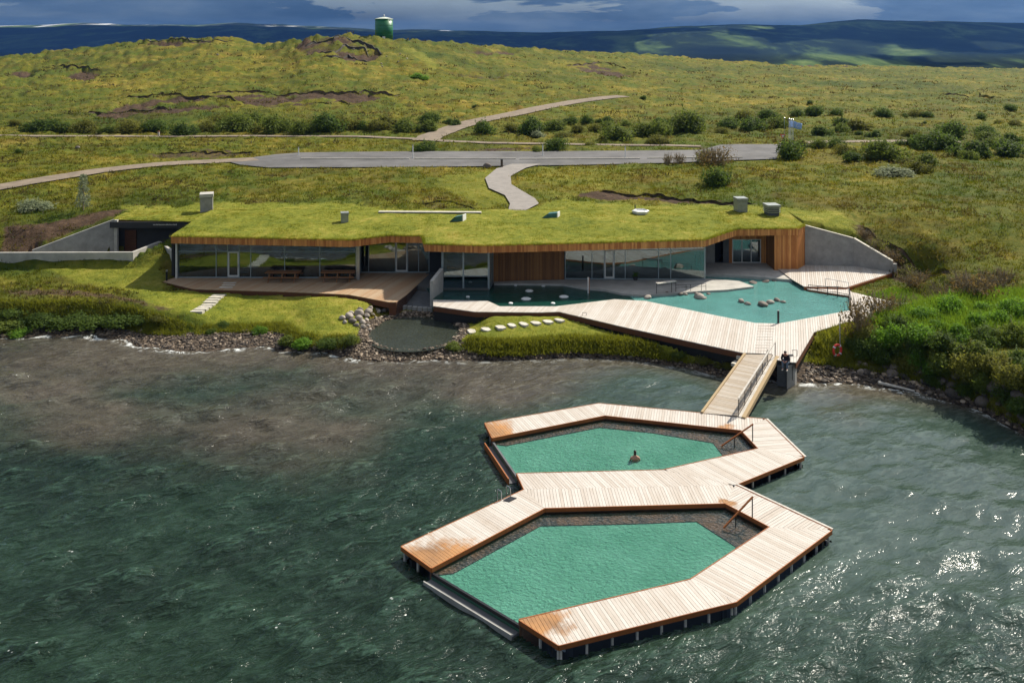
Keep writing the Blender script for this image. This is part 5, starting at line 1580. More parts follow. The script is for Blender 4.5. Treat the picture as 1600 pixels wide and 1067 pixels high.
# ------------------------------------------------------------------ furniture and fittings
def picnic(x0, x1, y, label):
    a, b = P(x0, y, ZD), P(x1, y, ZD)
    c = (a + b) / 2 + Vector((0, 0.55, 0)); L_ = (b.x - a.x)
    t_ = thing('picnic_table', label, 'picnic table', c, 'picnic tables on the terrace')
    for k in range(4):
        MB().box((c.x, c.y - 0.33 + 0.22 * k, c.z + 0.745), (L_ * 0.97, 0.205, 0.045)).build('table_plank', M['wood_table'], t_)
    for s_ in (-1, 1):
        MB().box((c.x, c.y + s_ * 0.74, c.z + 0.44), (L_, 0.26, 0.045)).build('bench', M['wood_table'], t_)
    for fx_ in (-0.36, 0.0, 0.36):
        for s_ in (-1, 1):
            MB().bar((c.x + L_ * fx_, c.y + s_ * 0.80, c.z), (c.x + L_ * fx_, c.y + s_ * 0.28, c.z + 0.72), 0.09, 0.045).build('leg', M['wood_table'], t_)
        MB().bar((c.x + L_ * fx_ + 0.05, c.y - 0.82, c.z + 0.39), (c.x + L_ * fx_ + 0.05, c.y + 0.82, c.z + 0.39), 0.045, 0.09).build('crossbar', M['wood_table'], t_)
picnic(412, 468, 441, 'long timber picnic table on the terrace, left of the pair')
picnic(499, 554, 440.5, 'long timber picnic table on the terrace, right of the pair near the column')
bo = P(260.5, 438.5, ZD)
t_ = thing('bollard_light', 'slim black bollard light at the left tip of the terrace', 'lamp', bo)
MB().lathe(bo, [(0.08, -0.3), (0.08, 0.78)], 12).build('post', M['black'], t_)
MB().lathe((bo.x, bo.y, bo.z + 0.79), [(0.075, 0), (0.075, 0.08), (0.085, 0.085), (0.085, 0.12)], 12).build('head', M['steel'], t_)

def slab_stone(mb_pts, z0, z1, label, group, i):
    c = sum((Vector(p) for p in mb_pts), Vector((0, 0))) / len(mb_pts)
    t_ = MB().prism(ccw([tuple(Vector(p) - c) for p in mb_pts]), z0 - z1, 0).build('stepping_stone', M['slab'], None, local=True)
    t_.location = (c.x, c.y, z1)
    tag(t_, label, 'stepping stone', group)
ORD = ['first', 'second', 'third', 'fourth', 'fifth', 'sixth', 'seventh', 'eighth', 'ninth', 'tenth', 'eleventh', 'twelfth', 'thirteenth', 'fourteenth', 'fifteenth', 'sixteenth', 'seventeenth', 'eighteenth', 'nineteenth', 'twentieth']
ORD += ['twenty-' + ORD[i] for i in range(9)] + ['thirtieth'] + ['thirty-' + ORD[i] for i in range(9)]
lst = [(346, 458), (341, 462), (336.5, 465.5), (332, 469), (328, 472.7), (324, 476.5), (319, 480), (313.5, 483.5), (307, 487.5)]
for i, (x, y) in enumerate(lst):
    p = G(x, y); w_ = 20 * p.y / F / 2; h_ = 0.20
    q = [(p.x - w_, p.y - h_), (p.x + w_, p.y - h_ + 0.04), (p.x + w_ + 0.08, p.y + h_), (p.x - w_ + 0.1, p.y + h_)]
    slab_stone(q, p.z - 0.3, p.z + 0.10, 'wide pale slab in the lawn steps, %s down from the terrace' % ORD[i], 'steps on the left lawn', i)
for i, (x, y) in enumerate([(359, 442.5), (357, 446), (353, 449.5)]):
    p = P(x, y, ZD); w_ = 0.55
    q = [(p.x - w_, p.y - 0.14), (p.x + w_, p.y - 0.14), (p.x + w_, p.y + 0.14), (p.x - w_, p.y + 0.14)]
    slab_stone(q, ZD + 0.008, ZD + 0.05, 'grey slab laid across the shaded terrace, %s from the glass door' % ORD[i], 'slabs on the terrace', i)
lst = [(737, 518.5, 16, 7), (759, 515.5, 17, 6), (782, 513, 18, 5.5), (799.5, 509.7, 15, 5.5), (818, 507.5, 16, 6), (837, 505.3, 18, 5), (856, 503, 18, 4.8), (874, 501, 17, 4.6), (892, 499, 19, 4.2)]
for i, (x, y, w_, h_) in enumerate(lst):
    p = G(x, y); s = p.y / F; w_ = w_ * s / 2; h_ = h_ * s * p.y / (CH - p.z) / 2
    rr = random.Random(i)
    q = [(p.x - w_ * 0.95, p.y + h_ * 0.5), (p.x - w_ * 0.35, p.y - h_ * rr.uniform(0.5, 0.9)), (p.x + w_ * 0.4, p.y - h_), (p.x + w_, p.y - h_ * 0.45), (p.x + w_ * 0.5, p.y + h_ * rr.uniform(0.4, 0.8)), (p.x - w_ * 0.4, p.y + h_)]
    slab_stone(q, p.z - 0.3, p.z + 0.09, 'irregular pale stepping stone in the lawn, %s from the pond' % ORD[i], 'stepping stones by the pond', i)

# white round floats and a post in the dark pool
for i, (x, y, w_) in enumerate([(731, 464, 6), (798, 474, 7), (822, 467, 16), (881, 463.7, 15), (864, 474, 7), (827, 454.5, 13), (805.5, 446, 5), (849, 447, 6)]):
    p = P(x, y, 1.47); r_ = w_ * p.y / F / 2
    tx = ['left of the rest below the glazed bay', 'small, near the boardwalk edge on the left', 'largest one, in the middle of the dark water', 'large one nearest the boardwalk bend on the right', 'small one nearest the boardwalk on the right', 'shaded one below the timber wall', 'tiny shaded one at the foot of the timber wall, left', 'tiny shaded one at the foot of the timber wall, right'][i]
    o = MB().lathe((0, 0, 0), [(r_ * 0.75, -0.06), (r_, -0.02), (r_, 0.03), (r_ * 0.8, 0.06)], 6 if w_ > 10 else 12).build('pool_float', M['white'], None, local=True)
    o.location = (p.x, p.y, p.z)
    tag(o, 'white float on the pool, ' + tx, 'float', 'white floats on the dark pool')
p = P(919, 459, 1.40)
t_ = thing('shower_post', 'slim timber and white post standing in the pool before the glass hall', 'post', p)
MB().box((p.x, p.y, p.z + 0.65), (0.10, 0.10, 1.45)).build('post', M['white'], t_)
MB().box((p.x + 0.075, p.y - 0.01, p.z + 0.65), (0.05, 0.10, 1.40)).build('strip', M['wood_trim'], t_)
p = P(1216, 506, 1.55)
t_ = thing('shower_post', 'black post at the edge of the turquoise water above the ramp treads', 'post', p)
MB().box((p.x, p.y, p.z + 0.45), (0.13, 0.10, 1.0)).build('post', M['black'], t_)
MB().box((p.x, p.y, p.z + 0.97), (0.14, 0.11, 0.04)).build('cap', M['steel'], t_)
# counter shelf and rails at the terrace edge
p = P(1026, 459, ZD); q = P(1056, 456, ZD)
t_ = thing('shelf_rail', 'pale shelf on thin black legs at the pool terrace edge', 'shelf', p)
MB().bar(p + Vector((0, 0, 0.86)), q + Vector((0, 0.2, 0.86)), 0.42, 0.05).build('shelf', M['post_white'], t_)
MB().bar(p + Vector((0, 0, 0.68)), q + Vector((0, 0.2, 0.68)), 0.03, 0.03).build('rail', M['black'], t_)
for k in (0, 0.78, 1.0):
    a = p.lerp(q, k)
    MB().tube([a, a + Vector((0, 0, 0.84))], 0.022, 6).build('leg', M['black'], t_)
t_ = thing('pool_rail', 'thin black rail on the terrace edge above the boulders', 'railing', P(1072, 455.5, ZD))
ps = [P(x, y, ZD) for x, y in ((1056, 456), (1072, 455.3), (1079, 455), (1096, 454), (1103, 453.4))]
for a in ps:
    MB().tube([a - Vector((0, 0, 0.2)), a + Vector((0, 0, 0.55))], 0.018, 6).build('post', M['black'], t_)
for dz in (0.55, 0.35):
    MB().tube([a + Vector((0, 0, dz)) for a in ps], 0.016, 6).build('rail', M['black'], t_)
# long railing down into the turquoise pool on the right
t_ = thing('pool_railing', 'dark railing bending along the right edge of the turquoise pool', 'railing', P(1292, 462, 1.5))
ps = [P(x, y, 1.45) for x, y in ((1263, 453), (1278, 456.5), (1293, 461.5), (1308.5, 464.5), (1327, 469), (1329, 482))]
hs_ = [0.42, 0.52, 0.72, 0.86, 0.95, 0.85]
for a, h_ in zip(ps, hs_):
    MB().box((a.x, a.y, a.z + h_ / 2 - 0.1), (0.05, 0.04, h_ + 0.2)).build('post', M['black'], t_)
for f_ in (1.0, 0.45):
    MB().tube([a + Vector((0, 0, h_ * f_)) for a, h_ in zip(ps, hs_)], 0.026, 6).build('rail', M['black'], t_)
a = P(1290, 449, 1.75); b = P(1326, 456, 1.7)
t_ = thing('deck_railing', 'thin upper railing behind the turquoise pool on the sun deck', 'railing', a)
for f_ in (0, 0.5, 1):
    p = a.lerp(b, f_); MB().tube([p, p + Vector((0, 0, 0.75))], 0.02, 6).build('post', M['steel'], t_)
MB().tube([a + Vector((0, 0, 0.75)), b + Vector((0, 0, 0.75))], 0.022, 6).build('rail', M['steel'], t_)
# small fittings on the boardwalk
def hoop(x, y, w_, h_, label):
    a, b = P(x, y, ZD), P(x + w_, y, ZD)
    t_ = thing('deck_hoop', label, 'handle', a, 'small hoops on the boardwalk')
    hh = h_ * a.y / F
    MB().tube([a, a + Vector((0, 0, hh)), b + Vector((0, 0, hh)), b], 0.022, 6).build('hoop', M['black'], t_)
hoop(910, 492.5, 6, 4, 'small black hoop at the lawn edge of the boardwalk')
hoop(1238, 556, 7.5, 9, 'thin black hoop on the landing right of the seated person')
dr = P(1235, 555.5, ZD)
t_ = MB().box((0, 0, 0.02), (0.36, 0.18, 0.05)).build('deck_drain', M['black'], None, local=True); t_.location = dr + Vector((0, 0, 0.01)); tag(t_, 'small dark drain grate on the landing behind the seated person', 'drain')
# abutment and steps by the gangway
ab = thing('abutment', 'grey concrete abutment under the boardwalk beside the gangway', 'abutment', P(1226, 590, 0.4))
aq = XY([(1214, 573), (1229, 575), (1241, 570), (1240, 566), (1216, 566)], 1.2)
MB().prism(ccw([tuple(p) for p in aq]), -0.2, 1.28).build('block', M['concrete_dark'], ab)
MB().prism(ccw([tuple(p) for p in XY([(1229.5, 575.5), (1242, 570.5), (1245, 567), (1241.5, 567)], 1.3)]), -0.2, 1.40).build('side_wall', M['concrete'], ab)
for i, (x, y) in enumerate([(1158, 555.5), (1150, 566)]):
    p = P(x, y, 1.35 - 0.3 * i)
    o = MB().box((0, 0, -0.1), (0.62, 0.42, 0.2), 0.9).build('stone_step', M['slab'], None, local=True); o.location = p
    tag(o, 'pale stone step left of the gangway head, %s of the two' % ('upper' if i == 0 else 'lower'), 'step', 'steps beside the gangway')
# lifebuoy on its post
p = G(1312.5, 556)
zt_ = CH - (493 - HY) * p.y / F
t_ = thing('lifebuoy_post', 'thin grey post carrying the lifebuoy by the bushes', 'post', p)
MB().tube([p - Vector((0, 0, 0.3)), Vector((p.x, p.y, zt_))], 0.035, 8).build('post', M['steel'], t_)
lc = Vector((p.x - 0.22, p.y - 0.10, CH - (546.5 - HY) * p.y / F))
lb = thing('lifebuoy', 'red ring lifebuoy hanging on its post near the shore', 'lifebuoy', lc)
Rr_ = 8.6 * p.y / F
ring = []
for k in range(25):
    a_ = 2 * math.pi * k / 24
    ring.append(Vector((lc.x + Rr_ * 0.80 * math.cos(a_) * 0.95, lc.y + Rr_ * 0.8 * math.cos(a_) * 0.25, lc.z + Rr_ * math.sin(a_))))
MB().tube(ring, 0.085, 8, cap=False).build('ring', M['red'], lb, smooth_=True)
for k in range(4):
    i0 = 3 + k * 6
    MB().tube([ring[i0], ring[i0 + 1]], 0.096, 8).build('band', M['flag_mark'], lb)

# ------------------------------------------------------------------ road furniture, flags, tank
for i, (x, y0, y1, tx) in enumerate([(466.5, 229, 243, 'at the left end of the car park'), (645, 225, 248, 'left of the footpath junction'), (848, 225, 244, 'right of the footpath junction'), (977, 228, 247, 'in the middle right of the car park')]):
    p = G(x, y1); h_ = (y1 - y0) * p.y / F
    t_ = thing('snow_pole', 'thin white marker pole ' + tx, 'pole', p, 'marker poles by the car park')
    MB().tube([p - Vector((0, 0, 0.2)), p + Vector((0, 0, h_))], 0.07, 8).build('pole', M['white'], t_)
    MB().tube([p + Vector((0, 0, h_ * 0.93)), p + Vector((0, 0, h_ + 0.02))], 0.085, 8).build('cap', M['steel'], t_)
p = G(784, 262)
t_ = thing('path_bollard', 'dark timber bollard where the footpath meets the car park', 'bollard', p)
MB().box((p.x, p.y, p.z + 0.5), (0.30, 0.25, 1.15)).build('post', M['bark'], t_); MB().box((p.x, p.y, p.z + 1.1), (0.34, 0.29, 0.06)).build('cap', M['black'], t_)
p = G(248, 213)
t_ = thing('marker_post', 'short pale marker post beside the old track', 'post', p)
MB().box((p.x, p.y, p.z + 0.4), (0.28, 0.2, 0.9)).build('post', M['post_white'], t_); MB().box((p.x, p.y, p.z + 0.9), (0.32, 0.24, 0.12)).build('cap', M['wood_trim'], t_)
p = G(1223, 231)
t_ = thing('yield_sign', 'red bordered triangular yield sign left of the flagpoles', 'sign', p)
MB().tube([p, p + Vector((0, 0, 1.5))], 0.04, 6).build('post', M['steel'], t_)
MB().add([(p.x - 0.42, p.y - 0.06, p.z + 2.1), (p.x, p.y - 0.06, p.z + 1.4), (p.x + 0.42, p.y - 0.06, p.z + 2.1), (p.x - 0.42, p.y - 0.03, p.z + 2.1), (p.x, p.y - 0.03, p.z + 1.4), (p.x + 0.42, p.y - 0.03, p.z + 2.1)], [(0, 1, 2), (5, 4, 3), (0, 3, 4, 1), (1, 4, 5, 2), (2, 5, 3, 0)]).build('plate', M['red'], t_)
MB().add([(p.x - 0.24, p.y - 0.07, p.z + 2.0), (p.x, p.y - 0.07, p.z + 1.6), (p.x + 0.24, p.y - 0.07, p.z + 2.0), (p.x, p.y - 0.065, p.z + 1.8)], [(0, 1, 2)]).build('plate_face', M['white'], t_)
fbase = G(1236, 234)
for i, (x, ytop, fl_) in enumerate([(1225.5, 186, 0), (1233, 187.5, 1), (1235.8, 188, 1), (1239, 188.5, 1)]):
    Y_ = fbase.y - 0.6 * i
    p = Vector(((x - 800) * Y_ / F, Y_, 0)); p.z = float(Hs(p.x, p.y)[0])
    zt_ = CH - (ytop - HY) * Y_ / F
    tx = ['bare thin grey flagpole left of the three flags', 'leftmost of the three white poles flying blue and white flags', 'middle of the three white poles flying blue and white flags', 'rightmost of the three white poles flying blue and white flags'][i]
    t_ = thing('flagpole', tx, 'flagpole', p, 'flagpoles by the car park')
    rp_ = 0.04 if not fl_ else 0.065
    MB().tube([p - Vector((0, 0, 0.3)), Vector((p.x, p.y, zt_))], [rp_, rp_ * 0.8], 8).build('pole', M['white' if fl_ else 'steel'], t_)
    MB().lathe((p.x, p.y, zt_), [(0.05, 0), (0.13, 0.06), (0.13, 0.16), (0.04, 0.22)], 8).build('finial', M['steel'], t_)
    if fl_:
        nx_ = 12; W_ = 1.30; H_ = 0.95
        v = []; f = []
        for j in range(nx_ + 1):
            s_ = j / nx_
            for zz_ in (0, 1, 2, 3, 4):
                q_ = zz_ / 4
                v.append((p.x + 0.06 + s_ * W_ * (0.95 - 0.1 * q_), p.y - 0.12 * math.sin(s_ * 7 + i) - 0.25 * s_, zt_ - 0.15 - q_ * H_ - 0.35 * s_ ** 1.3 * (1 - 0.35 * q_) + 0.05 * math.sin(s_ * 9 + q_ * 3)))
        for j in range(nx_):
            for z_ in range(4):
                k_ = j * 5 + z_
                f.append((k_, k_ + 1, k_ + 6, k_ + 5))
        fo = MB().add(v, f); 
        o = fo.build('flag', M['flag'], t_, smooth_=True)
        md = o.modifiers.new('thick', 'SOLIDIFY'); md.thickness = 0.02
        # pale round emblem printed on the cloth
        j0 = 6
        c_ = Vector(v[j0 * 5 + 2]); em = MB()
        em.lathe((0, 0, 0), [(0.20, 0), (0.26, 0), (0.26, 0.02), (0.20, 0.02), (0.20, 0)], 14, cap=False)
        em.v = [(c_.x + a_, c_.y - 0.05 - z_, c_.z + b_) for a_, b_, z_ in em.v]
        em.build('emblem', M['flag_mark'], o)
tb = G(600, 61.5); Yt = 300.0
tb = Vector(((600 - 800) * Yt / F, Yt, 0)); tb.z = CH - (61.5 - HY) * Yt / F
tk = thing('water_tank', 'green cylindrical water tank on the hilltop', 'tank', tb)
rt_ = 13.8 * Yt / F; ht_ = 31 * Yt / F
MB().lathe((tb.x, tb.y, tb.z - 1.0), [(rt_, 0), (rt_, 1.0 + ht_)], 32).build('shell', M['tank'], tk, smooth_=True)
for k in range(4):
    MB().lathe((tb.x, tb.y, tb.z + ht_ * (0.24 * k + 0.2)), [(rt_ + 0.002, 0), (rt_ + 0.06, 0.02), (rt_ + 0.06, 0.10), (rt_ + 0.002, 0.12)], 32, cap=False).build('hoop', M['tank'], tk)
MB().lathe((tb.x, tb.y, tb.z + ht_), [(rt_ + 0.10, 0), (rt_ + 0.10, 0.12), (0.6, 0.75), (0.1, 0.8)], 32).build('roof', M['tank_roof'], tk)
MB().lathe((tb.x, tb.y, tb.z + ht_ + 0.75), [(0.18, 0), (0.18, 0.5), (0.35, 0.55), (0.05, 0.85)], 10).build('vent', M['steel'], tk)
MB().box((tb.x - 0.4, tb.y - rt_ - 0.5, tb.z + 0.35), (2.2, 0.9, 1.0)).build('valve_box', M['black'], tk)
MB().box((tb.x + 0.5, tb.y - rt_ - 1.0, tb.z + 0.45), (0.9, 0.15, 0.8)).build('hatch', M['white'], tk)
# plants in a pot beside the hall glass
p = P(992, 436, ZD) + Vector((0, -0.35, 0))
t_ = thing('potted_plant', 'small dark planter with yellow flowers before the hall glass', 'plant', p)
MB().lathe(p, [(0.17, 0), (0.22, 0.32), (0.20, 0.32)], 10).build('pot', M['plant_pot'], t_)
cr = MB()
rr = random.Random(9)
for k in range(70):
    c_ = p + Vector((rr.gauss(0, 0.13), rr.gauss(0, 0.13), 0.42 + rr.uniform(-0.1, 0.22))); a_ = rr.uniform(0, 6.3)
    u_ = Vector((math.cos(a_), math.sin(a_), rr.uniform(-0.5, 0.8))).normalized() * 0.06; w_ = u_.orthogonal().normalized() * 0.03
    cr.add([c_ - u_, c_ + w_, c_ + u_, c_ - w_], [(0, 1, 2, 3)])
cr.build('foliage', M['leaf_lush'], t_)
# ------------------------------------------------------------------ pond
pd = thing('pond', 'small dark round pond rimmed with gravel and boulders below the terrace', 'pond', (POND.x, POND.y, 0.4))
pv = [(POND.x + 3.75 * math.cos(2 * math.pi * k / 40), POND.y + 4.2 * math.sin(2 * math.pi * k / 40), 0.40) for k in range(40)]
MB().add(pv, [tuple(range(40))]).build('pond_water', M['pond_water'], pd)
inl = MB(); rr = random.Random(2)
for k in range(9):
    p = P(608 + k * 8, 474.5 + k * 0.7, 0.95)
    MB().box((p.x, p.y, 0.72), (0.36, 0.25, 0.34 + rr.uniform(-0.03, 0.05)), rr.uniform(-0.15, 0.15)).build('weir_stone', M['concrete'], pd)

# ------------------------------------------------------------------ rocks
def ico(sub):
    bm = bmesh.new(); bmesh.ops.create_icosphere(bm, subdivisions=sub, radius=1.0)
    v = np.array([x.co[:] for x in bm.verts]); f = np.array([[q.index for q in x.verts] for x in bm.faces]); bm.free()
    return v, f
IV, IF = ico(3)
ROCKS = []
for s_ in range(7):
    v = IV.copy()
    rg = np.random.default_rng(s_ + 20)
    for _ in range(11):                       # flat facets, like split and worn stone
        nv_ = rg.normal(size=3); nv_ /= np.linalg.norm(nv_)
        lim = rg.uniform(0.62, 0.92)
        dd = v @ nv_
        v = v - np.outer(np.maximum(dd - lim, 0) * 0.9, nv_)
    v *= (1 + 0.12 * fbm(v[:, 0] * 2 + s_ * 9, v[:, 1] * 2 + v[:, 2] * 1.7, 50, 3))[:, None]
    v *= np.array([1.0, rg.uniform(0.72, 0.95), rg.uniform(0.55, 0.8)])
    me = bpy.data.meshes.new('rock'); me.from_pydata(v.tolist(), [], IF.tolist())
    me.polygons.foreach_set('use_smooth', [True] * len(me.polygons)); me.materials.append(M['rock_grey']); me.update()
    ROCKS.append(me)
rk = random.Random(5)
def rock(p, r, m, label, group, name='boulder', flat=1.0):
    o = bpy.data.objects.new(name, ROCKS[rk.randrange(7)])
    C.objects.link(o)
    o.location = (p.x, p.y, p.z + r * 0.25 * flat); o.scale = (r, r, r * flat)
    o.rotation_euler = (rk.uniform(-0.3, 0.3), rk.uniform(-0.3, 0.3), rk.uniform(0, 6.3))
    o.material_slots[0].link = 'OBJECT'; o.material_slots[0].material = M[m]
    tag(o, label, 'rock', group)
    return o
rim = [(609, 475.5, 8), (600, 477, 9), (590, 479.5, 11), (592, 485.5, 8), (579, 482, 10), (575, 488, 13), (563, 485, 9), (560, 492, 15), (549, 490, 8), (546, 496.5, 14), (536, 498, 11), (573, 496, 11), (561, 499.5, 12), (551, 503.5, 12), (539, 504, 9), (583, 493, 8), (566, 505.5, 11), (557, 509.5, 10), (573, 503, 8), (567, 512, 9), (575, 510, 7), (578, 516, 7), (618, 477, 6), (587, 498, 6)]
rim.sort(key=lambda q: -q[0])
for i, (x, y, w_) in enumerate(rim):
    p = G(x, y); p.z = max(p.z, 0.45)
    rock(p, w_ * p.y / F / 2 * 1.15, 'rock_grey', 'rounded pale boulder on the pond rim, %s from the terrace corner going left' % ORD[i], 'boulders on the pond rim')
sb_ = random.Random(12)
shore = []
for i in range(52):
    x = 1332 + (1606 - 1332) * (i + sb_.random()) / 52
    ys = np.interp(x, [1300, 1360, 1410, 1480, 1540, 1600, 1640], [597, 601, 608, 626, 646, 680, 702])
    up_ = np.interp(x, [1330, 1400, 1480, 1600], [18, 34, 42, 56])
    y = ys - 2 - sb_.random() ** 0.8 * up_ * 0.9
    shore.append((x, y, sb_.choice([6, 7, 8, 9, 10, 11, 13, 15, 18]) * np.interp(x, [1330, 1500, 1600], [0.85, 1.0, 1.45])))
shore += [(1344, 569, 9), (1352, 572, 9), (1340, 573, 9), (1364, 577, 10), (1393, 580, 16), (1395, 586, 19), (1472, 600, 20), (1490, 620, 22), (1572, 612, 20), (1592, 622, 22), (1586, 574, 10)]
shore.sort()
for i, (x, y, w_) in enumerate(shore):
    p = G(x, y); p.z = max(p.z, -0.02)
    big = 'big ' if w_ > 15 else 'small ' if w_ < 8 else ''
    lab = '%sdark boulder on the right shore, %s from the lifebuoy' % (big, ORD[i] if i < len(ORD) else 'far right, past most others')
    if i >= len(ORD):
        lab = '%sdark boulder on the right shore, %s from the right photo edge' % (big, ORD[len(shore) - 1 - i])
    rock(p, w_ * p.y / F / 2 * 1.15, 'rock_dark' if sb_.random() < 0.75 else 'pebble', lab, 'boulders on the right shore')
plr = [(1012, 466.5, 15), (1043, 460, 10), (1064, 461, 13), (1072, 461, 8), (1088, 459.5, 8), (1107, 460, 8), (1092, 465.5, 19), (1099, 467, 12), (1159, 472.5, 13), (1168, 476, 11), (1203, 474, 15), (1193, 478, 20), (1214, 470.5, 12), (1223, 473, 10)]
for i, (x, y, w_) in enumerate(plr):
    p = P(x, y, 1.42)
    w2 = w_ * p.y / F / 2
    rock(p, w2, 'rock_grey', 'grey boulder in the turquoise pool, %s from the left' % ORD[i], 'boulders in the bathing pool', flat=0.8)
for i, (x, y, w_) in enumerate([(1178, 442.5, 18), (1196, 440.5, 16), (1211, 438.7, 14), (1224, 437.6, 12)]):
    p = P(x, y, 1.42)
    rock(p, w_ * p.y / F / 2, 'rock_dark', 'flat dark stepping rock in the pool channel, %s from the left' % ORD[i], 'flat rocks in the pool channel', flat=0.30)
for i, (x, y, w_) in enumerate([(597, 103, 4), (596, 99, 3), (625, 86, 3.5), (622, 98, 3), (636, 94, 3), (604, 92, 2.5), (121, 231, 7), (340, 88, 4)]):
    p = G(x, y)
    rock(p, w_ * p.y / F / 2 * 1.2, 'rock_grey', 'pale stone on the open hillside, %s in height order' % ORD[i] if i < 6 else ('pale stone on the moor above the gravel road' if i == 6 else 'pale stone on the left hill crest'), 'stones on the hillside')
p = G(761, 261.5)
rock(p, 0.62, 'rock_dark', 'dark standing boulder left of the path bollard', None, flat=1.3)
for i, (x, y) in enumerate([(1010, 556), (1040, 560), (985, 558)]):
    p = P(x, y, 0.12); rock(p, 0.42 - 0.1 * i, 'rock_grey', 'pale rock at the water edge below the lawn, %s largest' % ORD[i], 'rocks below the lawn', flat=0.6)
# driftwood on the right shore
p = P(1376, 598, 0.12)
dw = thing('driftwood_log', 'bleached driftwood log lying along the right waterline', 'log', p)
MB().tube([P(1372, 597.5, 0.15), P(1385, 600.5, 0.12), P(1405, 605, 0.10), P(1429, 611, 0.08)], [0.10, 0.10, 0.08, 0.06], 8).build('trunk', M['post_white'], dw)
MB().tube([P(1372, 597.5, 0.15), P(1376, 594.5, 0.25)], [0.06, 0.04], 6).build('branch', M['post_white'], dw)

# pebbles on the beaches
def scatter_rows(n_, y0, y1, u0=-0.66, u1=0.66):
    yp = rng.uniform(y0, y1, n_); up = rng.uniform(u0, u1, n_)
    Yw = F * (CH - 1.5) / (yp - HY)
    return up * Yw, Yw
OV, OF = ico(1)
def pebbles(n_):
    X = rng.uniform(-46, 40, n_ * 9); Y = rng.uniform(48, 74, n_ * 9)
    g_ = look(cover[..., 2], X, Y); z = Hs(X, Y)
    k = (g_ > 0.45) & (z > 0.0) & (z < 1.0) & (np.abs(X / Y) < 0.68)
    k &= ~((sdist(X, Y, [tuple(p) for p in BOARD]) > -0.1) | (sdist(X, Y, [tuple(p) for p in TERR]) > -0.1))
    X, Y, z = X[k][:n_], Y[k][:n_], z[k][:n_]
    m_ = len(X)
    r = rng.uniform(0.04, 0.11, m_) * np.where(rng.random(m_) < 0.06, 1.9, 1)
    r *= np.where(X > 15, 1.25, 1)
    a_ = rng.uniform(0, 6.28, m_)
    base = OV[:12] if False else OV
    v = base[None] * (1 + 0.22 * rng.normal(size=(m_, len(base), 1))) * r[:, None, None] * np.array([1.25, 0.9, 0.6])
    c, s = np.cos(a_)[:, None], np.sin(a_)[:, None]
    vx = v[..., 0] * c - v[..., 1] * s + X[:, None]; vy = v[..., 0] * s + v[..., 1] * c + Y[:, None]; vz = v[..., 2] + z[:, None] + 0.2 * r[:, None]
    Vv = np.stack([vx, vy, vz], -1).reshape(-1, 3)
    Q = (OF[None] + (np.arange(m_) * len(base))[:, None, None]).reshape(-1, 3)
    o = np_mesh('pebbles', Vv, Q, None, kind='stuff', smooth_=False, nper=3)
    o.data.materials.clear()
    m2, n_2, b2, o2 = mat('pebble_mix')
    at = n_2('ShaderNodeAttribute', attribute_name='tone')
    n_2.l(n_2.ramp(at.outputs['Fac'], [(0, (0.024, 0.017, 0.012)), (0.5, (0.085, 0.062, 0.042)), (0.85, (0.22, 0.16, 0.105)), (1, (0.38, 0.30, 0.22))]), b2.inputs['Base Color'])
    b2.inputs['Roughness'].default_value = 0.75
    o.data.materials.append(m2)
    tn = rng.random(m_) ** 1.2
    tn = np.where(np.hypot((X - POND.x) / 3.55, (Y - POND.y) / 4.0) < 1.5, np.clip(tn * 0.7 + 0.34, 0, 1), tn)
    tn = np.repeat(tn, len(base))
    attr(o, 'tone', np.stack([tn, tn, tn, np.ones_like(tn)], 1))
    o['label'] = 'brown and grey shore pebbles'
pebbles(9000)

# ------------------------------------------------------------------ grass
def tufts(name, X, Y, z, h, wd, nb, m, spread=0.12, droop=0.5, parent=None, off=(0, 0, 0), label=None):
    n_ = len(X)
    Xb = np.repeat(X, nb) + rng.normal(0, 1, n_ * nb) * np.repeat(spread, nb) if np.ndim(spread) else np.repeat(X, nb) + rng.normal(0, spread, n_ * nb)
    Yb = np.repeat(Y, nb) + rng.normal(0, 1, n_ * nb) * (np.repeat(spread, nb) if np.ndim(spread) else spread)
    zb = np.repeat(z, nb) - 0.02
    hb = np.repeat(h, nb) * rng.uniform(0.55, 1.2, n_ * nb)
    wb = np.repeat(wd, nb) * rng.uniform(0.6, 1.3, n_ * nb)
    a_ = rng.uniform(0, 6.28, n_ * nb); la = rng.uniform(0, 6.28, n_ * nb); ll = hb * rng.uniform(0.1, 1, n_ * nb) * droop
    dx, dy = np.cos(a_) * wb / 2, np.sin(a_) * wb / 2
    tx, ty = Xb + np.cos(la) * ll - 0.10 * hb, Yb + np.sin(la) * ll
    Vv = np.stack([np.stack([Xb - dx, Yb - dy, zb], 1), np.stack([Xb + dx, Yb + dy, zb], 1), np.stack([tx, ty, zb + hb], 1)], 1).reshape(-1, 3) - np.array(off)
    Q = np.arange(len(Vv)).reshape(-1, 3)
    o = np_mesh(name, Vv, Q, m, parent=parent, kind='stuff', smooth_=False, nper=3)
    if label:
        o['label'] = label
    return o
AVOID = [[tuple(p) for p in q] for q in (TERR, BOARD, BATH, BUILD, RDECK, WALK, RAMP)] + [PARK, PATH] + [L + Rr[::-1] for (L, Rr, mt) in RIB.values()]
def free(X, Y, marg=0.12):
    k = np.ones(len(X), bool)
    for q in AVOID:
        k &= sdist(X, Y, q) < -marg
    return k
X, Y = scatter_rows(120000, 118, 620)
z = Hs(X, Y); k = free(X, Y, 0.06) & (z > 0.45) & (look(cover[..., 2], X, Y) < 0.3) & (look(cover[..., 1], X, Y) < 0.45)
lw = look(cover[..., 0], X, Y)
clump = fbm(X * 0.5, Y * 0.5, 71, 3) + 0.25 > rng.uniform(-0.4, 0.5, len(X))
km = k & (lw < 0.4) & clump
km &= rng.random(len(X)) < np.interp(Y, [110, 180], [1, 0.45])
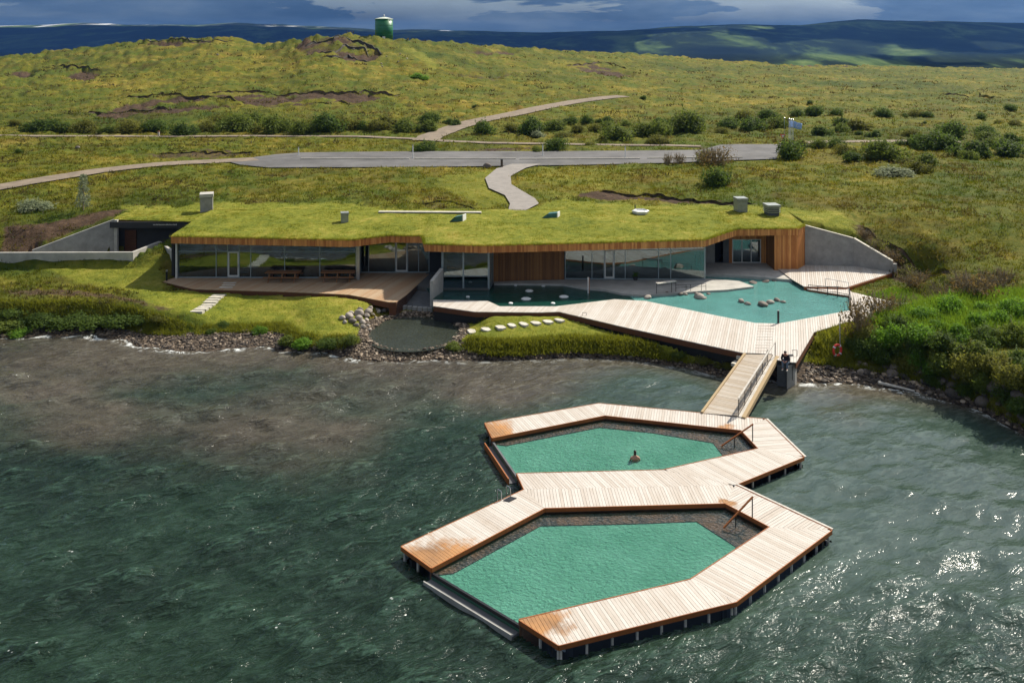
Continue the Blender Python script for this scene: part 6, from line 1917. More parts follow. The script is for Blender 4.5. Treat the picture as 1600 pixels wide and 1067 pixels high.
sz = np.clip(Y[km] / 80, 0.7, 2.2)
tufts('moor_grass', X[km], Y[km], z[km], 0.24 * sz ** 0.8 * rng.uniform(0.6, 1.3, km.sum()), 0.075 * sz, 5, M['moor_blade'], spread=0.16 * sz, droop=0.9, label='tussocky moor grass')
kl_ = k & (lw >= 0.4)
sz = np.clip(Y[kl_] / 75, 0.7, 2)
tufts('lawn_grass', X[kl_], Y[kl_], z[kl_], 0.085 * sz * rng.uniform(0.6, 1.4, kl_.sum()), 0.05 * sz, 6, M['lawn_blade'], spread=0.16 * sz, droop=0.9, label='short bright lawn grass')
# dark heath and dwarf birch between the grass
X, Y = scatter_rows(30000, 112, 560)
z = Hs(X, Y); k = free(X, Y, 0.5) & (z > 1.2) & (look(cover[..., 2], X, Y) < 0.2) & (look(cover[..., 0], X, Y) < 0.25) & ((fbm(X * 0.16, Y * 0.22, 83, 4) > 0.14 + rng.uniform(-0.1, 0.15, len(X))) | ((X < -22) & (Y < 74) & (rng.random(len(X)) < 0.6)))
sz = np.clip(Y[k] / 80, 0.7, 3.5)
M['heath'] = foliage('heath', (0.030, 0.034, 0.008), (0.105, 0.080, 0.018), scale=0.25)
tufts('heath', X[k], Y[k], z[k], 0.22 * sz ** 0.8 * rng.uniform(0.6, 1.4, k.sum()), 0.14 * sz, 6, M['heath'], spread=0.22 * sz, droop=1.2, label='dark low heath on the moor')
# roof grass
n_ = 26000
X = rng.uniform(-38, 27, n_); f_ = front(X); Y = f_ + 0.03 + (88.5 - f_) * rng.random(n_) ** 1.15
zr = 5.40 + 0.10 * smooth((Y - f_) / 0.5) + 0.30 * smooth((Y - f_) / 8) + 0.10 * smooth((Y - f_) / 0.6) * fbm(X * 0.5, Y * 0.5, 4)
zr = np.where(Y > 85.5, np.minimum(zr, H0(X, Y) + 0.12 - 0.10 * (Y - 85.5)), zr)
tufts('roof_grass', X, Y, zr, 0.045 * rng.uniform(0.5, 1.7, n_) * np.where(fbm(X * 0.4, Y * 0.6, 33) > 0.2, 1.8, 1), np.full(n_, 0.05), 5, M['lawn_blade'], spread=0.16, droop=1.0, parent=bld, off=(0, 78, 1.0))
n_ = 5200
ei = rng.integers(0, 10, n_ * 3); Ls = np.array([(E[i + 1] - E[i]).length for i in range(10)])
ei = rng.choice(10, n_, p=Ls / Ls.sum()); fq = rng.random(n_)
EX = np.array([e.x for e in E]); EY = np.array([e.y for e in E])
X = EX[ei] + (EX[ei + 1] - EX[ei]) * fq; Y = EY[ei] + (EY[ei + 1] - EY[ei]) * fq + rng.uniform(-0.02, 0.14, n_)
tufts('eave_grass', X, Y, np.full(n_, 5.43), rng.uniform(0.06, 0.2, n_), np.full(n_, 0.045), 4, M['lawn_blade'], spread=0.06, droop=1.0, parent=bld, off=(0, 78, 1.0))
# tall grass along the banks
tb_ = rng.uniform(-48, 42, 26000); sy_ = shoreY(tb_)
bw2 = np.interp(tb_, [-60, -30, -22, -17, -15.5, -13, -12, -9.5, -4.5, -3.2, -2, 12, 15, 19, 24, 28, 40], [1.3, 1.3, 2.8, 2.2, 0.3, 0.3, 0.4, 2.4, 2.4, 1.0, 0.25, 0.25, 1.2, 2.6, 1.8, 1.2, 1.2])
Y = sy_ + bw2 + rng.random(len(tb_)) ** 1.4 * np.interp(tb_, [-50, -24, -16, 12, 18, 40], [2.2, 1.0, 1.0, 1.5, 5, 9])
z = Hs(tb_, Y); k = free(tb_, Y, 0.35) & (np.hypot((tb_ - POND.x) / 3.55, (Y - POND.y) / 4.0) > 1.35) & (np.abs(tb_ / Y) < 0.68) & (z > 0.15) & ((tb_ > 16) | (fbm(tb_ * 0.45, Y * 0.45, 77, 3) > -0.05 + rng.uniform(-0.2, 0.2, len(tb_))))
M['bank_blade'] = foliage('bank_grass', (0.060, 0.085, 0.008), (0.20, 0.205, 0.016), scale=0.9)
M['bank_lush'] = foliage('lush_grass', (0.045, 0.105, 0.008), (0.16, 0.25, 0.018), scale=0.9)
tufts('bank_grass', tb_[k], Y[k], z[k], rng.uniform(0.16, 0.36, k.sum()) * np.where(tb_[k] > 16, 1.6, 1), np.full(k.sum(), 0.06), 5, M['bank_blade'], spread=0.13, droop=1.1, label='long grass hanging over the lake banks')
lux = gpoly([(1362, 512), (1400, 485), (1500, 472), (1610, 462), (1640, 520), (1560, 520), (1480, 522), (1420, 520)])
lx_ = rng.uniform(min(p[0] for p in lux), max(p[0] for p in lux), 16000); ly_ = rng.uniform(min(p[1] for p in lux), max(p[1] for p in lux), 16000)
k = (sdist(lx_, ly_, lux) > -0.3) & free(lx_, ly_, 0.5)
tufts('meadow_grass', lx_[k], ly_[k], Hs(lx_[k], ly_[k]), rng.uniform(0.45, 0.95, k.sum()), np.full(k.sum(), 0.075), 6, M['bank_lush'], spread=0.16, droop=0.6, label='tall bright green grass on the right bank')
lg2 = LAWN[4][0]
lx_ = rng.uniform(28, 38, 9000); ly_ = rng.uniform(68, 79, 9000); k = (sdist(lx_, ly_, lg2) > 0.0) & free(lx_, ly_, 0.2)
tufts('green_grass', lx_[k], ly_[k], Hs(lx_[k], ly_[k]), rng.uniform(0.14, 0.3, k.sum()), np.full(k.sum(), 0.06), 5, M['bank_lush'], spread=0.14, droop=0.8, label='bright green grass beside the sun deck')

# ------------------------------------------------------------------ shrubs
def crown_mesh(seed, n_leaf, lumps, leaf, flat=0.72, up=0.15):
    r = np.random.default_rng(seed)
    cs = []
    for i in range(lumps):
        a_ = r.uniform(0, 6.28); q = r.random() ** 0.6 * 0.62
        cs.append((math.cos(a_) * q, math.sin(a_) * q * 0.8, r.uniform(0.18, 0.62) * (1 - 0.45 * q), r.uniform(0.26, 0.46)))
    cs = np.array(cs)
    li_ = r.choice(lumps, n_leaf, p=cs[:, 3] ** 2 / (cs[:, 3] ** 2).sum())
    d = r.normal(size=(n_leaf, 3)); d /= np.linalg.norm(d, axis=1)[:, None]
    rad = cs[li_, 3] * (1 - 0.45 * r.random(n_leaf) ** 2.0) * (1 + 0.22 * r.normal(size=n_leaf) * (r.random(n_leaf) < 0.3))
    c = cs[li_, :3] + d * rad[:, None]
    c[:, 2] = np.abs(c[:, 2])
    c = c[c[:, 2] < 1.25]; n2 = len(c); d = d[:n2]
    # sprigs that break the outline
    sp_c, sp_d = [], []
    for q in range(max(10, n_leaf // 45)):
        k_ = r.integers(n2); u_ = d[k_] * 0.6 + np.array([0, 0, 0.8]) + r.normal(0, 0.35, 3); u_ /= np.linalg.norm(u_)
        L_ = r.uniform(0.12, 0.34)
        for s_ in np.linspace(0.1, 1, 6):
            sp_c.append(c[k_] + u_ * L_ * s_ + r.normal(0, 0.012, 3)); sp_d.append(u_)
    c = np.concatenate([c, np.array(sp_c)]); d = np.concatenate([d, np.array(sp_d)]); n2 = len(c)
    nrm = d[:n2] + r.normal(0, 0.55, (n2, 3)) + np.array([0, 0, up]); nrm /= np.linalg.norm(nrm, axis=1)[:, None]
    t1 = np.cross(nrm, r.normal(size=(n2, 3))); t1 /= np.linalg.norm(t1, axis=1)[:, None]; t2 = np.cross(nrm, t1)
    s1 = leaf * r.uniform(0.6, 1.35, n2)[:, None]; s2 = s1 * 0.55
    Vv = np.stack([c - t1 * s1, c + t2 * s2 + nrm * s2 * 0.25, c + t1 * s1, c - t2 * s2 + nrm * s2 * 0.25], 1).reshape(-1, 3)
    Vv[:, 2] = np.maximum(Vv[:, 2], 0.0) * flat / 0.72
    me = bpy.data.meshes.new('crown')
    me.from_pydata(Vv.tolist(), [], np.arange(len(Vv)).reshape(-1, 4).tolist())
    me.materials.append(M['leaf_mid']); me.update()
    return me
def stem_mesh(seed, n_=7, tall=0.7, r0=0.035, out=0.4):
    rr_ = random.Random(seed); mb = MB()
    for i in range(n_):
        a_ = rr_.uniform(0, 6.28); o_ = rr_.uniform(0.1, 1) * out; h_ = tall * rr_.uniform(0.6, 1.05)
        mb.tube([(0.05 * math.cos(a_), 0.05 * math.sin(a_), -0.06), (o_ * 0.5 * math.cos(a_), o_ * 0.5 * math.sin(a_), h_ * 0.55), (o_ * math.cos(a_ + 0.2), o_ * math.sin(a_ + 0.2), h_)], [r0, r0 * 0.7, r0 * 0.25], 5, cap=False)
    me = mb.mesh('stem'); me.materials.append(M['bark']); return me
def twig_mesh(seed, n_=46, tall=1.0, out=0.75, r0=0.012):
    rr_ = random.Random(seed); mb = MB()
    for i in range(n_):
        a_ = rr_.uniform(0, 6.28); o_ = rr_.uniform(0.15, 1) * out; h_ = tall * rr_.uniform(0.5, 1.0)
        p0 = Vector((0.12 * math.cos(a_), 0.12 * math.sin(a_), -0.04)); p2 = Vector((o_ * math.cos(a_), o_ * math.sin(a_), h_)); p1 = p0.lerp(p2, 0.5) + Vector((0, 0, 0.1 * h_))
        mb.tube([p0, p1, p2], [r0, r0 * 0.8, r0 * 0.3], 4, cap=False)
        for k_ in range(3):
            q = p0.lerp(p2, rr_.uniform(0.35, 0.85)); mb.tube([q, q + Vector((rr_.gauss(0, 0.12), rr_.gauss(0, 0.12), rr_.uniform(0.08, 0.25)))], [r0 * 0.5, r0 * 0.2], 3, cap=False)
    me = mb.mesh('stem'); me.materials.append(M['bark_pale']); return me
CROWNS = [crown_mesh(100 + i, 1500, 7 + i % 4, 0.075) for i in range(6)]
FINE = [crown_mesh(200 + i, 2600, 9 + i % 3, 0.055) for i in range(5)]
SPARSE = [crown_mesh(300 + i, 520, 9, 0.05, up=0.3) for i in range(4)]
STEMS = [stem_mesh(i) for i in range(3)]
TWIGS = [twig_mesh(i + 40) for i in range(4)]
sr = random.Random(31)
def shrub(p, w_, h_, m, label, group, kind='crown', name='willow_bush', crown_label=None, cat='bush'):
    t_ = thing(name, label, cat, (p.x, p.y, p.z - 0.05), group, sr.uniform(0, 6.3))
    t_.scale = (w_ / 1.7, w_ / 1.7, h_)
    cm = sr.choice({'crown': CROWNS, 'fine': FINE, 'sparse': SPARSE}[kind])
    c = bpy.data.objects.new('crown', cm); C.objects.link(c); c.parent = t_
    c.material_slots[0].link = 'OBJECT'; c.material_slots[0].material = M[m]
    s = bpy.data.objects.new('stem', sr.choice(TWIGS if kind == 'sparse' else STEMS)); C.objects.link(s); s.parent = t_
    return t_
def bushes(lst, fmt, group, kinds=('leaf_dark', 'leaf_mid', 'leaf_mid', 'leaf_olive'), name='willow_bush', tall=0.50, kind='fine'):
    lst = sorted(lst)
    for i, q in enumerate(lst):
        x, y, w_ = q[:3]
        m = q[3] if len(q) > 3 and q[3] else sr.choice(kinds)
        p = G(x, y); wm = w_ * p.y / F
        wm *= sr.uniform(1.05, 1.35)
        h_ = wm * tall * sr.uniform(0.75, 1.1) * (q[4] if len(q) > 4 else 1)
        p.y += wm * 0.3; p.z = float(Hs(p.x, p.y)[0])
        cw = {'leaf_dark': 'dark green', 'leaf_mid': 'mid green', 'leaf_olive': 'olive green', 'leaf_pale': 'pale grey green', 'leaf_lush': 'bright green', 'leaf_brown': 'brownish'}[m]
        sz_ = 'broad' if w_ >= 44 else 'small' if w_ < 26 else 'rounded'
        shrub(p, wm, h_, m, fmt % (sz_, cw, ORD[i]), group, kind, name)
D_ = 'leaf_dark'; Md = 'leaf_mid'; O_ = 'leaf_olive'; Pl = 'leaf_pale'; Br = 'leaf_brown'
rowL = [(50, 208, 36, D_), (72, 209, 46, D_), (96, 208, 30, Md), (122, 209, 44, O_), (165, 209, 30, Md), (200, 209, 40, O_), (236, 208, 36, D_), (252, 203, 34, Md), (279, 213, 38, D_), (322, 206, 44, O_), (358, 209, 54, Md), (345, 200, 40, O_), (388, 206, 40, O_), (423, 210, 46, Md), (446, 205, 44, O_), (468, 212, 40, Md), (486, 204, 36, O_), (513, 210, 54, D_), (545, 206, 40, O_), (566, 205, 30, D_), (592, 207, 42, O_), (628, 207, 36, Md), (660, 207, 34, Md), (668, 194, 40, D_), (610, 200, 40, O_), (698, 194, 20, D_), (710, 197, 18, D_), (20, 200, 24, O_), (402, 200, 36, Md), (530, 198, 40, O_)]
bushes(rowL, '%s %s bush behind the old track, %s from the left', 'bushes in the row behind the old track')
mid_ = [(760, 213, 40, D_), (829, 212, 54, D_), (843, 216, 24, Pl), (866, 205, 40, Md), (890, 197, 26, D_), (916, 195, 24, D_), (944, 196, 28, D_), (930, 206, 26, O_), (948, 204, 24, Md), (968, 221, 50, Md), (1006, 216, 40, Md), (1036, 216, 48, Md), (1074, 210, 56, Md), (1034, 195, 26, D_), (1088, 194, 26, D_), (1030, 226, 34, O_), (870, 236, 34, D_), (838, 238, 18, Md), (662, 237, 42, D_, 0.9), (905, 208, 26, O_), (978, 199, 22, Md), (880, 216, 30, O_), (1056, 200, 30, D_), (800, 209, 26, O_)]
bushes(mid_, '%s %s bush right of the hill track, %s from left', 'bushes above the car park')
rgt = [(1140, 201, 36, D_), (1176, 205, 50, D_), (1200, 201, 26, O_), (1208, 191, 36, D_), (1216, 200, 30, Md), (1246, 184, 22, D_), (1275, 182, 28, D_), (1308, 182, 26, D_), (1292, 214, 30, D_), (1318, 208, 30, Md), (1320, 197, 28, D_), (1353, 205, 36, O_), (1344, 214, 14, D_), (1366, 216, 22, D_), (1384, 185, 24, D_), (1416, 185, 14, D_), (1436, 184, 24, O_), (1452, 185, 20, D_), (1446, 192, 9, D_), (1536, 187, 18, D_), (1583, 176, 20, D_), (1266, 163, 10, D_), (1164, 190, 30, O_), (1232, 197, 28, O_), (1130, 208, 26, O_), (743, 168, 10, D_), (1562, 195, 16, O_), (1594, 198, 24, O_)]
bushes(rgt, '%s %s bush on open moor near the flagpoles, %s from left', 'bushes on the open moor')
thick = [(1284, 232, 26, Md), (1310, 231, 28, D_), (1324, 243, 34, O_), (1338, 254, 32, D_), (1397, 254, 66, Md), (1421, 228, 30, D_), (1450, 236, 40, D_), (1482, 236, 52, D_), (1500, 217, 44, D_), (1519, 246, 50, D_), (1552, 222, 40, Md), (1550, 214, 36, D_), (1585, 247, 56, D_), (1458, 262, 50, Md), (1428, 258, 36, O_), (1520, 250, 30, Md), (1566, 232, 40, Md), (1470, 222, 30, Md), (1430, 214, 30, O_), (1245, 231, 30, O_), (1262, 232, 22, Md), (1592, 224, 30, D_), (1362, 236, 24, O_), (1405, 279, 52, Pl, 0.5), (1440, 272, 40, O_), (1380, 243, 24, O_)]
bushes(thick, '%s %s bush in the right moor thicket, %s from left', 'bushes in the right thicket')
for (x, y, w_, m, lab) in [(1238, 251, 58, D_, 'wide dark green bush at the foot of the flagpoles'), (1128, 293, 58, D_, 'dark dome shaped bush alone between the car park and roof'), (40, 331, 62, Pl, 'low pale grey green willow left of the birch'), (28, 240, 14, D_, 'small dark bush above the gravel road at far left'), (925, 228, 24, O_, 'low olive bush at the far car park edge'), (1005, 157, 12, D_, 'tiny bush where the hill track ends'), (657, 125, 40, 'leaf_lush', 'bright green bush patch on the slope below the water tank')]:
    p = G(x, y); wm = w_ * p.y / F; p.y += wm * 0.3; p.z = float(Hs(p.x, p.y)[0])
    shrub(p, wm, wm * (0.60 if m == D_ else 0.3), m, lab, None, 'fine')
# bare twiggy shrubs by the car park
for i, (x, y, w_, hh, lab) in enumerate([(1043, 257, 16, 22, 'thin reddish twig shrub left of the pair before the car park'), (1062, 257, 22, 20, 'thin reddish twig shrub right of the pair before the car park'), (1120, 258, 62, 32, 'wide bare branching shrub before the right end of the car park'), (1102, 254, 40, 26, 'olive twiggy shrub beside the wide bare shrub')]):
    p = G(x, y); s = p.y / F
    shrub(p, w_ * s * 1.2, hh * s * 1.1, Br if i != 3 else O_, lab, None, 'sparse', 'twiggy_shrub', cat='shrub')
# birch sapling on the left
p = G(130, 330); s = p.y / F
t_ = thing('birch_sapling', 'slim birch sapling with pale leaves above the wing wall', 'tree', p)
th_ = 56 * s
MB().tube([p - Vector((0, 0, 0.2)), p + Vector((0.05, 0, th_ * 0.5)), p + Vector((-0.05, 0, th_ * 0.97))], [0.07, 0.05, 0.015], 6).build('trunk', M['bark_pale'], t_)
v = []; f = []
rb = random.Random(3)
br_ = MB()
for k in range(16):
    z0_ = th_ * rb.uniform(0.12, 0.9); a_ = rb.uniform(0, 6.3); l_ = (0.85 - 0.55 * z0_ / th_) * rb.uniform(0.6, 1)
    br_.tube([p + Vector((0, 0, z0_)), p + Vector((math.cos(a_) * l_, math.sin(a_) * l_, z0_ + 0.45 * l_))], [0.02, 0.006], 4, cap=False)
br_.build('branches', M['bark_pale'], t_)
lf_ = MB()
for k in range(950):
    z0_ = th_ * (0.10 + 0.9 * rb.random() ** 0.9); a_ = rb.uniform(0, 6.3); l_ = (0.92 - 0.6 * z0_ / th_) * rb.random() ** 0.6
    if math.sin(a_ * 3 + z0_ * 4) < -0.55:
        continue
    c_ = p + Vector((math.cos(a_) * l_, math.sin(a_) * l_, z0_)); u_ = Vector((rb.gauss(0, 1), rb.gauss(0, 1), rb.gauss(0, 1))).normalized() * 0.11; w_ = u_.orthogonal().normalized() * 0.07
    lf_.add([c_ - u_, c_ + w_, c_ + u_, c_ - w_], [(0, 1, 2, 3)])
lf_.build('crown', M['leaf_pale'], t_)
# right lake bank
bk_ = []
rb = random.Random(8)
spots = [(1345, 520, 60, Br, 'sparse'), (1375, 500, 70, Br, 'sparse'), (1400, 488, 56, Br, 'sparse'), (1340, 545, 40, D_, 'fine'), (1362, 556, 52, D_, 'fine'), (1395, 540, 56, 'leaf_lush', 'fine'), (1352, 528, 44, O_, 'fine'), (1420, 556, 60, D_, 'fine'), (1385, 566, 46, D_, 'fine'),
         (1440, 535, 54, 'leaf_lush', 'fine'), (1478, 548, 60, D_, 'fine'), (1442, 582, 52, 'leaf_lush', 'fine'), (1415, 575, 48, O_, 'fine'), (1480, 582, 56, Md, 'fine'), (1512, 560, 62, Md, 'fine'), (1545, 540, 56, D_, 'fine'), (1582, 536, 60, Md, 'fine'), (1520, 592, 64, O_, 'fine'), (1556, 578, 56, O_, 'fine'),
         (1590, 572, 60, D_, 'fine'), (1508, 612, 46, D_, 'fine'), (1546, 612, 52, Md, 'fine'), (1584, 602, 60, O_, 'fine'), (1575, 628, 46, D_, 'fine'), (1500, 535, 48, 'leaf_lush', 'fine'), (1460, 600, 38, D_, 'fine'), (1600, 640, 50, D_, 'fine'), (1618, 590, 60, Md, 'fine'), (1405, 520, 50, D_, 'fine'), (1430, 510, 46, 'leaf_lush', 'fine'), (1540, 518, 50, 'leaf_lush', 'fine'), (1450, 503, 50, 'leaf_lush', 'fine'), (1490, 499, 54, 'leaf_lush', 'fine'), (1530, 497, 52, 'leaf_lush', 'fine'), (1572, 496, 56, 'leaf_lush', 'fine'), (1604, 505, 56, 'leaf_lush', 'fine'), (1470, 518, 44, 'leaf_lush', 'fine'), (1562, 512, 50, 'leaf_lush', 'fine')]
spots.sort()
for i, (x, y, w_, m, kd) in enumerate(spots):
    p = G(x, y); s = p.y / F; wm = w_ * s * 1.05
    cw = {'leaf_dark': 'dark green', 'leaf_mid': 'mid green', 'leaf_olive': 'olive', 'leaf_lush': 'bright green', 'leaf_brown': 'brown twiggy'}[m]
    shrub(p, wm, wm * (0.62 if kd == 'fine' else 0.85) * rb.uniform(0.8, 1.15), m, 'leafy %s bush on the right lake bank, %s counted from the lifebuoy' % (cw, ORD[i]), 'bushes on the right lake bank', kd, 'bank_bush')
brn = [(1440, 452, 60, Br), (1480, 462, 80, Br), (1520, 470, 90, Br), (1550, 456, 80, Br), (1465, 440, 50, O_), (1500, 440, 60, Br), (1570, 440, 50, Br), (1425, 430, 44, Br), (1368, 388, 40, O_), (1392, 400, 44, Br), (1418, 412, 46, O_), (1352, 372, 30, Br), (1440, 420, 40, Br)]
brn.sort()
for i, (x, y, w_, m) in enumerate(brn):
    p = G(x, y); s = p.y / F; wm = w_ * s
    shrub(p, wm, wm * 0.55, m, 'twiggy shrub on the slope right of the end wall, %s from the left' % ORD[i], 'brown shrubs on the right slope', 'sparse', 'twiggy_shrub', cat='shrub')
# left lake bank
lb_ = [(12, 516, 60, Md), (48, 508, 56, D_), (84, 510, 60, D_), (118, 508, 56, D_), (152, 509, 60, D_), (186, 507, 60, D_), (214, 502, 44, D_), (20, 492, 40, D_), (250, 500, 30, O_), (30, 522, 34, 'leaf_lush'), (130, 500, 44, D_), (66, 498, 40, D_)]
lb_.sort()
for i, (x, y, w_, m) in enumerate(lb_):
    p = G(x, y); s = p.y / F; wm = w_ * s * 1.15
    shrub(p, wm, wm * 0.28, m, 'low dark bush hanging over the left shore bank, %s from the left' % ORD[i] if m == D_ else 'low green bush on the left shore bank, %s from the left' % ORD[i], 'bushes on the left bank', 'fine', 'bank_bush')
lc_ = [(452, 533, 40, Md), (478, 538, 46, 'leaf_lush'), (512, 540, 44, D_), (548, 534, 40, Md), (405, 520, 30, 'leaf_lush'), (345, 512, 30, D_), (330, 520, 24, D_), (712, 545, 34, Md), (1100, 565, 30, O_), (1128, 574, 30, O_), (1060, 556, 26, Md)]
lc_.sort()
for i, (x, y, w_, m) in enumerate(lc_):
    p = G(x, y); s = p.y / F; wm = w_ * s
    shrub(p, wm, wm * 0.36, m, 'low grassy hummock plant on the lawn edge by the lake, %s from the left' % ORD[i], 'plants on the lawn edge', 'fine', 'hummock_plant', cat='plant')

# ------------------------------------------------------------------ people
def figure(name, joints, edges, parent, m, root, sub=2):
    """one continuous skinned body: joints name -> (position, radius)"""
    ks = list(joints)
    me = bpy.data.meshes.new(name)
    off = Vector(parent.location)
    me.from_pydata([Vector(joints[k][0]) for k in ks], [(ks.index(a), ks.index(b)) for a, b in edges], [])
    o = bpy.data.objects.new(name, me); C.objects.link(o); o.parent = parent
    sk_m = o.modifiers.new('skin', 'SKIN'); sk_m.use_smooth_shade = True
    lay = me.skin_vertices[0].data if me.skin_vertices else None
    if lay is None:
        bm = bmesh.new(); bm.from_mesh(me); bm.verts.layers.skin.verify(); bm.to_mesh(me); bm.free()
        lay = me.skin_vertices[0].data
    for i, k in enumerate(ks):
        r_ = joints[k][1]
        lay[i].radius = (r_, r_) if not isinstance(r_, tuple) else r_
        lay[i].use_root = (k == root)
    su = o.modifiers.new('sub', 'SUBSURF'); su.levels = sub; su.render_levels = sub
    me.materials.append(m)
    return o
def ellipsoid(name, c, r, m, parent, seed=0, cut_=None, rz=0.0):
    v = IV.copy() * np.array(r)
    v *= (1 + 0.06 * fbm(IV[:, 0] * 3 + seed, IV[:, 1] * 3 + IV[:, 2] * 2, seed, 3))[:, None]
    if cut_ is not None:
        v = np.where((IV @ np.array(cut_[:3]) < cut_[3])[:, None], v * 0.80, v)
    cz, sz_ = math.cos(rz), math.sin(rz)
    v = np.stack([v[:, 0] * cz - v[:, 1] * sz_, v[:, 0] * sz_ + v[:, 1] * cz, v[:, 2]], 1) + np.array(c)
    me = bpy.data.meshes.new(name); me.from_pydata(v.tolist(), [], IF.tolist()); me.polygons.foreach_set('use_smooth', [True] * len(me.polygons)); me.materials.append(m); me.update()
    o = bpy.data.objects.new(name, me); C.objects.link(o); o.parent = parent
    return o
def hand(j, e, wrist, key, d, side):
    """palm, four fingers and a thumb as chains out of the wrist joint"""
    d = Vector(d).normalized(); s = Vector(side).normalized()
    w_ = Vector(wrist)
    j[key + 'palm'] = (w_ + d * 0.06, 0.030); e.append((key + 'wrist', key + 'palm'))
    for i, (o_, l_) in enumerate(((-0.030, 0.070), (-0.010, 0.085), (0.010, 0.080), (0.030, 0.062))):
        a = w_ + d * 0.095 + s * o_; b = a + d * l_ * 0.55 + Vector((0, 0, -0.006)); c = b + d * l_ * 0.4 + Vector((0, 0, -0.022))
        j[key + 'f%da' % i] = (a, 0.011); j[key + 'f%db' % i] = (b, 0.009); j[key + 'f%dc' % i] = (c, 0.008)
        e += [(key + 'palm', key + 'f%da' % i), (key + 'f%da' % i, key + 'f%db' % i), (key + 'f%db' % i, key + 'f%dc' % i)]
    a = w_ + d * 0.03 - s * 0.045; b = a + d * 0.04 - s * 0.02
    j[key + 'ta'] = (a, 0.012); j[key + 'tb'] = (b, 0.010); e += [(key + 'palm', key + 'ta'), (key + 'ta', key + 'tb')]
# bather, seen from behind, water at chest height
wl_ = P(992.3, 717, 0.27)
bt = thing('person', 'bather with dark hair and bare shoulders standing in the farther floating pool', 'person', (wl_.x, wl_.y, 0.27))
j = {'pelvis': ((0, 0, -0.62), (0.15, 0.11)), 'waist': ((0, 0.0, -0.40), (0.135, 0.10)), 'chest': ((0, 0.0, -0.14), (0.17, 0.115)), 'upper': ((0, 0.0, 0.055), (0.165, 0.10)), 'neck': ((0, 0.015, 0.185), (0.062, 0.062)), 'head0': ((0, 0.035, 0.27), (0.070, 0.078)), 'head': ((0, 0.035, 0.36), (0.075, 0.088)), 'crown': ((0, 0.03, 0.43), (0.052, 0.06)),
     'nose': ((0, 0.13, 0.325), (0.014, 0.014)), 'chin': ((0, 0.10, 0.265), (0.030, 0.028)),
     'lear': ((-0.082, 0.03, 0.335), (0.012, 0.02)), 'rear': ((0.082, 0.03, 0.335), (0.012, 0.02))}
e = [('pelvis', 'waist'), ('waist', 'chest'), ('chest', 'upper'), ('upper', 'neck'), ('neck', 'head0'), ('head0', 'head'), ('head', 'crown'), ('head', 'nose'), ('head0', 'chin'), ('head', 'lear'), ('head', 'rear')]
for s_, k in ((-1, 'l'), (1, 'r')):
    j[k + 'sho'] = ((0.185 * s_, 0.0, 0.075), 0.068); j[k + 'arm'] = ((0.235 * s_, 0.03, -0.03), 0.056); j[k + 'elb'] = ((0.27 * s_, 0.10, -0.20), 0.045); j[k + 'wrist'] = ((0.20 * s_, 0.33, -0.16), 0.032)
    e += [('upper', k + 'sho'), (k + 'sho', k + 'arm'), (k + 'arm', k + 'elb'), (k + 'elb', k + 'wrist')]
    hand(j, e, j[k + 'wrist'][0], k, (-0.2 * s_, 1, 0.05), (s_, 0.2, 0))
    j[k + 'hip'] = ((0.10 * s_, 0.0, -0.70), 0.10); j[k + 'knee'] = ((0.13 * s_, 0.12, -1.05), 0.07); j[k + 'ank'] = ((0.12 * s_, 0.0, -1.32), 0.045); j[k + 'toe'] = ((0.13 * s_, 0.17, -1.35), 0.035)
    e += [('pelvis', k + 'hip'), (k + 'hip', k + 'knee'), (k + 'knee', k + 'ank'), (k + 'ank', k + 'toe')]
figure('body', j, e, bt, M['skin'], 'pelvis')
ellipsoid('hair', (0, 0.018, 0.375), (0.095, 0.105, 0.10), M['hair'], bt, 3, (0, 0.75, -0.66, 99))
ellipsoid('hair_nape', (0, -0.045, 0.30), (0.068, 0.045, 0.085), M['hair'], bt, 5)
for s_ in (-1, 1):
    ellipsoid('eye', (0.032 * s_, 0.108, 0.352), (0.012, 0.008, 0.008), M['white'], bt)
ellipsoid('mouth', (0, 0.122, 0.283), (0.024, 0.008, 0.007), M['red'], bt)
ellipsoid('swim_shorts', (0, 0.0, -0.68), (0.19, 0.15, 0.16), M['jacket'], bt, 9)
# seated person by the gangway head, feet on the abutment
sp = P(1228.5, 566.5, 1.61)
st = thing('person', 'person in dark jacket and jeans sitting hunched on the deck edge beside the gangway', 'person', (sp.x, sp.y, 1.61))
st.rotation_euler = (0, 0, R(-28))
B_ = {'pelvis': ((0, 0.0, 0.10), (0.16, 0.13)), 'waist': ((0, -0.03, 0.26), (0.14, 0.115)), 'chest': ((0, -0.13, 0.44), (0.17, 0.13)), 'upper': ((0, -0.21, 0.56), (0.155, 0.11)), 'neck': ((0, -0.28, 0.63), (0.058, 0.058)), 'head0': ((0, -0.34, 0.67), (0.068, 0.075)), 'head': ((0, -0.36, 0.755), (0.074, 0.085)), 'crown': ((0, -0.34, 0.82), (0.052, 0.06)), 'nose': ((0, -0.455, 0.715), (0.014, 0.014)), 'chin': ((0, -0.42, 0.655), (0.028, 0.026)),
      'lear': ((-0.080, -0.35, 0.73), (0.012, 0.02)), 'rear': ((0.080, -0.35, 0.73), (0.012, 0.02))}
e = [('pelvis', 'waist'), ('waist', 'chest'), ('chest', 'upper'), ('upper', 'neck'), ('neck', 'head0'), ('head0', 'head'), ('head', 'crown'), ('head', 'nose'), ('head0', 'chin'), ('head', 'lear'), ('head', 'rear')]
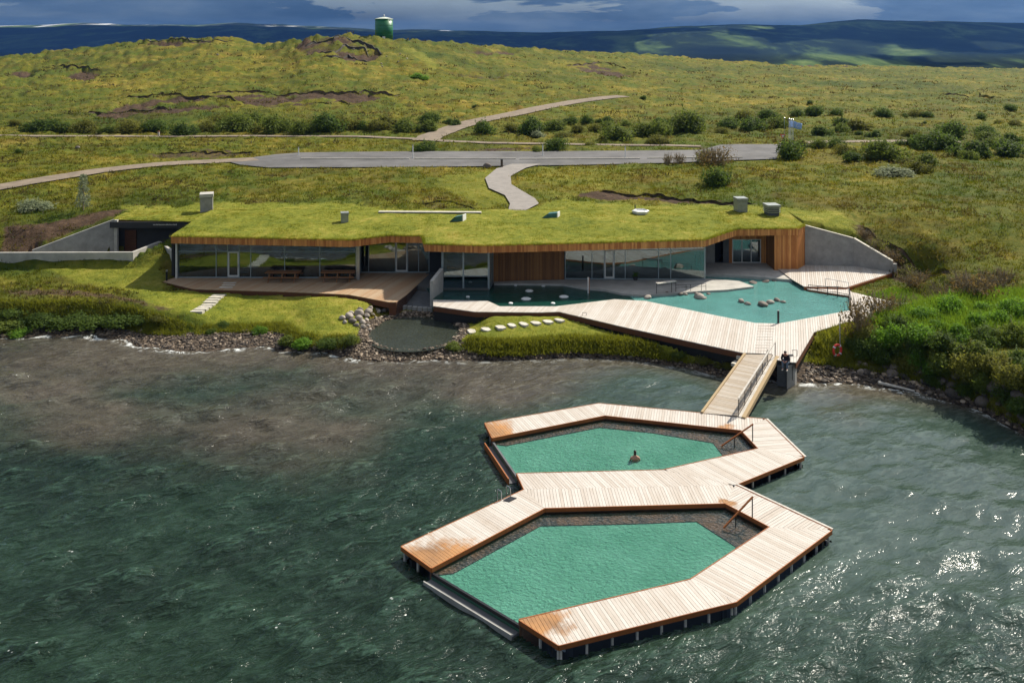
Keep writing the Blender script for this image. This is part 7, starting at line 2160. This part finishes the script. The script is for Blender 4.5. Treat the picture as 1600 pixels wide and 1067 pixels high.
for s_, k in ((-1, 'l'), (1, 'r')):
    B_[k + 'sho'] = ((0.18 * s_, -0.20, 0.54), 0.066); B_[k + 'elb'] = ((0.25 * s_, -0.27, 0.28), 0.046); B_[k + 'wrist'] = ((0.12 * s_, -0.47, 0.25), 0.031)
    e += [('upper', k + 'sho'), (k + 'sho', k + 'elb'), (k + 'elb', k + 'wrist')]
    hand(B_, e, B_[k + 'wrist'][0], k, (-0.5 * s_, -0.7, -0.25), (s_, -0.3, 0))
    B_[k + 'hip'] = ((0.10 * s_, -0.05, 0.085), 0.095); B_[k + 'knee'] = ((0.14 * s_, -0.46, 0.14), 0.066); B_[k + 'ank'] = ((0.13 * s_, -0.44, -0.25), 0.042); B_[k + 'toe'] = ((0.15 * s_, -0.62, -0.285), 0.034)
    e += [('pelvis', k + 'hip'), (k + 'hip', k + 'knee'), (k + 'knee', k + 'ank'), (k + 'ank', k + 'toe')]
figure('body', B_, e, st, M['skin'], 'pelvis')
grow = lambda ks_, g: {k: (B_[k][0], tuple(x + g for x in B_[k][1]) if isinstance(B_[k][1], tuple) else B_[k][1] + g) for k in ks_}
figure('jacket', grow(['pelvis', 'waist', 'chest', 'upper', 'lsho', 'lelb', 'lwrist', 'rsho', 'relb', 'rwrist'], 0.024), [('pelvis', 'waist'), ('waist', 'chest'), ('chest', 'upper'), ('upper', 'lsho'), ('lsho', 'lelb'), ('lelb', 'lwrist'), ('upper', 'rsho'), ('rsho', 'relb'), ('relb', 'rwrist')], st, M['jacket'], 'pelvis')
figure('trousers', grow(['pelvis', 'lhip', 'lknee', 'lank', 'rhip', 'rknee', 'rank'], 0.016), [('pelvis', 'lhip'), ('lhip', 'lknee'), ('lknee', 'lank'), ('pelvis', 'rhip'), ('rhip', 'rknee'), ('rknee', 'rank')], st, M['jeans'], 'pelvis')
for k in 'lr':
    a, t2 = Vector(B_[k + 'ank'][0]), Vector(B_[k + 'toe'][0])
    c_ = a.lerp(t2, 0.45) + Vector((0, 0, -0.035))
    ellipsoid('shoe', c_, (0.052, 0.145, 0.048), M['shoe'], st, 4)
ellipsoid('hair', (0, -0.335, 0.775), (0.093, 0.098, 0.090), M['hair'], st, 3)
for s_ in (-1, 1):
    ellipsoid('eye', (0.030 * s_, -0.435, 0.742), (0.012, 0.008, 0.008), M['white'], st)
ellipsoid('mouth', (0, -0.437, 0.672), (0.022, 0.008, 0.007), M['red'], st)

# ------------------------------------------------------------------ air between the moor and the mountains
hz = MB().box((0, 3500, 115), (14000, 8800, 245)).build('haze', None, None)
hz.data.materials.clear()
hm = bpy.data.materials.new('haze'); hm.use_nodes = True
hm.node_tree.nodes.clear()
ho = hm.node_tree.nodes.new('ShaderNodeOutputMaterial'); hv = hm.node_tree.nodes.new('ShaderNodeVolumePrincipled')
hv.inputs['Color'].default_value = (0.14, 0.38, 1.0, 1)
hv.inputs['Density'].default_value = 5.0e-5
hm.node_tree.links.new(hv.outputs[0], ho.inputs['Volume'])
hz.data.materials.append(hm)
hz['kind'] = 'stuff'
